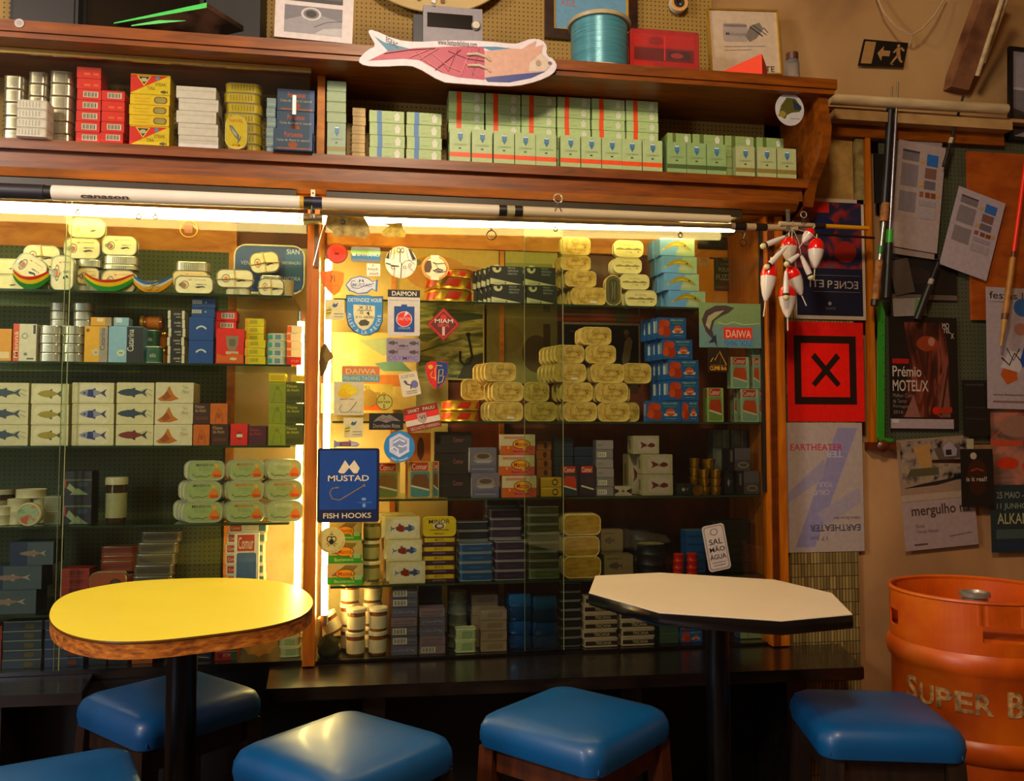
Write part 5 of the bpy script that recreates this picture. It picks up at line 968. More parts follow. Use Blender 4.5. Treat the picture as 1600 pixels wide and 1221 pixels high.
place('lobster', .06, z - R3 - .001, .06, (X(995, .1), .1, R3 + .0005), 'cream lobster carton at the back left of the lobster stack', LB)
stack('darktag', 1055, 1081, [18], R3, 'dark carton with a pale diamond', 'right of the lobster stack', .03, .04)
GG = 'gold cups on the third right shelf'
stack('goldcup', 1079, 1096, [14, 14, 14, 14], R3, 'gold cup', 'of the left rear gold column', .06, .04, group=GG)
stack('goldcup', 1094, 1112, [13, 13, 13], R3, 'gold cup', 'of the middle gold column', .035, .04, group=GG)
z = stack('goldcup', 1111, 1131, [13, 13, 13], R3, 'gold cup', 'of the right gold column', .03, .04, group=GG)
stack('goldcup', 1100, 1122, [16], R3, 'gold cup', 'crowning the gold pile', .05, .04, z0=z, group=GG)
e = empty('gold_lid', (X(1088, .016), .018, R3 + .0165), 'gold lid on edge before the gold cups', 'dish', GG); m = MB(); m.lathe([(0, 0), (.014, 0), (.016, .004), (.0165, .006), (.013, .005), (0, .004)], mat('#8c6c28', .3, .8), 24, Matrix.Rotation(math.pi / 2, 4, 'X')); m.obj('disc', e)  # a small gold lid stood on its edge
z = stack('greybox', 1150, 1185, [36], R3, 'grey-black carton with a dish', 'lower, by the cabinet edge', .04, .05); stack('greybox', 1136, 1171, [36], R3, 'grey-black carton with a dish', 'upper, by the cabinet edge', .04, .05, z0=z)
place('darktag', .03, z - R3 - .001, .04, (X(1138, .05), .05, R3 + .0005), 'dark carton left of the grey-black dish cartons', None)
stack('paleface', 1113, 1139, [35, 35, 28], R3, 'dim grey carton', 'of the rear left grey stack', .12, .05)
stack('paleface', 1142, 1167, [35, 35, 28], R3, 'dim grey carton', 'of the rear right grey stack', .12, .05)
# row 4
R4 = SH['R4']
MG = 'green Manná cartons'
z = stack('mannag', 514, 570, [33], R4, 'green Manná carton', 'at the bottom by the post', .04, .05, group=MG); z = stack('mannag', 514, 567, [35], R4, 'green Manná carton', 'in the middle by the post', .04, .05, z0=z, group=MG); z = stack('mannag', 516, 566, [30], R4, 'green Manná carton', 'on top by the post', .04, .05, z0=z, group=MG)
stack('jargreen', 567, 597, [32, 32, 32], R4, 'greenish jar', 'of the jar column beside green cartons', .06, .06)
MC = 'cream cartons with a blue and red fish'
for r in range(3):
    for i, (x0, x1, h) in enumerate([(610, 666, 34), (607, 661, 34), (603, 657, 34)]):
        stack('mackerel', x0 - 5 * r, x1 - 5 * r, [h], R4, 'cream carton, blue-red fish,', f'{["bottom","middle","top"][i]}, ' + ['front', 'second', 'rear'][r] + ' column', .022 + .052 * r, .05, z0=R4 + 34.3 * i * S(630, 860, .03), group=MC)
z = stack('minorside', 662, 713, [14] * 5, R4, 'yellow and plum MINOR tin', 'lying flat', .03, .06)
pl('minorface', 660, 806, 713, 837, .032, 'yellow MINOR tin on edge crowning the MINOR stack', .024, z=z)
stack('wblue', 718, 771, [14.5] * 4, R4, 'blue plastic-wrapped tin', 'of the front blue stack', .03, .05)
stack('wdark', 715, 765, [14.5] * 6, R4, 'dark blue wrapped tin', 'of the rear blue stack', .09, .05)
stack('wpurple', 773, 824, [15] * 4, R4, 'purple plastic-wrapped tin', 'of the front purple stack', .03, .05)
stack('wpurple', 765, 816, [15] * 7, R4, 'purple plastic-wrapped tin', 'of the middle purple stack', .085, .05)
stack('wdark', 757, 808, [15] * 9, R4, 'dark wrapped tin', 'of the tall rear stack behind purple tins', .14, .05)
stack('wolive', 824, 875, [14] * 8, R4, 'olive plastic-wrapped tin', 'of the olive stack', .04, .05, keys=['wgreen'] + ['wolive'] * 7)
stack('wdark', 812, 822, [15] * 9, R4, 'dark wrapped tin', 'in the gap behind the olive stack', .14, .05)
for r in range(3):
    for i, (x0, x1, h) in enumerate([(880, 939, 34), (880, 937, 32), (880, 939, 33)]):
        stack('goldblock', x0 - 4 * r, x1 - 4 * r, [h], R4, 'large dull gold wrapped tin,', f'{["bottom","middle","top"][i]}, ' + ['front', 'second', 'rear'][r] + ' column', .03 + .028 * r, .026, z0=R4 + 33.2 * i * S(900, 860, .03), group='large dull gold tins')
stack('kraft', 942, 987, [34], R4, 'kraft carton with faint fish', 'at the shelf front behind cream table', .04, .05); stack('kraft', 938, 972, [34, 34], R4, 'kraft carton with faint fish', 'of the rear kraft pair', .10, .05)
stack('goldlidround', 1000, 1044, [16, 16, 16], R4, 'black round tin', 'of the front black column', .035, .08)
stack('blackround', 985, 1030, [16, 16, 16, 16], R4, 'black round tin', 'of the rear black column', .12, .08)
stack('redpot2', 1052, 1068, [11] * 3, R4, 'small glossy red tub', 'of the left red column', .03, .03); stack('redpot2', 1073, 1090, [11] * 3, R4, 'small glossy red tub', 'of the right red column', .03, .03)
stack('bluetray', 1070, 1100, [66], R4, 'tall blue carton', 'leaning behind the SAL MÃO ÁGUA tag', .07, .05)
stack('blacktray', 1112, 1172, [13] * 6, R4, 'black glossy wrapped pack', 'behind the SAL MÃO ÁGUA tag', .07, .09)
# row 5
R5 = SH['R5']
JG = 'cream-lidded jars at the bottom of the right bay'
for i, (x0, x1) in enumerate([(543, 575), (578, 609)]):
    stack('jarcream', x0, x1, [37, 36], R5, 'jar with cream lid and label', ['of left', 'of right'][i] + ' front jar column', .03, .06, group=JG)
    stack('jarcream', x0 - 9, x1 - 9, [36, 36, 33], R5, 'jar with cream lid', ['of left', 'of right'][i] + ' rear jar column', .10, .06, group=JG)
place('jarcream', .058, .062, .058, (X(527, .05), .06, R5 + .064), 'jar with cream lid tipped over onto the dark stone', None, (0, R(-28), 0))
STN = blotch('mossy_stone', [(.3, '#14140c'), (.7, '#3a3c20')], 25, .9, (1, 1, 1), 8, .8)
m = MB(); rd = random.Random(2); n = 12; rings = []
for k in range(7):
    a = k / 6; s_ = [.8, 1, 1.02, .95, .85, .65, .35][k]; rings.append([(.033 * s_ * math.cos(2 * math.pi * j / n) * rd.uniform(.85, 1.15), .03 * s_ * math.sin(2 * math.pi * j / n) * rd.uniform(.85, 1.15), a * .062 * rd.uniform(.97, 1.0)) for j in range(n)])
m.loft(rings, STN); tag(m.obj('stone', None, (X(518, .06), .06, R5)), 'dark mossy stone at the foot of the post', 'stone')
stack('codebox', 614, 654, [14.5] * 7, R5, 'grey-mauve coded carton', 'of the left mauve column', .03, .05, keys=['linebox', 'codebox', 'codebox', 'pinkbox', 'linebox', 'codebox', 'codebox'])
stack('pinkcode', 657, 697, [14] * 5, R5, 'pinkish mauve carton', 'of the front mauve column', .03, .05, keys=['pinkcode', 'pinkbox', 'linebox', 'linebox', 'pinkbox']); stack('navybox', 655, 692, [15] * 7, R5, 'navy carton', 'of the column behind mauve cartons', .09, .05)
stack('clearstack', 713, 746, [18, 18], R5, 'pale tub', 'of the low tub pair, bottom right bay', .03, .05)
stack('tintube', 703, 732, [17] * 5, R5, 'grey round tin', 'of the grey column, bottom right bay', .09, .05)
stack('tanbox', 752, 792, [16, 16, 16, 16], R5, 'tan carton', 'of the front tan stack', .03, .05); stack('tanbox', 738, 778, [16] * 5, R5, 'tan carton', 'of the rear tan stack', .09, .05)
stack('bluefoil', 795, 830, [84], R5, 'crumpled blue foil packet', 'left of two', .05, .06); stack('bluefoil', 833, 870, [80], R5, 'crumpled blue foil packet', 'right of two', .035, .06)
stack('wblack', 874, 908, [14] * 7, R5, 'black wrapped tin', 'between blue packets and paper-wrapped tins', .05, .05)
stack('tricana', 910, 964, [13] * 6, R5, 'paper-wrapped TRICANA tin', 'of the left lettered column', .03, .05, .004); stack('tricana', 968, 1021, [13] * 5, R5, 'paper-wrapped TRICANA tin', 'of the right lettered column', .03, .05, .004)
stack('greenlow', 1028, 1057, [17, 17, 17], R5, 'dark green carton', 'of the stack under cream table', .04, .05)
stack('mejil', 1060, 1093, [18, 18], R5, 'blue carton with orange print', 'behind the cream table column', .04, .05); stack('palebox', 1152, 1190, [14, 14], R5, 'pale green-blue carton', 'of the pair right of cream table column', .06, .05)
# ================================================================ STICKERS on the glass (left pane front at y = -0.004)
YS = -.0055
def stk(lab, x0, y0, x1, y1, col, cmds, shape='R', rot=0, pts=None, rad=.08, Y=YS, name='sticker'): return sign(name, lab, 'sticker', x0, y0, x1, y1, Y, col, cmds, shape, rot, pts=pts, rad=rad, th=.001)
stk('round red sticker with dark rim, upper left of right glass', 510, 380, 543, 412, '#5c2a14', [('e', .5, .5, .45, .45, '#cf3018'), ('a', 'ISTO LAVA', .5, .5, .26, .26, 150, 30, .1, '#8c2010'), ('p', [(.4, .44), (.42, .56), (.5, .5), (.58, .56), (.6, .44)], '#3a1410'), ('t', 'LISBOA', .34, .24, .66, .31, '#8c2010')], 'e')
stk('grey, green and blue rectangular SHIMANO sticker', 549, 386, 594, 410, '#6a7078', [('r', 0, .62, 1, .74, '#7cb464'), ('r', 0, .54, 1, .64, '#a8c87c'), ('r', 0, .2, 1, .54, '#2c6a9c'), ('t', 'SHIMANO', .2, .4, .97, .58, '#dce0d8', 'b'), ('e', .1, .48, .07, .09, '#dce0d8')], rad=.15)
stk('small white sticker reading knock and stock', 573, 412, 594, 432, '#e0d8cc', [('t', 'f', .42, .74, .52, .94, '#34406c', 'b'), ('t', 'knock', .1, .48, .85, .68, '#3a3634'), ('t', 'stock', .2, .12, .9, .34, '#3a3634'), ('r', .4, .4, .6, .42, '#3a3634')])
stk('large round black and white line-drawn sticker', 602, 385, 651, 435, '#ddd6cc', [('p', [(.02, .62), (.14, .86), (.12, .58)], '#1c1c1e'), ('p', [(.82, .9), (.98, .6), (.86, .58), (.72, .94)], '#1c1c1e'), ('l', [(.47, .82), (.47, .5), (.52, .48), (.5, 0)], .025, '#1c1c1e'), ('o', .42, .88, .06, .08, .7, '#1c1c1e'), ('o', .54, .88, .06, .08, .7, '#1c1c1e'), ('l', [(.02, .46), (.18, .42), (.18, .39), (.44, .37)], .035, '#1c1c1e'), ('l', [(.22, .95), (.14, .6)], .015, '#1c1c1e'), ('l', [(.66, .95), (.74, .58), (.98, .56)], .015, '#1c1c1e'), ('l', [(.52, .4), (.62, .54), (.78, .56), (.95, .44)], .015, '#1c1c1e'), ('l', [(.3, .3), (.28, .05)], .012, '#1c1c1e'), ('l', [(.74, .36), (.92, .2)], .012, '#1c1c1e'), ('o', .25, .32, .06, .05, .7, '#1c1c1e'), ('o', .62, .34, .05, .05, .7, '#1c1c1e'), ('o', .78, .42, .05, .05, .7, '#1c1c1e'), ('l', [(.3, .92), (.27, .6), (.2, .58)], .012, '#1c1c1e')], 'e')
stk('round orange and white sticker with dark shape, before the gold tins', 659, 399, 701, 438, '#d8cfae', [('p', [(.08, .3), (.05, .6), (.15, .78), (.34, .78), (.38, .5), (.3, .3)], '#4c3420'), ('o', .5, .5, .49, .49, .84, '#d08c30'), ('r', .34, .86, .64, 1.0, '#e4dcc0'), ('r', .34, .0, .64, .12, '#e4dcc0'), ('l', [(.4, .7), (.6, .66), (.85, .7), (.95, .5), (.9, .36), (.6, .3), (.4, .4)], .03, '#3c3028'), ('l', [(.44, .36), (.6, .46), (.8, .4), (.7, .34), (.55, .38)], .05, '#3c3028'), ('l', [(.45, .74), (.62, .46), (.66, .34)], .02, '#3c3028')], 'e')
stk('orange shield-shaped sticker near the post', 500, 422, 538, 462, '#e08a20', [('p', [(0, .9), (.5, 1), (.5, .02), (.2, .35)], '#dc7418'), ('l', [(.42, .52), (.5, .75), (.42, .8), (.5, .64), (.58, .8), (.6, .54)], .03, '#7c3c10'), ('t', 'peixe fresco', .26, .36, .78, .42, '#a85c14')], 'p', pts=[(0, .9), (.5, 1), (.98, .9), (.96, .5), (.8, .15), (.58, 0), (.3, .22), (.08, .6)][::-1])
stk('white and blue fish-shaped MUSTAD sticker', 540, 431, 590, 460, '#3a6ca4', [('p', [(.04, .48), (.2, .82), (.45, .94), (.7, .84), (.84, .66), (.94, .76), (.93, .22), (.82, .34), (.66, .12), (.4, .05), (.16, .2)][::-1], '#cdd2da'), ('t', 'MUSTAD', .22, .4, .82, .58, '#6a7a9a', 'b'), ('p', [(.4, .62), (.44, .84), (.48, .72)], '#2c4c84'), ('p', [(.5, .72), (.54, .84), (.58, .62)], '#2c4c84'), ('l', [(.88, .6), (.6, .46), (.4, .3), (.22, .34), (.17, .5), (.2, .7), (.3, .72)], .035, '#3c4450')], 'p', pts=[(0, .48), (.18, .86), (.45, 1), (.72, .88), (.84, .7), (1, .84), (.98, .14), (.82, .28), (.68, .06), (.4, 0), (.12, .16)][::-1])
stk('large blue and cream shield sticker reading DETENDEZ VOUS ALLEZ A LA PECHE', 541, 461, 598, 525, '#2c2c30', [('p', [(.02, .97), (.14, .98), (.3, .97), (.38, 1), (.6, 1), (.72, .95), (.98, .96), (.98, .36), (.86, .14), (.66, .03), (.46, .01), (.24, .1), (.08, .26), (.02, .5)][::-1], '#3f87b8'), ('p', [(.2, .76), (.78, .74), (.78, .46), (.72, .3), (.6, .18), (.48, .13), (.34, .2), (.24, .34), (.2, .54)][::-1], '#ded6a8'), ('t', 'DETENDEZ VOUS', .06, .83, .96, .92, '#d4dcd8', 'b'), ('a', 'ALLEZ A LA', .5, .48, .40, .40, 175, 275, .085, '#d4dcd8'), ('a', 'PECHE', .5, .48, .40, .40, 300, 362, .085, '#d4dcd8'), ('t', 'X 21', .34, .65, .66, .73, '#3a3428', 'b'), ('l', [(.3, .62), (.7, .62)], .012, '#3a3428'), ('p', [(.55, .56), (.62, .6), (.64, .48)], '#2c2824'), ('o', .42, .57, .04, .035, .7, '#2c2824'), ('t', 'X 21 HENIES', .26, .43, .76, .48, '#5a5038'), ('p', [(.34, .3), (.4, .38), (.52, .4), (.64, .34), (.6, .26), (.4, .24)], '#4c4634')], 'p', pts=[(0, .99), (.14, 1), (.3, .98), (.38, 1), (.6, 1), (.72, .97), (1, .98), (1, .36), (.88, .12), (.66, .01), (.46, 0), (.22, .08), (.06, .24), (0, .5)][::-1])
bee = [('p', [(.08, .12), (.04, .4), (.16, .62), (.3, .62), (.36, .44), (.26, .22)], '#c8bc54'), ('l', [(.08, .3), (.32, .34)], .04, '#3c3c30'), ('l', [(.08, .44), (.34, .5)], .04, '#3c3c30'), ('p', [(.36, .66), (.44, .82), (.54, .76), (.68, .86), (.62, .66), (.5, .6)], '#3a5c74'), ('r', .46, .28, .94, .31, '#6a685c'), ('r', .46, .14, .94, .16, '#6a685c')]
stk('small cream card with a striped shape, upper near post', 508, 468, 538, 500, '#d8cf9c', bee, 'r')
stk('white DAIMON battery sticker with a blue panel and red disc', 606, 453, 656, 525, '#c9c4ba', [('r', 0, .84, 1, 1, '#1c1a1a'), ('t', 'DAIMON', .13, .87, .89, .97, '#d8d4c8', 'b'), ('t', 'Eine klare Taste Philosophie', .06, .75, .94, .79, '#8c867c'), ('r', .2, .08, .83, .64, '#15407c'), ('r', .42, .64, .6, .68, '#15407c'), ('o', .51, .36, .25, .17, .9, '#cfc8c0'), ('e', .51, .36, .225, .155, '#c82c1c'), ('p', [(.5, .4), (.56, .54), (.66, .5)], '#d8d0cc'), ('t', 'DAIMON', .3, .33, .73, .4, '#d8a8a0', 'b'), ('t', 'LONG-LIFE', .34, .14, .7, .19, '#a8bcd4')], 'R', rad=.05)
stk('dark red diamond MIAM sticker', 667, 481, 719, 533, '#8c1c14', [('p', [(.5, .94), (.94, .5), (.5, .06), (.06, .5)][::-1], '#b03428'), ('p', [(.5, .9), (.9, .5), (.5, .1), (.1, .5)][::-1], '#5c120e'), ('e', .5, .7, .1, .1, '#b02c24'), ('t', 'MIAM', .24, .54, .78, .66, '#d4c8b4', 'b'), ('t', 'ESPECIAL', .34, .42, .68, .52, '#c85c50', 'b'), ('r', .46, .16, .54, .42, '#c8a89c')], 'p', pts=[(.5, 1), (1, .5), (.5, 0), (0, .5)][::-1])
stk('grey-mauve OLYMPIC fish sticker', 604, 529, 656, 566, '#8f8490', [('t', 'OLYMPIC', .06, .08, .94, .26, '#6c5c9c', 'b'), ('F', .2, .8, .3, .22, '#4c4440'), ('F', .5, .68, .3, .14, '#4c4440'), ('F', .82, .8, .3, .22, '#4c4440'), ('F', .2, .42, .3, .22, '#4c4440'), ('F', .82, .42, .3, .22, '#4c4440'), ('l', [(.3, .55), (.7, .55)], .015, '#6c6470')], 'R')
stk('red and blue football shield sticker with gold FCB letters', 665, 564, 700, 608, '#c02c2c', [('p', [(.5, .98), (.98, .94), (.99, .6), (.84, .28), (.5, .01)][::-1], '#18386c'), ('l', [(.74, .82), (.5, .84), (.42, .7), (.44, .3)], .022, '#d8c04c'), ('l', [(.3, .62), (.22, .5), (.28, .4), (.46, .38)], .022, '#d8c04c'), ('l', [(.56, .2), (.6, .68), (.78, .7), (.76, .52), (.58, .46), (.82, .46), (.74, .26), (.54, .2)], .022, '#d8c04c'), ('e', .22, .78, .11, .08, '#cfa848')], 'p', pts=[(.06, .92), (.25, .99), (.5, .97), (.75, .99), (.99, .95), (1, .6), (.88, .3), (.68, .1), (.45, 0), (.2, .2), (.04, .5), (0, .75)][::-1])
stk('white tilted card sticker with a plane-like sketch', 626, 582, 655, 619, '#d4cbb0', [('t', 'TU PUET OU', .1, .86, .8, .92, '#4c463c'), ('t', 'PUTES TERE', .1, .78, .84, .84, '#4c463c'), ('e', .74, .46, .2, .17, '#6c6c94'), ('l', [(.22, .68), (.34, .52), (.56, .44), (.5, .3)], .06, '#3c3c54'), ('l', [(.3, .7), (.36, .56)], .03, '#3c3c54'), ('t', 'CONCURSO', .22, .17, .8, .23, '#4c463c'), ('t', 'TORTUGA', .22, .08, .8, .14, '#4c463c')], 'R', rot=-12)
stk('cream card sticker with a yellow blot and a fish hook', 522, 597, 568, 649, '#cbc29c', [('e', .42, .82, .22, .13, '#d8c01c'), ('e', .38, .66, .26, .15, '#d4b01c'), ('e', .6, .74, .2, .12, '#dcc830'), ('t', 'MUSTAD', .22, .46, .68, .5, '#8c5c4c'), ('l', [(.76, .4), (.6, .2), (.46, .08), (.26, .08), (.18, .18), (.26, .3)], .015, '#4c4440'), ('t', 'FISH', .56, .06, .9, .12, '#7c94a8')], 'r')
stk('round olive BAYER cross sticker', 588, 616, 613, 641, '#33301c', [('e', .5, .5, .46, .46, '#b8ae58'), ('t', 'BAYER', .1, .43, .9, .56, '#2c2a1c', 'b'), ('t', 'B', .44, .82, .56, .92, '#2c2a1c', 'b'), ('t', 'A', .44, .66, .56, .77, '#2c2a1c', 'b'), ('t', 'E', .44, .24, .56, .35, '#2c2a1c', 'b'), ('t', 'R', .44, .1, .56, .2, '#2c2a1c', 'b')], 'e')
stk('dark horizontal sticker with grey wings and gothic writing', 577, 646, 630, 672, '#26221f', [('p', [(.12, .48), (.25, .74), (.4, .92), (.5, .84), (.6, .92), (.76, .72), (.92, .52), (.7, .56), (.5, .42), (.3, .56)][::-1], '#7c7468'), ('l', [(.3, .7), (.4, .56), (.5, .72), (.62, .56), (.72, .7)], .03, '#3c3834'), ('t', 'Dornheim Ritte', .12, .12, .9, .36, '#8c857a', 'b')], 'r')
stk('brown, red and white striped SANKT PAULI sticker', 633, 634, 687, 672, '#7c3020', [('r', 0, .48, 1, .72, '#c8342c'), ('r', 0, .25, 1, .48, '#cfc4b0'), ('t', 'SANKT', .12, .78, .46, .92, '#c8b8a0', 'b'), ('t', 'PAULI', .56, .78, .9, .92, '#c8b8a0', 'b'), ('t', 'SECHSTE HERREN', .1, .05, .94, .18, '#b8a490', 'b'), ('p', [(.36, .68), (.62, .68), (.62, .4), (.5, .24), (.36, .4)][::-1], '#a8988c'), ('t', 'VI', .42, .44, .58, .6, '#4c3430', 'b')], 'r', rot=-12)
stk('small cream card with a striped shape, above the MUSTAD sign', 537, 653, 567, 684, '#cfc69c', bee, 'r')
stk('thin purple-grey jointed fish drawing above the MUSTAD sign', 522, 687, 562, 702, '#8c84a0', [('r', .22, .3, .66, .7, '#5c4c5c'), ('r', .3, .4, .6, .6, '#9c5c4c'), ('p', [(.66, .3), (.98, .5), (.66, .72)], '#b8b4c0')], 'p', pts=[(0, 1), (.14, .74), (.55, .82), (.6, 1), (.68, .8), (.9, .7), (1, .46), (.88, .22), (.14, .26), (.0, .08)][::-1])
stk('round blue sticker with a white hexagon emblem', 600, 674, 648, 723, '#3a80b0', [('p', [(.5, .93), (.82, .76), (.82, .34), (.5, .16), (.18, .34), (.18, .76)][::-1], '#c4c6d8'), ('p', [(.5, .82), (.74, .7), (.74, .38), (.56, .28), (.3, .42), (.28, .7)][::-1], '#8898b8'), ('l', [(.2, .42), (.34, .5), (.46, .4), (.44, .26)], .05, '#dcdce4'), ('l', [(.3, .62), (.5, .74), (.68, .66)], .05, '#dcdce4'), ('l', [(.46, .54), (.6, .5), (.74, .56)], .05, '#dcdce4'), ('l', [(.46, .2), (.8, .4)], .05, '#dcdce4'), ('a', 'FRESH YEARNING', .5, .5, .43, .43, 235, 305, .06, '#c8dcec')], 'e')
stk('beige round sticker with a black crab-like emblem', 497, 824, 539, 865, '#c8b870', [('a', 'MUNDO FANTASTICO DA SARDINHA', .5, .5, .43, .43, 190, 350, .045, '#6a6030'), ('l', [(.5, .3), (.5, .82)], .02, '#1c2018'), ('l', [(.42, .72), (.58, .72)], .018, '#1c2018'), ('e', .5, .44, .09, .1, '#1c2018'), ('o', .42, .54, .1, .12, .7, '#1c2018'), ('o', .58, .54, .1, .12, .7, '#1c2018'), ('l', [(.4, .4), (.3, .34)], .02, '#1c2018'), ('l', [(.6, .4), (.7, .34)], .02, '#1c2018'), ('l', [(.44, .36), (.36, .26)], .02, '#1c2018'), ('l', [(.56, .36), (.64, .26)], .02, '#1c2018')], 'e')
stk('pointed brown fish-head sticker against the post', 499, 536, 521, 588, '#5c4c1c', [('p', [(.2, .6), (.5, .9), (.9, .6), (.5, .4)], '#7c6424')], 'p', pts=[(.1, .85), (.4, 1), (.7, .8), (1, .58), (.66, .44), (.5, .2), (.3, .02), (.1, 0), (.0, .4)][::-1])
stk('worn pastel Daiwa picture sticker in the middle left', 535, 572, 593, 597, '#cbb878', [('r', 0, .45, 1, .95, '#c87c4c'), ('t', 'DAIWA', .1, .5, .9, .82, '#d8c48c', 'b'), ('r', 0, 0, 1, .42, '#6c9494'), ('t', 'FISHING TACKLE', .04, .1, .96, .34, '#b8c8b0', 'b')], 'r')
stk('oddly cut clear card with orange PIRLO strip behind the stickers', 503, 600, 613, 646, '#b8a45c', [('r', .1, .1, .92, .34, '#cf5a1c'), ('t', 'DESENROLA PEL', .04, .8, .7, .94, '#5c5434'), ('t', 'PIRLO', .72, .6, .9, .72, '#5c5434'), ('e', .66, .5, .12, .3, '#8c7440')], 'r', Y=.10)
o = sign('metal_sign', 'dark blue MUSTAD FISH HOOKS sign with a hook, hung on the glass', 'sign', 497, 701, 592, 816, -.016, '#131c3c', [('R', .035, .17, .955, .97, .02, '#123f80'), ('R', .035, .03, .955, .15, .03, '#111b3a'), ('p', [(.33, .68), (.44, .84), (.52, .745), (.43, .66), (.37, .66)][::-1], '#dccfae'), ('p', [(.5, .745), (.59, .84), (.68, .73), (.64, .66), (.58, .66)][::-1], '#dccfae'), ('t', 'MUSTAD', .17, .555, .83, .635, '#dccfae', 'b'), ('l', [(.74, .49), (.5, .37), (.36, .3), (.24, .32), (.2, .4), (.24, .46), (.34, .47)], .016, '#7c6c5c'), ('e', .755, .495, .022, .02, '#7c6c5c'), ('p', [(.32, .45), (.36, .48), (.29, .48)], '#7c6c5c'), ('t', 'O. MUSTAD & SON', .64, .255, .88, .275, '#5c8cc8'), ('e', .75, .31, .04, .02, '#7c94b8'), ('r', .73, .2, .78, .25, '#7c94b8'), ('t', 'FISH HOOKS', .1, .055, .87, .125, '#dccfae', 'b')], 'R', rad=.04, thick=.009)
stk('small white SAL MÃO ÁGUA tag tilted on the glass', 1101, 820, 1138, 892, '#b9aea4', [('R', .06, .03, .94, .97, .12, '#8c8078'), ('R', .1, .05, .9, .95, .12, '#c2b6ac'), ('o', .5, .84, .17, .075, .8, '#5c5450'), ('t', 'SAL', .22, .57, .8, .69, '#241c1c', 'b'), ('t', 'MÃO', .18, .41, .86, .54, '#241c1c', 'b'), ('t', 'ÁGUA', .14, .25, .86, .38, '#241c1c', 'b'), ('l', [(.2, .18), (.8, .18)], .012, '#6c6460'), ('l', [(.24, .12), (.76, .12)], .012, '#6c6460')], 'R', rot=-10, rad=.15, Y=-.0012, name='hanging_tag')
stk('square black CLIMB sticker with golden mountain outline', 1105, 543, 1139, 582, '#231a10', [('l', [(.14, .42), (.26, .58), (.34, .48), (.58, .84), (.9, .3)], .03, '#b88c34'), ('l', [(.14, .28), (.9, .28)], .015, '#8c6c2c'), ('t', 'CLIMB Brô', .1, .08, .9, .24, '#c89c2c', 'b'), ('l', [(.58, .8), (.64, .6), (.58, .32)], .015, '#5c4c2c')], 'r', Y=-.0012)
stk('large green-blue DAIWA picture sticker with a leaping fish', 1090, 474, 1194, 544, '#6c8258', [('r', 0, 0, 1, .5, '#5c7a74'), ('p', [(.04, .62), (.1, .82), (.26, .94), (.42, .95), (.56, .9), (.46, .78), (.34, .7), (.24, .6), (.2, .4), (.26, .1), (.1, .36)][::-1], '#3c3030'), ('p', [(.1, .5), (.14, .7), (.26, .8), (.4, .84), (.3, .72), (.2, .6), (.16, .4)][::-1], '#8c8c68'), ('p', [(.14, .1), (.26, .3), (.28, .0), (.24, .12)], '#1c2838'), ('r', .38, .2, .84, .46, '#b43424'), ('t', 'DAIWA', .42, .23, .82, .4, '#c8a890', 'b'), ('r', .38, .04, .84, .18, '#5c8490'), ('t', 'FISHING TACKLE', .39, .05, .83, .17, '#2c4c7c', 'b'), ('l', [(.3, .56), (.42, .52), (.54, .58), (.7, .52), (.96, .56)], .02, '#9cac84')], 'r', Y=.0015)
PSW = blotch('wave_photo_print', [(.32, '#3c4c40'), (.46, '#8c9058'), (.6, '#d0cc94'), (.75, '#7c8450')], 14, .5, (.5, 1, 2.2), 6, 0, 1.2)
# pictures at the back of the right bay
YB = .287
def back(name, lab, cat, x0, y0, x1, y1, col, cmds, Y=YB, **k): return sign(name, lab, cat, x0, y0, x1, y1, Y, col, cmds, 'r', th=.0015, **k)
back('photo_print', 'large pale photo of a black fish hook over green waves', 'photo', 652, 486, 757, 594, '#c8c088', [('r', .02, .02, .98, .97, PSW), ('p', [(.3, .8), (.98, .9), (.98, .97), (.2, .97)], '#46584c'), ('p', [(.6, .02), (.98, .02), (.98, .4), (.74, .32)], '#3c3c34'), ('l', [(.1, .5), (.4, .66), (.6, .7)], .03, '#c4bc84'), ('l', [(.05, .4), (.4, .52), (.66, .6)], .025, '#5c6c4c'), ('l', [(.76, .64), (.79, .5), (.82, .34), (.78, .24), (.7, .22), (.64, .28), (.64, .42)], .035, '#100e0c'), ('e', .76, .66, .035, .035, '#100e0c')])
back('photo_print', 'dark framed photo of a person in white behind the gold tins', 'photo', 877, 504, 1003, 600, '#b0a898', [('r', .025, .03, .975, .96, '#131a26'), ('p', [(.78, .2), (.86, .4), (.9, .7), (.86, .78), (.8, .7), (.76, .4)], '#8c8474'), ('e', .82, .84, .035, .05, '#7c7448'), ('r', .8, .74, .84, .82, '#6c4c3c'), ('l', [(.1, .86), (.3, .8), (.4, .9)], .02, '#4c5c6c')], Y=.284)
back('paper_sheet', 'grey-green faded sheet behind the middle glass', 'paper', 760, 482, 872, 600, '#8e8858', [('e', .3, .6, .2, .2, '#827c48'), ('e', .7, .4, .2, .25, '#5c4c30'), ('r', .8, .3, .9, .8, '#4c3820')])
back('paper_sheet', 'stained yellow paper with mould spots at the back top', 'paper', 618, 382, 780, 474, '#b79a4c', [('e', .4, .5, .3, .3, '#b07c24'), ('e', .15, .75, .05, .06, '#6c6c38'), ('e', .22, .68, .03, .05, '#6c6c38'), ('e', .7, .4, .25, .25, '#a87428')])
back('paper_sheet', 'olive paper behind the black cartons and gold column', 'paper', 789, 384, 872, 476, '#9c9448', [('r', 0, .2, 1, .7, '#7c7c3c')])
back('paper_sheet', 'dark red and brown backing sheet behind the gold pile', 'paper', 850, 480, 1010, 503, '#8c3c1c', [('r', .7, 0, .82, 1, '#5c5c34')], Y=.288)
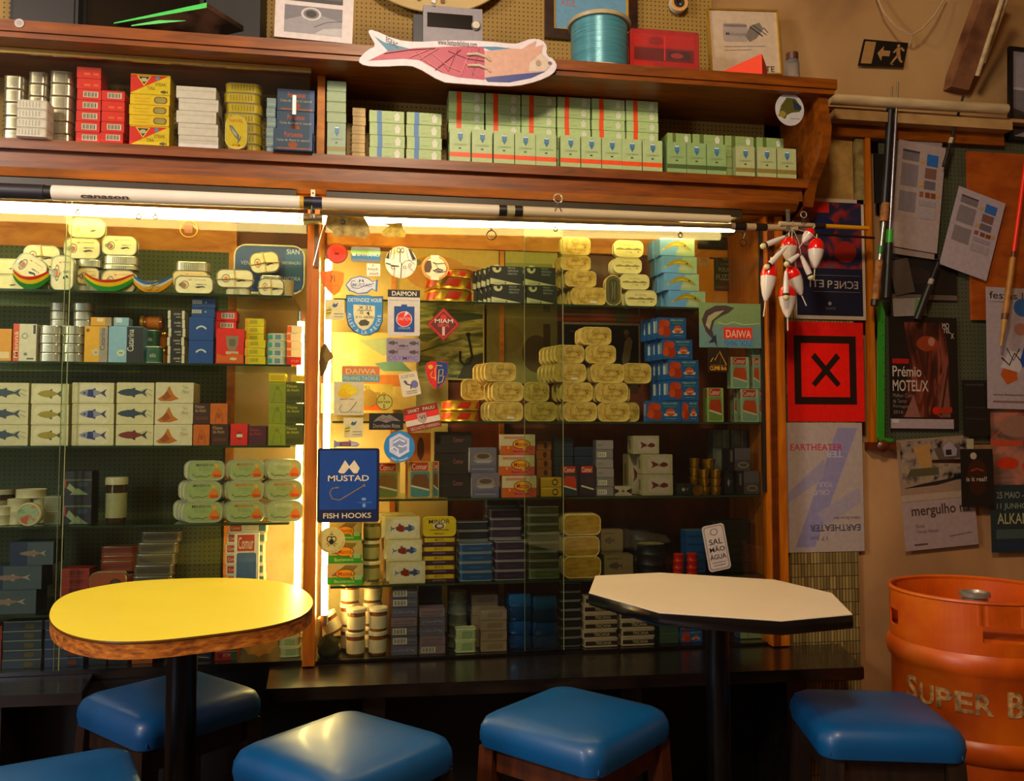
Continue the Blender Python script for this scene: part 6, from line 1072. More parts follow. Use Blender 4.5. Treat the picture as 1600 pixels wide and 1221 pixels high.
back('poster', 'narrow black poster reading FOUR FUZZ at the back right', 'poster', 1115, 395, 1144, 455, '#2c2c20', [('t', 'CAFÉ', .5, .9, .94, .95, '#8c8c74'), ('t', 'PINGO', .5, .8, .94, .86, '#8c8c74'), ('t', 'LÁ BAS', .36, .68, .94, .75, '#8c8c74'), ('t', 'FOUR', .26, .5, .94, .61, '#a8a48c', 'b'), ('t', 'FUZZ', .12, .28, .94, .43, '#a8a48c', 'b'), ('t', 'FUNDIÇÃO', .14, .05, .94, .14, '#7c7c5c'), ('l', [(.1, .9), (.2, .7), (.1, .6)], .02, '#5c6440')], Y=.272)
back('paper_note', 'small pinkish note with red scribbles at the back right', 'note', 1088, 396, 1109, 417, '#c8a070', [('t', '390', .3, .3, .8, .7, '#b8603c')], Y=.272)
back('wooden_board', 'reddish wooden board at the back top right', 'board', 1088, 362, 1162, 391, '#a8561c', [], Y=.27, thick=.004)
back('paper_note', 'small beige note taped behind the gold tins', 'note', 984, 600, 997, 616, '#9c8464', [], Y=.12)
back('paper_poster', 'pale painted paper behind the left stickers of the right bay', 'poster', 521, 520, 650, 640, '#cdb880', [('p', [(.3, .9), (.6, .7), (.9, .8), (.7, .95)], '#9cac94'), ('p', [(.5, .6), (.8, .65), (.95, .5), (.6, .5)], '#6c9490'), ('r', .2, .3, .95, .45, '#c07c44'), ('p', [(.1, .7), (.3, .8), (.3, .5)], '#d8cc9c')], Y=.2)
# torn papers hanging at the lamp of the right bay
for lab, px, col in (('torn crumpled beige paper hanging at the lamp beside the post', [(512, 334), (508, 352), (520, 362), (522, 370), (545, 368), (570, 373), (578, 366), (576, 352), (568, 338), (560, 334)], '#b09a58'), ('smaller torn yellow paper taped under the right bay lamp', [(598, 350), (609, 353), (603, 356), (596, 362), (597, 368), (606, 371), (622, 370), (632, 371), (635, 364), (629, 358), (629, 348)], '#d8bc50')):
    q = [P(a, b, -.078) for a, b in px]; c0 = q[0]; m = MB(); m.prism([(p.x - c0.x, p.z - c0.z) for p in q], 0, .0015, mat(col, .6, 0, .25, 60, .8)); tag(m.obj('torn_paper', None, c0), lab, 'paper')
PS1 = blotch('poster_red_blue_smoke', [(.3, '#0a1030'), (.46, '#1c1a34'), (.55, '#7c1c10'), (.66, '#4c3c50'), (.8, '#0c1c4c')], 9, .5, (1, 1, 1), 4, 0, .8)
PS2 = blotch('poster_brown_streaks', [(.36, '#100806'), (.52, '#3c140a'), (.64, '#7c4030'), (.75, '#241008')], 16, .5, (1.6, 1, .45), 6, 0, .6)
PS3 = blotch('poster_ink_scene', [(.35, '#141210'), (.46, '#7c6c60'), (.6, '#94826c'), (.75, '#3c2c24')], 30, .5, (1, 1, 1), 4, 0, .3)
PS4 = blotch('poster_pink_smear', [(.3, '#3c302c'), (.5, '#7c5c50'), (.62, '#a8705c'), (.72, '#a83820')], 9, .5, (1, 1, 1.6), 4, 0, .5)
# ================================================================ RODS resting on the cabinet front
def hook(px, py, Y, lab, h=.05):
    p = P(px, py, Y); e = empty('steel_bracket', p, lab, 'bracket'); m = MB(); m.box(-.006, .006, -.001, .001, -h, .01, SILVER); m.obj('plate', e); m = MB(); m.tube([(0, 0, -h + .004), (0, -.02, -h + .002), (0, -.03, -h + .01), (0, -.032, -h + .025)], .0015, SILVER, 6); m.obj('hook_arm', e); m = MB(); m.ball((0, -.0015, 0), .0025, '#4a4640'); m.obj('screw', e)
YR = -.135
def rod(name, lab, p, q, segs, cat='fishing rod', extra=None):
    """segs: (t0, t1, r0, r1, colour, part name)"""
    P0 = Vector(p); D = Vector(q) - P0; e = empty(name, P0, lab, cat)
    for t0, t1, r0, r1, c, nm in segs:
        m = MB(); m.tube([D * t0, D * t1], [r0, r1], c, 14); m.obj(nm, e)
    return e, D
p0, p1 = P(-60, 296, YR), P(1140, 343, YR)
WH = mat('#ece4d8', .35, 0, .03, 10); OFF = mat('#a89678', .4, 0, .05, 10)
t_ = lambda px: (px + 60) / 1200.0
e, D = rod('fishing_rod', 'long white fishing rod with black bands lying along the cabinet top', p0, p1, [(0, t_(55), .021, .021, '#26242a', 'black_grip'), (t_(55), t_(66), .0195, .0195, '#141214', 'band'), (t_(66), t_(427), .021, .0185, WH, 'blank'), (t_(427), t_(433), .0178, .0178, '#c8a040', 'band'), (t_(433), t_(446), .0182, .0182, '#141218', 'band'), (t_(446), t_(461), .0178, .0178, '#1c2038', 'band'), (t_(461), t_(742), .0175, .0155, mat('#dccfb8', .4, 0, .04, 10), 'blank'), (t_(742), t_(755), .016, .016, '#14120f', 'band'), (t_(755), t_(768), .0155, .0155, '#a8a07c', 'band'), (t_(768), t_(781), .016, .016, '#14120f', 'band'), (t_(781), 1, .0150, .0125, mat('#c8b898', .4, 0, .04, 10), 'blank')])
m = MB(); tv, tf, _ = txt('canason', .03); L = D.length; m.add([((t_(108) + a * (t_(176) - t_(108))) * L, -.0212 + .004 * (1 - b), -.0155 + b * .008) for a, b in tv], tf, '#4a3c34'); o = m.obj('lettering', e, None, (0, math.asin(-D.z / L), 0)); o['label'] = 'canason lettering on the rod'
q0, q1 = P(500, 333, YR + .03), P(1245, 357, YR + .03)
rod('fishing_rod', 'second thinner rod below the white one with two black bands at its right', q0, q1, [(0, .85, .007, .008, mat('#8c7c60', .4), 'blank'), (.858, .883, .0115, .0115, '#120f0c', 'band'), (.883, .905, .0108, .0108, mat('#a89470', .4), 'blank'), (.905, .93, .0115, .0115, '#120f0c', 'band'), (.93, 1, .0105, .0095, mat('#a89470', .4), 'blank'), (.85, .858, .0108, .0108, '#8c7c60', 'band')])
q0, q1 = P(1218, 350, YR + .02), P(1356, 357, YR + .05)
rod('fishing_rod', 'cream and yellow rod tip running over the dark blue poster', q0, q1, [(0, .38, .0085, .0075, mat('#b8a482', .4), 'blank'), (.38, .5, .0088, .0088, '#1c180f', 'band'), (.5, 1, .0072, .007, mat('#c8901c', .4), 'tip')])
q0, q1 = P(1240, 363, YR + .04), P(1366, 372, YR + .07); rod('thin_rod', 'thin dark rod just below the yellow tip', q0, q1, [(0, 1, .005, .004, '#1c1410', 'blank')], 'fishing rod')
hook(489, 302, -.118, 'steel bracket holding the rods at the central post', .07)
hook(1231, 332, -.118, 'steel bracket holding the rods above the bobbers', .06)
# strut at the post
a, b = P(508, 342, -.03), P(490, 415, -.03); m = MB(); m.tube([Vector((0, 0, 0)), b - a], .0022, SILVER, 8); tag(m.obj('steel_rod', None, a), 'slanted thin steel rod beside the central post top', 'rod')
m = MB(); c = P(493, 370, -.028); m.box(-.006, .006, -.002, .002, -.09, .06, mat('#6c5c50', .35, .8)); tag(m.obj('hinge_strip', None, (X(491, -.028), -.028, c.z)), 'metal strip screwed to the central post top', 'bracket')
def guide(px, py, Y, lab, s=1.0, dn=True):
    e = empty('rod_guide', P(px, py, Y), lab, 'rod guide'); m = MB(); k = -1 if dn else 1; m.ring((0, 0, k * .024 * s), .008 * s, .0016, mat('#2c2824', .3, .6) if dn else mat('#c8c4b8', .25, .6), None, 18); m.obj('ring', e); m = MB(); m.tube([(-.006 * s, 0, 0), (0, 0, k * .016 * s)], .0013, '#2c2824', 6); m.tube([(.006 * s, 0, 0), (0, 0, k * .016 * s)], .0013, '#2c2824', 6); m.obj('foot', e)
for px, py, lab, s_ in ((122, 322, 'small dark rod guide over the left lamp', .7), (217, 328, 'dark rod guide hanging over the left lamp, second', .8), (243, 330, 'dark rod guide hanging over the left lamp, third', .7), (469, 334, 'dark rod guide just left of the post', .8), (536, 338, 'dark rod guide at the crumpled paper', .7), (768, 346, 'large dark rod guide above the black cartons', 1.7), (868, 350, 'small dark rod guide above the gold column', .7), (1063, 358, 'dark rod guide above the blue bird cartons', .8), (1161, 364, 'dark looped rod guide at the right end', 1.3)): guide(px, py, YR + .012, lab, s_)
guide(872, 330, YR - .016, 'silver rod guide standing up on the white rod', 1.6, False)
guide(1256, 350, YR - .0, 'silver rod guide ring above the bobbers', 1.2, False)
# ================================================================ BOBBERS
RB = mat('#cc1c16', .2, 0, .04, 20, 0, .4); WB = mat('#d8cfc4', .22, 0, .03, 20, 0, .4); CB = mat('#cfc492', .3)
def bobber(x0, y0, x1, y1, wpx, Y, lab):
    """x0,y0 top (red) end, x1,y1 tail end"""
    a, b = P(x0, y0, Y), P(x1, y1, Y); sc = S(x0, y0, Y); L = (b - a).length; r = wpx * sc / 2; e = empty('fishing_bobber', a, lab, 'bobber', 'red and white bobbers hanging on the rod'); d = (b - a).normalized()
    q = Vector((0, 0, -1)).rotation_difference(d); e.rotation_mode = 'QUATERNION'; e.rotation_quaternion = q
    body = L * .72
    pr = [(0, 0), (r * .45, -.03 * body), (r * .82, -.14 * body), (r, -.32 * body), (r * .98, -.40 * body), (r * .86, -.6 * body), (r * .55, -.84 * body), (r * .2, -body), (0, -body)][::-1]
    sp = 4
    m = MB(); m.lathe(pr[4:], RB, 24); m.obj('red_cap', e)
    m = MB(); m.lathe(pr[:5], WB, 24); m.obj('white_body', e)
    m = MB(); m.tube([(0, 0, -body * .98), (0, 0, -L)], .0017, WB, 6); m.tube([(0, 0, .012), (0, 0, -.004)], .0017, CB, 6); m.obj('stem', e)
for i, (a, b, c, d, w, Y, lab) in enumerate([(1204, 408, 1193, 495, 25, -.165, 'red-capped white bobber leaning left in the bobber cluster'), (1232, 416, 1260, 478, 25, -.17, 'red-capped white bobber in the middle of the cluster'), (1230, 443, 1231, 517, 27, -.15, 'lowest red-capped white bobber of the cluster'), (1276, 372, 1272, 438, 25, -.17, 'red-capped white bobber at the cluster right'), (1233, 370, 1232, 425, 26, -.14, 'red-capped white bobber high behind the cluster'), (1270, 358, 1248, 388, 17, -.15, 'small red-capped bobber near the steel bracket')]): bobber(a, b, c, d, w, Y, lab)
def torp(x0, y0, x1, y1, Y, lab):
    a, b = P(x0, y0, Y), P(x1, y1, Y); d = (b - a); e = empty('slim_float', a, lab, 'float', 'slim white floats in the bobber cluster'); L = d.length; q = Vector((0, 0, -1)).rotation_difference(d.normalized()); e.rotation_mode = 'QUATERNION'; e.rotation_quaternion = q
    m = MB(); m.lathe([(0, -L * .82), (.0085, -L * .82), (.0088, -L * .6), (.007, -L * .25), (.0045, 0), (0, .001)], WB, 16); m.obj('body', e)
    m = MB(); m.lathe([(.0088, -L * .86), (.0094, -L * .80), (.0088, -L * .79)], '#18181c', 16); m.obj('band', e)
    m = MB(); m.ball((0, 0, -L * .93), .0095, CB); m.obj('tip_ball', e)
for a in [(1226, 370, 1190, 386, -.185, 'slim white float pointing left at the cluster top'), (1228, 386, 1196, 420, -.185, 'slim white float slanting down left'), (1248, 398, 1228, 414, -.20, 'short slim float in the cluster centre'), (1252, 400, 1268, 436, -.19, 'slim white float slanting down right'), (1228, 424, 1228, 468, -.195, 'slim white float hanging straight down in front')]: torp(*a)
m = MB(); c = P(1238, 356, -.15)
for px, py in ((1204, 408), (1232, 416), (1230, 443), (1276, 372), (1226, 370), (1252, 400), (1228, 424)):
    p = P(px, py, -.165); m.tube([(0, 0, 0), (p - c) * .5 + Vector((0, -.01, 0)), p - c], .0007, '#c8c0a8', 5)
tag(m.obj('string_bundle', None, c), 'thin pale strings tying the bobbers to the rod', 'string')
# ================================================================ ON TOP OF THE OVERHEAD CABINET
def on_top(px, Y): return Vector((X(px, Y, 60), Y, ZC + .0005))
m = MB(); p = on_top(68, -.06); m.box(-.088, .088, 0, .15, 0, .42, mat('#1b1a1d', .6)); m.box(-.078, .078, -.004, 0, .02, .4, '#222124'); tag(m.obj('speaker_box', None, p), 'dark grey loudspeaker box at the top left', 'speaker')
m = MB(); x0, x1 = X(128, -.02, 50), X(318, -.02, 50); m.box(x0, x1, -.02, .09, ZC + .0005, ZC + .4, '#0a0908'); m.box(x0 + .012, x1 - .012, -.023, -.02, ZC + .02, ZC + .38, mat('#060606', .15)); tag(m.obj('black_monitor'), 'black flat monitor standing at the top left', 'monitor')
m = MB(); x0, x1 = X(321, -.04, 50), X(406, -.04, 50); m.box(x0, x1, -.04, .10, ZC + .0005, ZC + .42, mat('#151417', .6)); tag(m.obj('speaker_box'), 'dark loudspeaker box behind the green-edged leaflets', 'speaker')
for i, (pp, lab, w) in enumerate([([(178, 37), (323, 4), (330, 10), (360, 42), (215, 41)], 'upper leaflet with bright green edge lying on the cabinet', 0), ([(205, 41), (290, 24), (296, 28), (322, 46), (230, 42)], 'lower leaflet with bright green edge lying on the cabinet', 0)]):
    e = empty('leaflet', P(pp[0][0], pp[0][1], -.13), lab, 'leaflet', None); b0 = P(pp[0][0], pp[0][1], -.13); b1 = P(pp[1][0], pp[1][1], -.12 + .02 * i); d = b1 - b0; n = Vector((0, 0, .015 + .001 * i)); k = Vector((.09, .082, -.022)) if i == 0 else Vector((.07, .075, -.012))
    m = MB(); m.add([(0, 0, 0), d - n, d, n * .2], [(0, 1, 2, 3)], '#4cc864'); m.add([(0, .0006, 0), d - n + Vector((0, .0006, 0)), d + Vector((0, .0006, 0)), n * .2 + Vector((0, .0006, 0))], [(3, 2, 1, 0)], '#4cc864'); m.obj('green_edge', e)
    m = MB(); m.add([n * .2, d, d + k, n * .2 + k, (0, 0, 0) , d - n, d - n + k, k], [(0, 1, 2, 3), (7, 6, 5, 4), (1, 5, 6, 2), (2, 6, 7, 3), (3, 7, 4, 0)], blotch('leaflet_print', [(.4, '#1c1814'), (.7, '#5c4438')], 14, .35)); m.obj('printed_sheet', e)
    b = [P(x, y, -.12) for x, y in pp]
o = sign('photo_card', 'white card with black and white close-ups of a fish eye', 'photo', 432, -30, 551, 64, -.10, '#cfc6c6', [('r', .12, .10, .86, .565, '#6c6a72'), ('p', [(.12, .3), (.5, .46), (.86, .34), (.86, .1), (.12, .1)], '#8c8a90'), ('e', .46, .44, .13, .11, '#c0bcbc'), ('e', .46, .44, .1, .085, '#6a686c'), ('e', .46, .44, .07, .06, '#1c1a1c'), ('l', [(.5, .22), (.66, .32), (.86, .36)], .012, '#4a484c'), ('p', [(.5, .1), (.62, .2), (.86, .24), (.86, .1)], '#b0aeb2'), ('r', .12, .64, .86, .97, '#4c4a50'), ('r', .12, .64, .86, .7, '#2c2a30')], 'r', rot=1.5, thick=.004)
p = P(675, -60, .10); e = empty('oval_platter', p, 'large white oval platter with brown dots hung on the pegboard', 'platter'); m = MB(); rx, rz = .255, .185
rg = lambda k, y: [(rx * k * math.cos(2 * math.pi * i / 48), y, rz * k * math.sin(2 * math.pi * i / 48)) for i in range(48)]
m.loft([rg(.0, -.022), rg(.8, -.022), rg(.86, -.026), rg(.99, -.034), rg(1, -.03), rg(.9, -.004), rg(.5, .0)], mat('#cbb68a', .2, 0, .04, 5, 0, .5), False, True); m.obj('dish', e)
m = MB()
for u, v in ((-.2, -.88), (.15, -.9), (-.62, -.62), (.6, -.6)): m.prism(ell(u * rx * .85, v * rz * .85, .007, .008, 14), -.0275, -.0262, '#6c4a24')
m.obj('painted_dots', e)
# radio
c = on_top(694, -.05); e = empty('radio', c, 'silver table radio with a dark display and round knob', 'radio'); xw = X(755, -.07, 60) - X(662, -.07, 60); xm_ = X(708, -.07, 60) - c.x; hgt = P(700, 8, -.07).z - ZC
m = MB(); m.box(xm_ - xw / 2, xm_ + xw / 2, -.01, .10, 0, hgt, {'*': '#2a2c38', 'F': '#8c8890', 'T': '#76747c'}); m.box(xm_ - xw / 2 - .028, xm_ - xw / 2, .012, .10, 0, hgt - .02, '#22242e'); m.obj('case', e)
m = MB(); m.box(xm_ - xw / 2 + .012, xm_ + xw / 2 - .03, -.013, -.01, hgt * .66, hgt * .88, mat('#0c0c10', .15)); m.obj('display', e)
m = MB(); m.lathe([(.014, 0), (.014, .008), (.011, .011), (0, .011)], mat('#c8c4bc', .25, .7), 24, Matrix.Translation((xm_ + xw / 2 - .02, -.01, hgt * .72)) @ Matrix.Rotation(math.pi / 2, 4, 'X')); m.obj('knob', e)
for i in range(4):
    m = MB(); m.lathe([(.005, 0), (.005, .003), (0, .003)], '#5c5a60', 12, Matrix.Translation((xm_ + .01 + i * .016, -.01, hgt * .38)) @ Matrix.Rotation(math.pi / 2, 4, 'X')); m.obj('button', e)
for i in range(3):
    m = MB(); m.box(xm_ - xw / 2 + .01, xm_ + xw / 2 - .01, -.0115, -.01, hgt * (.1 + .09 * i), hgt * (.11 + .09 * i), '#6c6870'); m.obj('groove', e)
m = MB(); k = P(680, 15, -.07); m.loft([[(x, y, z) for x, y in rr(.014, .008, .003, 3)] for z in (0, .022, .04)], '#d8d4cc', M=Matrix.Translation((k.x - .006, -.072, ZC + hgt + .0005)) @ Matrix.Rotation(.35, 4, 'Y')); tag(m.obj('white_clip'), 'small white clip standing on the radio', 'clip')
# fish sign on the cornice
fx = [(558, 95), (574, 78), (588, 72), (578, 55), (575, 48), (582, 46), (618, 62), (650, 66), (700, 63), (760, 64), (803, 69), (815, 66), (830, 60), (847, 62), (855, 72), (853, 86), (866, 93), (871, 104), (864, 116), (840, 127), (805, 135), (770, 134), (710, 130), (690, 128), (650, 104), (630, 102), (600, 104), (570, 103)]
YF = -.19
def shape(mb, px, Y, col, c0, k=0, back_=None, th=.004):
    q = [P(a, b, Y) for a, b in px]; pts = [(p.x - c0.x, p.z - c0.z) for p in q]
    ar = sum(pts[i][0] * pts[(i + 1) % len(pts)][1] - pts[(i + 1) % len(pts)][0] * pts[i][1] for i in range(len(pts)))
    if ar < 0: pts = pts[::-1]
    if th: mb.prism(pts, 0, th, col)
    else: mb.add([(x, -.0002 * (k + 1), z) for x, z in pts], [tuple(range(len(pts)))], col)
c0 = P(715, 100, YF); m = MB(); shape(m, smooth(fx, 1), YF, '#dcd4dc', c0)
shape(m, [(584, 56), (600, 66), (640, 76), (606, 80)], YF, '#3a7a98', c0, 0, th=0); shape(m, [(575, 95), (606, 80), (650, 75), (700, 73), (755, 73), (760, 90), (757, 125), (715, 121), (690, 114), (655, 94), (630, 92)], YF, '#a8425c', c0, 1, th=0)
shape(m, [(750, 73), (775, 73), (800, 76), (770, 80)], YF, '#3f7fa0', c0, 2, th=0); shape(m, [(757, 80), (800, 76), (815, 77), (826, 70), (838, 64), (836, 74), (849, 70), (846, 84), (862, 100), (850, 112), (820, 116), (757, 121)], YF, '#c8a090', c0, 3, th=0)
shape(m, [(757, 122), (800, 117), (845, 113), (852, 112), (830, 122), (795, 129), (762, 128)], YF, '#34407c', c0, 4, th=0); shape(m, [(828, 98), (845, 84), (862, 100), (852, 111), (826, 112)], YF, '#cfc0b0', c0, 5, th=0)
for i, ln in enumerate([[(600, 84), (640, 78), (680, 76)], [(640, 90), (670, 78)], [(655, 94), (685, 76)], [(680, 110), (720, 78)], [(690, 96), (700, 112), (715, 76)], [(720, 118), (735, 78)], [(738, 118), (748, 76)], [(726, 96), (746, 120)], [(650, 80), (665, 96), (690, 112)], [(700, 80), (730, 92), (756, 96)], [(675, 84), (700, 104), (720, 112)]]):
    q = [P(a, b, YF) for a, b in ln]; m.tube([(p.x - c0.x, -.0022, p.z - c0.z) for p in q], .0012, '#d07c84' if i % 3 else '#7c2c3c', 4)
for ln in ([(729, 86), (745, 85), (760, 90), (766, 96)], [(731, 103), (748, 103), (762, 108), (766, 113)]):
    q = [P(a, b, YF) for a, b in ln]; m.tube([(p.x - c0.x, -.003, p.z - c0.z) for p in q], [.004, .0045, .004, .002], '#cfc0ae', 8)
q = P(841, 99, YF); m.prism(ell(q.x - c0.x, q.z - c0.z, .008, .009, 16), -.0022, 0, '#a89080'); q = P(859, 99, YF); m.prism(ell(q.x - c0.x, q.z - c0.z, .006, .005, 12), -.0022, 0, '#6c645c')
for s_, a, b, c, d in (('www.festasdelisboa.com', 684, 70, 745, 65.5), ('EGEAC', 603, 65, 622, 58)):
    tv, tf, _ = txt(s_, .01); A0, A1 = P(a, b, YF), P(c, d, YF); m.add([(A0.x - c0.x + u * (A1.x - A0.x), -.0012, A0.z - c0.z + v * (A1.z - A0.z) - (u * .018 if s_ == 'EGEAC' else 0)) for u, v in tv], tf, '#3c3438')
tag(m.obj('fish_cutout_sign', None, c0), 'fish-shaped white cut-out sign with pink knit body pinned on the cornice', 'sign')
# framed picture behind the spool
def frame(px0, py0, px1, py1, Y, fw, fc, lab, cmds, bg, rot=0, depth=.014, name='framed_picture', cat='picture', mount=None):
    sc = S((px0 + px1) / 2, (py0 + py1) / 2, Y); w = (px1 - px0) * sc; h = (py1 - py0) * sc; p = P((px0 + px1) / 2, (py0 + py1) / 2, Y); e = empty(name, p, lab, cat, None, (0, R(rot), 0)); m = MB(); t = fw
    for a, b, c, d in ((-w / 2, w / 2, h / 2 - t, h / 2), (-w / 2, w / 2, -h / 2, -h / 2 + t), (-w / 2, -w / 2 + t, -h / 2 + t, h / 2 - t), (w / 2 - t, w / 2, -h / 2 + t, h / 2 - t)): m.box(a, b, 0, depth, c, d, fc)
    m.obj('frame', e); m = MB(); iw, ih = w - 2 * t, h - 2 * t; m.box(-iw / 2, iw / 2, depth * .6, depth * .9, -ih / 2, ih / 2, bg); art(m, cmds, iw, ih, depth * .6, z0=-ih / 2); m.obj('print', e); return e
frame(850, -75, 999, 64, .095, .03, wood('dark_frame_wood', '#1c0c06', '#34180c', (6, 1, 6)), 'dark wooden picture frame hung behind the large fishing line spool', [('r', 0, 0, 1, 1, '#b89440'), ('r', .03, .03, .97, .97, '#6c98b4'), ('t', 'ATUM', .1, .5, .3, .6, '#a8605c'), ('t', 'AZUL', .1, .35, .3, .45, '#a8605c')], '#6c98b4')
LINE = blotch('wound_fishing_line', [(.3, '#3a7484'), (.7, '#6aa4b0')], 10, .26, (1, 1, 60), 4, .15, 0, .2)
def spool(px, Y, r, h, lab, zt=None):
    e = empty('line_spool', (X(px, Y, 60), Y, ZC + .0005), lab, 'spool'); m = MB(); m.lathe([(0, 0), (r * 1.0, 0), (r * 1.0, .008), (r * .9, .009)], mat('#c4bca8', .3), 40); m.obj('bottom_flange', e); m = MB(); m.lathe([(r * .93, .009), (r * .95, h - .012)], LINE, 48); m.obj('wound_line', e); m = MB(); m.lathe([(r * .9, h - .012), (r * 1.04, h - .012), (r * 1.07, h - .004), (r * 1.04, h), (r * .7, h), (r * .68, h - .006), (0, h - .006)], mat('#b4a888', .35), 40); m.obj('top_flange', e)
spool(936, -.075, .092, .168, 'large spool of blue-green fishing line on the cabinet')
spool(1026, .035, .068, .105, 'smaller line spool behind the red organizer box')
c = P(1058, 8, .10); e = empty('tape_roll', c, 'small pink and yellow round roll hung on the pegboard', 'roll'); m = MB(); M = Matrix.Rotation(math.pi / 2, 4, 'X'); m.lathe([(.010, 0), (.030, 0), (.030, .02), (.010, .02)], '#d8cfc0', 28, M); m.obj('roll_body', e); m = MB(); m.lathe([(.010, .0206), (.019, .0206), (.028, .0206)], '#c87868', 28, M, ['#2c2c38', '#d8a050']); m.obj('face_label', e)
# organizer box
x0, x1 = X(985, -.10, 70), X(1091, -.10, 70); ht = P(1040, 48, -.10).z - ZC; c = on_top(1038, -.10); w = x1 - x0; e = empty('organizer_box', c, 'red translucent compartment box with small tackle on the cabinet', 'box')
REDP = glass('red_clear_plastic', '#f08a84', 1.0, haze=.08); m = MB(); m.loft([[(x, y, z) for x, z in rr(w, ht, .008, 4, 0, ht / 2)] for y in (.004, .04)], mat('#b8342c', .35)); m.obj('tray', e)
m = MB(); m.loft([[(x, y, z) for x, z in rr(w + .004, ht - .002, .008, 4, 0, ht / 2 )] for y in (-.004, .0035)], REDP); m.obj('clear_lid', e)
cm = [('r', .04, .68, .96, .95, '#c8807c'), ('r', .04, .36, .96, .64, '#6c5c7c'), ('r', .04, .05, .34, .32, '#d0b890'), ('r', .54, .06, .84, .28, '#b8a098'), ('e', .38, .8, .12, .1, '#c8a860'), ('r', .5, .38, .52, .92, '#d89c94'), ('r', .56, .42, .9, .6, '#3c4870'), ('e', .7, .5, .1, .06, '#9c9cb0')]; m = MB(); m.box(-w / 2 + .004, w / 2 - .004, .0036, .0039, .005, ht - .005, '#b44840'); art(m, cm, w - .01, ht - .01, .0036, z0=.005, dy=.00002); m.obj('compartments', e)
for s_ in (-1, 1):
    m = MB(); m.box(s_ * w * .3 - .01, s_ * w * .3 + .01, -.008, -.004, 0, .008, '#a82c24'); m.obj('latch', e)
# orange box
q = [on_top(1104, -.06), on_top(1190, -.15), on_top(1198, -.07), on_top(1120, .0)]; zt = [.03, .078, .07, .028]; m = MB(); c = q[0]
OB = mat('#d04008', .7, 0, .04, 10)
m.add([(p - c) for p in q] + [(p - c) + Vector((0, 0, z)) for p, z in zip(q, zt)], [(0, 3, 2, 1), (4, 5, 6, 7), (0, 1, 5, 4), (1, 2, 6, 5), (2, 3, 7, 6), (3, 0, 4, 7)], OB); tag(m.obj('orange_box', None, c), 'orange wedge-like carton before the framed drawing', 'box')
e = frame(1106, 12, 1223, 116, .02, .004, mat('#c09c40', .3, .5), 'gold-framed drawing of a tin and shellfish on the cabinet', [('R', .2, .5, .56, .8, .05, '#a89c94'), ('r', .22, .74, .55, .78, '#7c726c'), ('t', 'Moluscos', .24, .6, .52, .66, '#6c6460'), ('p', [(.52, .6), (.6, .76), (.74, .82), (.8, .72), (.68, .56), (.58, .5)], '#7c746c'), ('l', [(.6, .74), (.78, .6)], .02, '#3c3834'), ('l', [(.64, .78), (.84, .62)], .012, '#3c3834'), ('l', [(.8, .74), (.86, .66)], .015, '#5c544c'), ('l', [(.2, .42), (.8, .44)], .01, '#8c847c'), ('l', [(.2, .36), (.6, .38)], .008, '#8c847c'), ('t', 'ARTE', .62, .03, .92, .12, '#4c4440', 'b')], '#cbb8a0', rot=-3)
e = empty('small_jar', on_top(1237, -.12), 'small clear jar with dark lid at the cabinet top right corner', 'jar'); m = MB(); m.lathe([(0, .001), (.022, .001), (.023, .03), (.022, .07), (.018, .078)], glass('jar_glass', '#cfc4ac', 1, haze=.3), 24); m.obj('glass_body', e); m = MB(); m.lathe([(.017, .078), (.019, .078), (.019, .1), (0, .1)], '#4c2c1c', 24); m.obj('lid', e)
stk('round white sticker with a green fish picture on the end panel', 1210, 145, 1258, 197, '#b8b4b4', [('p', [(.1, .28), (.2, .6), (.4, .86), (.7, .84), (.92, .56), (.84, .44), (.56, .4), (.4, .32), (.34, .2)], '#4c4a1c'), ('p', [(.6, .8), (.9, .62), (.9, .5), (.66, .5)], '#1c2c3c'), ('e', .24, .34, .12, .1, '#8c7c34'), ('t', 'conserveira', .5, .2, .84, .25, '#7c7878')], 'e', Y=-.150)
stk('tiny round white sticker on the cornice left end', 23, 29, 37, 43, '#b8b0ac', [('e', .5, .5, .3, .3, '#a09894')], 'e', Y=-.182)
# ================================================================ RIGHT WALL
YW = .049
def rail(lab, name, cat, pa, pb, r, col, n=12):
    a, b = P(*pa), P(*pb); m = MB(); m.tube([Vector((0, 0, 0)), b - a], r, col, n); return tag(m.obj(name, None, a), lab, cat)
PIPE = blotch('painted_pipe', [(.3, '#a08c6c'), (.7, '#cdb890')], 8, .5, (1, 6, 6), 5, .1)
rail('pale painted pipe running along the wall below the vault', 'wall_pipe', 'pipe', (1296, 155, -.03), (1572, 171, -.03), .018, PIPE, 16)
m = MB(); a, b = X(1300, 0, 190), X(1575, 0, 190); m.box(a, b, -.02, .049, LEDGE - .034, LEDGE - .001, blotch('ledge_paint', [(.3, '#8c6c44'), (.7, '#b89868')], 10, .6)); m.box(a, b, .02, .049, LEDGE - .075, LEDGE - .034, WOODR)
o = m.obj('trim_1'); struct(o)
def vb(x0, y0, x1, y1, Y, th, m_, name, lab=None, cat=None, parent=None):
    a, b = P(x0, y0, Y), P(x1, y1, Y); mb = MB(); mb.box(a.x, b.x, Y, Y + th, b.z, a.z, m_); o = mb.obj(name, parent)
    return tag(o, lab, cat) if cat else struct(o)
vb(1352, 208, 1371, 700, .022, .026, WOODV, 'trim_2')
MAPM = blotch('old_map_paper', [(.3, '#8c6c38'), (.6, '#a88850'), (.8, '#b89c64')], 22, .6, (1, 1, 1), 8, .1)
vb(1262, 190, 1334, 320, .043, .004, MAPM, 'map_poster', 'tan aged map poster behind the cabinet end panel', 'poster')
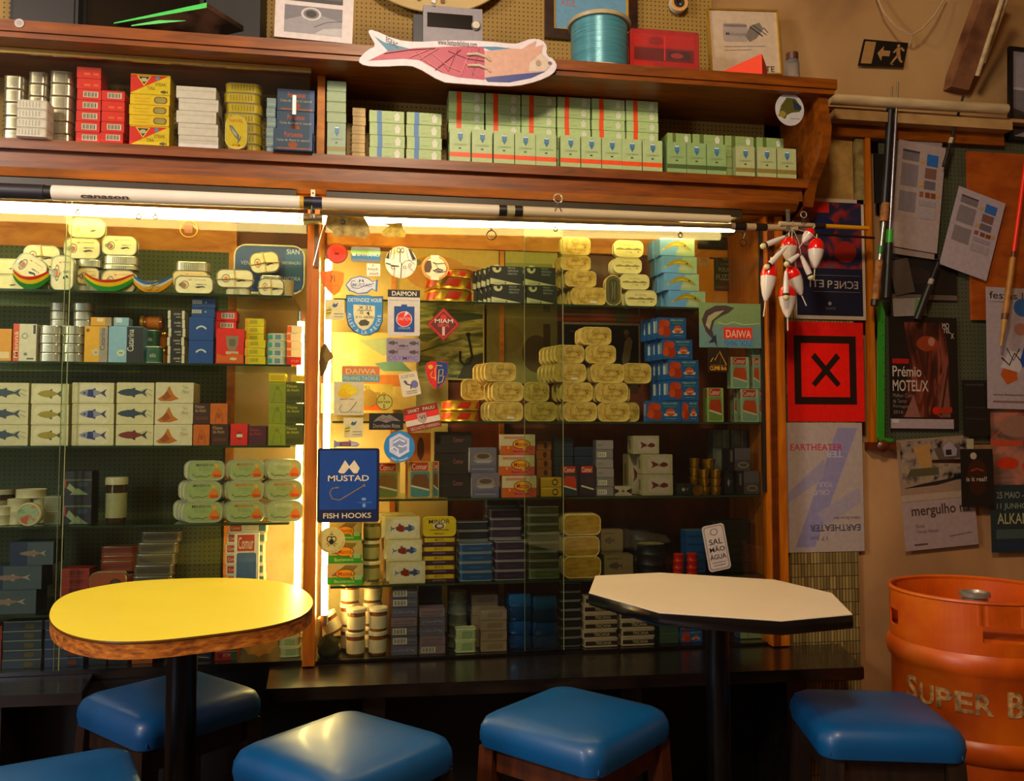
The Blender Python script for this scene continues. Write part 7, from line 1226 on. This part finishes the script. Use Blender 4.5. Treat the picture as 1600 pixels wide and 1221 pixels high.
vb(1336, 190, 1351, 320, .03, .015, blotch('marbled_strip', [(.3, '#5c4c2c'), (.7, '#9c8c5c')], 30, .5), 'wall_strip', 'marbled olive strip beside the tan map poster', 'strip')
# mosaic of thin upright tiles
MOS = bpy.data.materials.new('thin_tile_mosaic'); nt, N, L, b = nodes(MOS); tc = N.new('ShaderNodeTexCoord'); mp = N.new('ShaderNodeMapping'); mp.inputs['Rotation'].default_value = (math.pi / 2, 0, 0); L.new(tc.outputs['Object'], mp.inputs[0])
bk = N.new('ShaderNodeTexBrick'); bk.inputs['Scale'].default_value = 1; bk.inputs['Brick Width'].default_value = .011; bk.inputs['Row Height'].default_value = .042; bk.inputs['Mortar Size'].default_value = .0012; bk.offset = .0; bk.inputs['Color1'].default_value = lin('#a08a58'); bk.inputs['Color2'].default_value = lin('#6c5e38'); bk.inputs['Mortar'].default_value = lin('#382c18'); L.new(mp.outputs[0], bk.inputs['Vector'])
L.new(bk.outputs[0], b.inputs['Base Color']); b.inputs['Roughness'].default_value = .5; bp = N.new('ShaderNodeBump'); bp.inputs['Strength'].default_value = .6; bp.inputs['Distance'].default_value = .003; bp.invert = True; L.new(bk.outputs[1], bp.inputs['Height']); L.new(bp.outputs[0], b.inputs['Normal'])
o = vb(1226, 320, 1351, 1300, .036, .013, MOS, 'trim_3')
def poster(name, lab, cat, x0, y0, x1, y1, col, cmds, rot=0, Y=.034, skew=None, **k): return sign(name, lab, cat, x0, y0, x1, y1, Y, col, cmds, 'r', rot, th=.001, rough=.5, **k)
poster('poster', 'dark blue and red FENCE poster with mirrored letters behind the bobbers', 'poster', 1238, 309, 1356, 500, '#b5a690', [('r', .02, .03, .96, .97, '#0f1428'), ('r', .02, .42, .96, .97, PS1), ('p', [(.0, .62), (.2, .6), (.22, .8), (.14, .99), (0, .94)], '#7c5c50'), ('p', [(.2, .88), (.5, .88), (.5, .97), (.2, .97)], '#a82014'), ('e', .42, .76, .17, .08, '#0a1840'), ('e', .72, .56, .16, .09, '#7c1c12'), ('t', 'ECNE', .55, .255, .89, .318, '#a89c90', 'm'), ('t', 'P', .455, .258, .525, .32, '#a89c90'), ('t', 'ETI', .2, .262, .40, .323, '#a89c90', 'm'), ('r', .25, .36, .92, .364, '#6c6464'), ('r', .25, .225, .92, .229, '#6c6464'), ('e', .48, .13, .025, .015, '#8c8480'), ('t', 'DGARTES', .42, .08, .56, .1, '#6c6868')], Y=.030)
poster('poster', 'bright red poster with a black X inside a black square', 'poster', 1226, 503, 1355, 659, '#c4140c', [('r', .09, .17, .9, .86, '#1c0806'), ('r', .18, .245, .81, .785, '#cc160c'), ('p', [(.31, .38), (.36, .345), (.69, .64), (.64, .69)][::1], '#1c0806'), ('p', [(.69, .38), (.64, .345), (.31, .64), (.36, .69)][::-1], '#1c0806')], Y=.0335)
poster('poster', 'pale lilac EARTHEATER poster with grey beams', 'poster', 1223, 661, 1354, 862, '#a89a92', [('p', [(.68, .96), (.94, .96), (.36, .04), (.12, .04)], '#8a84a0'), ('p', [(.04, .46), (.5, .72), (.5, .58), (.04, .38)], '#948c9c'), ('p', [(.4, .3), (.96, .5), (.96, .38), (.5, .2)], '#9c929c'), ('t', 'EARTHEATER', .07, .785, .74, .835, '#a83c48', 'b'), ('t', 'TER', .52, .73, .74, .78, '#b8b0b8', 'bu'), ('t', 'YOUR', .42, .5, .6, .54, '#b8b0b8', 'bu'), ('t', 'CRUD', .34, .44, .56, .48, '#b8b0b8', 'bu'), ('t', 'EARTHEATER', .3, .16, .95, .21, '#4c4858', 'bu'), ('t', '17 Jun', .3, .09, .52, .13, '#6c6878', 'u'), ('t', 'Galeria Zé dos Bois', .6, .25, .95, .27, '#6c6878', 'u')], Y=.0335)
frame(1572, 76, 1690, 224, .020, .012, '#0c0b0c', 'black framed grey photograph at the upper right edge', [('r', 0, .3, 1, .55, '#6c686c'), ('r', 0, .55, 1, .58, '#a8a4a4'), ('p', [(0, 0), (.3, .1), (.2, .3), (0, .34)], '#34302c'), ('p', [(.3, 0), (.6, .2), (.5, .3), (1, .35), (1, 0)], '#5c5858')], '#8c868c', rot=2)
# exit sign
q = [P(1341, 102, .088), P(1411, 105, .088), P(1419, 67, .088), P(1350, 61, .088)]; c = q[0]; sv = [(p - c) for p in q]
def bil(u, v): return sv[0] * (1 - u) * (1 - v) + sv[1] * u * (1 - v) + sv[2] * u * v + sv[3] * (1 - u) * v
m = MB(); m.add(sv + [p + Vector((0, .004, 0)) for p in sv], [(0, 1, 2, 3), (7, 6, 5, 4), (0, 4, 5, 1), (1, 5, 6, 2), (2, 6, 7, 3), (3, 7, 4, 0)], '#12100c')
def gl(pts, col): m.add([bil(*p) + Vector((0, -.0006, 0)) for p in pts], [tuple(range(len(pts)))], col)
TN = '#a07c50'; gl([(.04, .08), (.28, .08), (.28, .92), (.04, .92)], TN); gl([(.36, .5), (.48, .8), (.48, .62), (.64, .62), (.64, .4), (.48, .4), (.48, .2)][::-1], TN)
gl(ell(.80, .84, .035, .07, 14), TN); gl([(.76, .74), (.84, .78), (.88, .48), (.8, .44)][::-1], TN); gl([(.76, .74), (.70, .56), (.74, .54), (.79, .68)], TN); gl([(.84, .76), (.93, .62), (.96, .68), (.88, .8)], TN); gl([(.80, .46), (.88, .5), (.92, .28), (.97, .22), (.94, .16), (.88, .24)], TN); gl([(.8, .48), (.86, .46), (.78, .26), (.72, .06), (.69, .1), (.74, .3)], TN); gl([(.72,.06),(.76,.06),(.76,.12)], TN)
tag(m.obj('exit_sign', None, c), 'black emergency exit sign with arrow and running figure', 'sign')
m = MB(); c = P(1424, 55, .06); m.tube([P(a, b, .02) - c for a, b in ((1368, -10), (1380, 18), (1400, 42), (1424, 55))], .0028, '#b8a080', 6); m.tube([P(a, b, .02) - c for a, b in ((1478, -5), (1460, 24), (1440, 46), (1424, 55))], .0028, '#b8a080', 6); m.tube([P(a, b, .07) - c for a, b in ((1424, 55), (1423, 70))], .002, '#a89070', 5); tag(m.obj('looped_string', None, c), 'thin pale cord looped on the vault above the exit sign', 'cord')
# vault conduits
def strip(pxs, Y0, Y1, w, d, m_, name, lab, cat):
    a, b = P(pxs[0], pxs[1], Y0), P(pxs[2], pxs[3], Y1); n = (b - a); s_ = Vector((n.z, 0, -n.x)).normalized() * w / 2; k = Vector((0, d, 0)); mb = MB(); z = Vector((0, 0, 0))
    mb.loft([[z - s_, z + s_, z + s_ + k, z - s_ + k], [n - s_, n + s_, n + s_ + k, n - s_ + k]], m_); return tag(mb.obj(name, None, a), lab, cat)
strip((1500, 138, 1560, -25), .07, -.08, .07, .06, blotch('rusty_duct', [(.3, '#4c2814'), (.6, '#8c6444'), (.8, '#a88864')], 8, .7), 'wall_duct', 'rusty stained duct rising up the vault at right', 'duct')
rail('thin pale conduit pipe rising diagonally on the vault', 'conduit', 'pipe', (1527, 118, .02), (1572, -20, -.14), .008, PIPE); rail('second thin conduit beside the first on the vault', 'conduit', 'pipe', (1538, 98, .02), (1580, -20, -.14), .006, PIPE)
# board area right of the wooden upright
m = MB(); a, b = P(1372, 206, .046), P(1700, 693, .046); m.box(a.x, b.x, .044, .0488, b.z, a.z, pegboard('wall_pegboard_green', '#4a4c38', '#1c1c14')); struct(m.obj('wall_pegboard_right'))
ORB = wood('orange_board', '#7c3a0c', '#9c5214', (2, 2, 5), .5, .1)
vb(1512, 236, 1760, 506, .030, .012, ORB, 'wooden_board', 'orange-brown wooden board behind the leaflets at right', 'board')
vb(1366, 240, 1388, 318, .036, .007, '#12100f', 'dark_poster', 'narrow black poster with pale letters behind the rod', 'poster')
TXT = [('r', .1, .82, .46, .92, '#6c6468'), ('r', .1, .9, .46, .92, '#3c363c'), ('r', .1, .58, .46, .79, '#776e70'), ('r', .1, .34, .46, .53, '#776e70'), ('r', .62, .8, .86, .91, '#2c5c94'), ('r', .6, .68, .84, .78, '#6c5048'), ('r', .6, .58, .84, .66, '#5c585c'), ('r', .52, .5, .6, .55, '#7c4c34'), ('r', .64, .5, .74, .55, '#6c3c24'), ('r', .76, .5, .86, .55, '#6c3c24'), ('r', .52, .42, .88, .47, '#8c8488'), ('r', .52, .3, .88, .39, '#958b8c'), ('r', .5, .82, .58, .85, '#b08c4c'), ('r', .5, .6, .58, .64, '#b08c4c'), ('r', .87, .52, .93, .56, '#b08c4c')]
poster('printed_sheet', 'white newsletter sheet with text columns, left one behind the rod', 'paper', 1394, 222, 1475, 392, '#9c8c86', TXT, rot=7, Y=.020)
poster('printed_sheet', 'larger pale sheet edge showing behind the left newsletter', 'paper', 1388, 214, 1470, 402, '#8c7c74', [], rot=6, Y=.026)
poster('printed_sheet', 'white newsletter sheet with text columns, tilted right one', 'paper', 1478, 300, 1562, 430, '#a3969a', TXT, rot=17, Y=.015)
poster('poster', 'black and brown Prémio MOTEL/X poster', 'poster', 1385, 495, 1502, 670, '#0f0a08', [('p', [(.22, .95), (.8, .95), (.86, .7), (.9, .1), (.16, .1), (.3, .6)], PS2), ('e', .56, .76, .16, .07, '#7c3418'), ('e', .62, .78, .05, .04, '#9c6c5c'), ('l', [(.6, .7), (.56, .4), (.4, .12)], .03, '#52200f'), ('l', [(.4, .7), (.5, .4), (.52, .1)], .03, '#481c0e'), ('p', [(.2, .1), (.34, .3), (.44, .1)], '#7c5448'), ('p', [(.68, .12), (.78, .46), (.84, .6), (.88, .1)], '#6c4438'), ('l', [(.74, .12), (.86, .56)], .02, '#3c150c'), ('r', .04, .575, .28, .62, '#8c1810'), ('t', 'Prémio', .04, .46, .46, .555, '#b5a498', 'b'), ('t', 'MOTEL/X', .04, .33, .56, .43, '#b5a498', 'b'), ('t', 'Melhor Curta', .04, .275, .34, .31, '#7c6c64'), ('t', 'de Terror', .04, .225, .24, .26, '#7c6c64'), ('t', 'Portuguesa', .04, .175, .32, .21, '#7c6c64'), ('t', '2016', .04, .13, .18, .16, '#7c6c64'), ('t', 'MO', .78, .9, .88, .95, '#b0a49c', 'b'), ('t', 'TEL', .79, .86, .9, .9, '#b0a49c', 'b'), ('t', 'X', .9, .81, .95, .86, '#b0a49c', 'b'), ('e', .66, .16, .05, .035, '#a8200f'), ('l', [(.7, .16), (.9, .17)], .05, '#8c2c18'), ('r', 0, 0, .92, .085, '#9c8c8c'), ('r', .02, .05, .12, .08, '#b8b0ac')], rot=.5, Y=.030)
poster('poster', 'pale poster with a black and tan village scene reading mergulho na', 'poster', 1402, 684, 1528, 856, '#9a8782', [('r', 0, .5, 1, 1, '#8c7460'), ('r', .04, .6, 1, .98, PS3), ('p', [(.22, .92), (.44, .95), (.46, .74), (.3, .72)], '#a07c4c'), ('p', [(.5, .9), (.86, .92), (.86, .8), (.56, .78)], '#544840'), ('p', [(.62, .9), (.72, .96), (.82, .88), (.8, .82), (.64, .82)], '#94888c'), ('r', .66, .83, .74, .88, '#241e1c'), ('p', [(.1, .66), (.54, .66), (.54, .73), (.16, .73)], '#4c4830'), ('p', [(.46, .77), (1, .74), (1, .78), (.46, .8)], '#2c140c'), ('p', [(.04, .56), (.5, .57), (.9, .62), (.96, .7), (.7, .62), (.3, .59)], '#1c1a18'), ('r', 0, .44, 1, .5, '#a08c78'), ('t', 'mergulho na', .12, .28, .92, .40, '#44302c', 'b'), ('t', 'Elvas', .16, .2, .28, .23, '#7c6864'), ('t', 'Torres Vedras', .16, .15, .46, .18, '#7c6864'), ('l', [(.12, .05), (.3, .05)], .012, '#4c3c3c'), ('l', [(.6, .1), (.92, .12)], .006, '#7c6864')], rot=-4, Y=.033)
poster('poster', 'white festas poster with orange and blue drawings, right edge', 'poster', 1536, 450, 1650, 640, '#a39699', [('t', 'festas lisboa', .05, .905, .98, .965, '#2c2426', 'b'), ('t', '( junho 16 )', .06, .87, .4, .89, '#4c4446'), ('e', .56, .84, .14, .075, '#2c5c94'), ('p', [(.2, .28), (.3, .4), (.44, .36), (.46, .24), (.3, .2)], '#a85424'), ('p', [(.2, .34), (.34, .48), (.6, .46), (.5, .3)], '#c0b6b4'), ('l', [(.22, .42), (.34, .36), (.42, .46), (.54, .38)], .014, '#1c2024'), ('l', [(.3, .5), (.4, .4), (.5, .5)], .01, '#1c2024'), ('p', [(.5, .4), (.58, .54), (.62, .4), (.54, .34)], '#1c4484'), ('e', .52, .66, .1, .05, '#9c6c5c'), ('t', 'www.festasdelisboa.com', .08, .11, .8, .125, '#4c4446'), ('l', [(.08, .06), (.8, .06)], .014, '#7c5c54')], rot=1, Y=.020)
poster('poster', 'small black poster reading is it real?', 'poster', 1499, 702, 1555, 792, '#0f0c0b', [('e', .4, .88, .1, .06, '#a89c84'), ('e', .5, .6, .3, .22, '#301408'), ('l', [(.3, .62), (.5, .66), (.7, .62)], .03, '#7c3410'), ('e', .5, .34, .26, .14, '#2c1208'), ('t', 'is it real?', .16, .44, .8, .52, '#b0a49c', 'b')], Y=.012)
poster('poster', 'dark teal ALKANTARA festival poster at the right edge', 'poster', 1541, 758, 1680, 862, '#1c2a2c', [('t', '25 MAIO -', .08, .8, .42, .9, '#7c8474', 'b'), ('t', '11 JUNHO 2016', .08, .62, .66, .73, '#7c8474', 'b'), ('t', 'ALKANTARA', .08, .42, .8, .58, '#a09c74', 'b'), ('r', .06, .2, 1, .34, '#3c4c48'), ('r', .06, .04, 1, .16, '#18283c')], Y=.028)
poster('poster', 'blurred pink and grey picture above the teal poster', 'poster', 1541, 640, 1680, 760, '#6c5044', [('r', 0, 0, 1, 1, PS4), ('l', [(.0, .6), (.3, .9), (.5, 1)], .02, '#a84438'), ('r', 0, .52, .4, .6, '#a8482c'), ('e', .2, .3, .14, .08, '#b03418'), ('e', .35, .78, .25, .14, '#8c6858'), ('p', [(.3, 0), (1, .2), (1, 0)], '#34302c')], Y=.036)
poster('dark_poster', 'dark poster with faint lettering between the two posters', 'poster', 1502, 594, 1549, 682, '#100d0d', [('r', .1, .9, .8, .93, '#34302f'), ('r', .1, .5, .85, .52, '#2c2827'), ('r', .1, .3, .85, .32, '#2c2827')], Y=.024)
poster('dark_poster', 'black magazine pile edge below the newsletters', 'poster', 1388, 405, 1500, 470, '#14100f', [('r', .0, .02, 1, .14, '#5c5048'), ('e', .4, .6, .2, .2, '#241c1a')], Y=.036)
poster('paper_sheet', 'grey paper corner under the left newsletter', 'paper', 1392, 405, 1426, 460, '#4c403a', [], rot=-12, Y=.031)
poster('paper_sheet', 'pale slips of paper above the MOTEL/X poster', 'paper', 1393, 466, 1450, 494, '#8c8078', [('p', [(.6, 0), (1, 0), (1, .6), (.7, 1)], '#5c7c44')], rot=-3, Y=.027)
poster('paper_note', 'small pale torn note above the black is it real poster', 'note', 1510, 686, 1522, 702, '#a09478', [], Y=.018)
# upright rods in front of the posters
GRN_ = mat('#2f7c24', .5); CORKH = blotch('cork_grip', [(.3, '#6c4420'), (.7, '#9c6c3c')], 60, .8, (1, 1, 1), 5, .3)
a, b = P(1403, 128, -.03), P(1384, 470, -.03)
rod('upright_rod', 'upright dark and silver fishing rod with green ring and black grip', a, b, [(0, .16, .0035, .004, mat('#8c8468', .3, .6), 'tip'), (.16, .7, .0045, .0055, mat('#8a8890', .25, .8), 'blank'), (.68, .74, .011, .012, mat('#3c9c34', .4), 'ring'), (.74, .99, .012, .013, '#141412', 'grip')])
a, b = P(1394, 135, -.015), P(1381, 335, -.015); rod('upright_rod', 'black thick upright rod with reel seat left of newsletters', a, b, [(0, .14, .003, .003, mat('#8c8468', .3, .6), 'tip'), (.13, .2, .014, .014, '#16151a', 'reel_seat'), (.2, 1, .0125, .011, '#0f0e12', 'blank')])
a, b = P(1384, 318, -.045), P(1366, 478, -.045); rod('upright_rod', 'upright rod with two cork grips beside the wooden post', a, b, [(0, .18, .013, .014, CORKH, 'cork_grip'), (.18, .42, .006, .006, SILVER, 'reel_seat'), (.42, .50, .009, .008, mat('#2c6c34', .4), 'thread_wrap'), (.5, .56, .007, .007, SILVER, 'ferrule'), (.56, .94, .012, .012, CORKH, 'cork_grip'), (.94, 1, .012, .012, '#14100c', 'butt_cap')])
m = MB(); c = P(1378, 480, .012); pts = [P(a_, b_, .012) - c for a_, b_ in ((1373, 478), (1377, 470), (1383, 490), (1382, 684), (1396, 686), (1396, 690), (1377, 692), (1371, 684))]; pp = [(p.x, p.z) for p in pts][::-1]; m.prism(pp, 0, .006, GRN_)
for i in range(9): m.prism(ell(.001, -.05 - i * .045, .0022, .0022, 8), -.0008, 0, '#1c3c14')
tag(m.obj('green_ruler', None, c), 'green L-shaped strip hanging down beside the red poster', 'ruler')
a, b = P(1505, 150, -.01), P(1475, 260, -.01); rod('thin_rod', 'dark thin rod with white wrap above the newsletters', a, b, [(0, .6, .004, .005, '#1c1c14', 'blank'), (.6, .68, .007, .007, '#a89c84', 'wrap'), (.68, 1, .006, .007, '#14140f', 'blank')], 'fishing rod')
a, b = P(1466, 410, .0), P(1432, 500, .0); rod('thin_rod', 'dark rod end with a pale ring below the newsletters', a, b, [(0, .3, .006, .007, '#14120f', 'blank'), (.3, .4, .009, .009, '#8c8474', 'ring'), (.4, 1, .013, .012, '#14120f', 'grip')], 'fishing rod')
a, b = P(1606, 230, -.02), P(1564, 541, -.02); rod('upright_rod', 'bright red rod with wooden handle over the festas poster', a, b, [(0, .53, .006, .0065, mat('#d82c10', .35), 'blank'), (.53, .56, .0075, .0075, '#5c2414', 'band'), (.56, .84, .0095, .0105, mat('#9c6c2c', .5, 0, .2, 30), 'handle'), (.84, .87, .012, .011, '#5c3414', 'band'), (.87, 1, .010, .004, mat('#a8823c', .5, 0, .2, 30), 'butt')])
m = MB(); c = P(1376, 697, .02); m.box(-.04, .05, -.01, .028, -.012, .012, WOODD); m.lathe([(.012, 0), (.02, .004), (.012, .012), (0, .014)], WOODD, 16, Matrix.Translation((0, -.01, 0)) @ Matrix.Rotation(math.pi / 2, 4, 'X')); tag(m.obj('coat_peg', None, c), 'dark turned wooden knob under the green strip', 'knob')
# drop of the things that must not carry private helpers
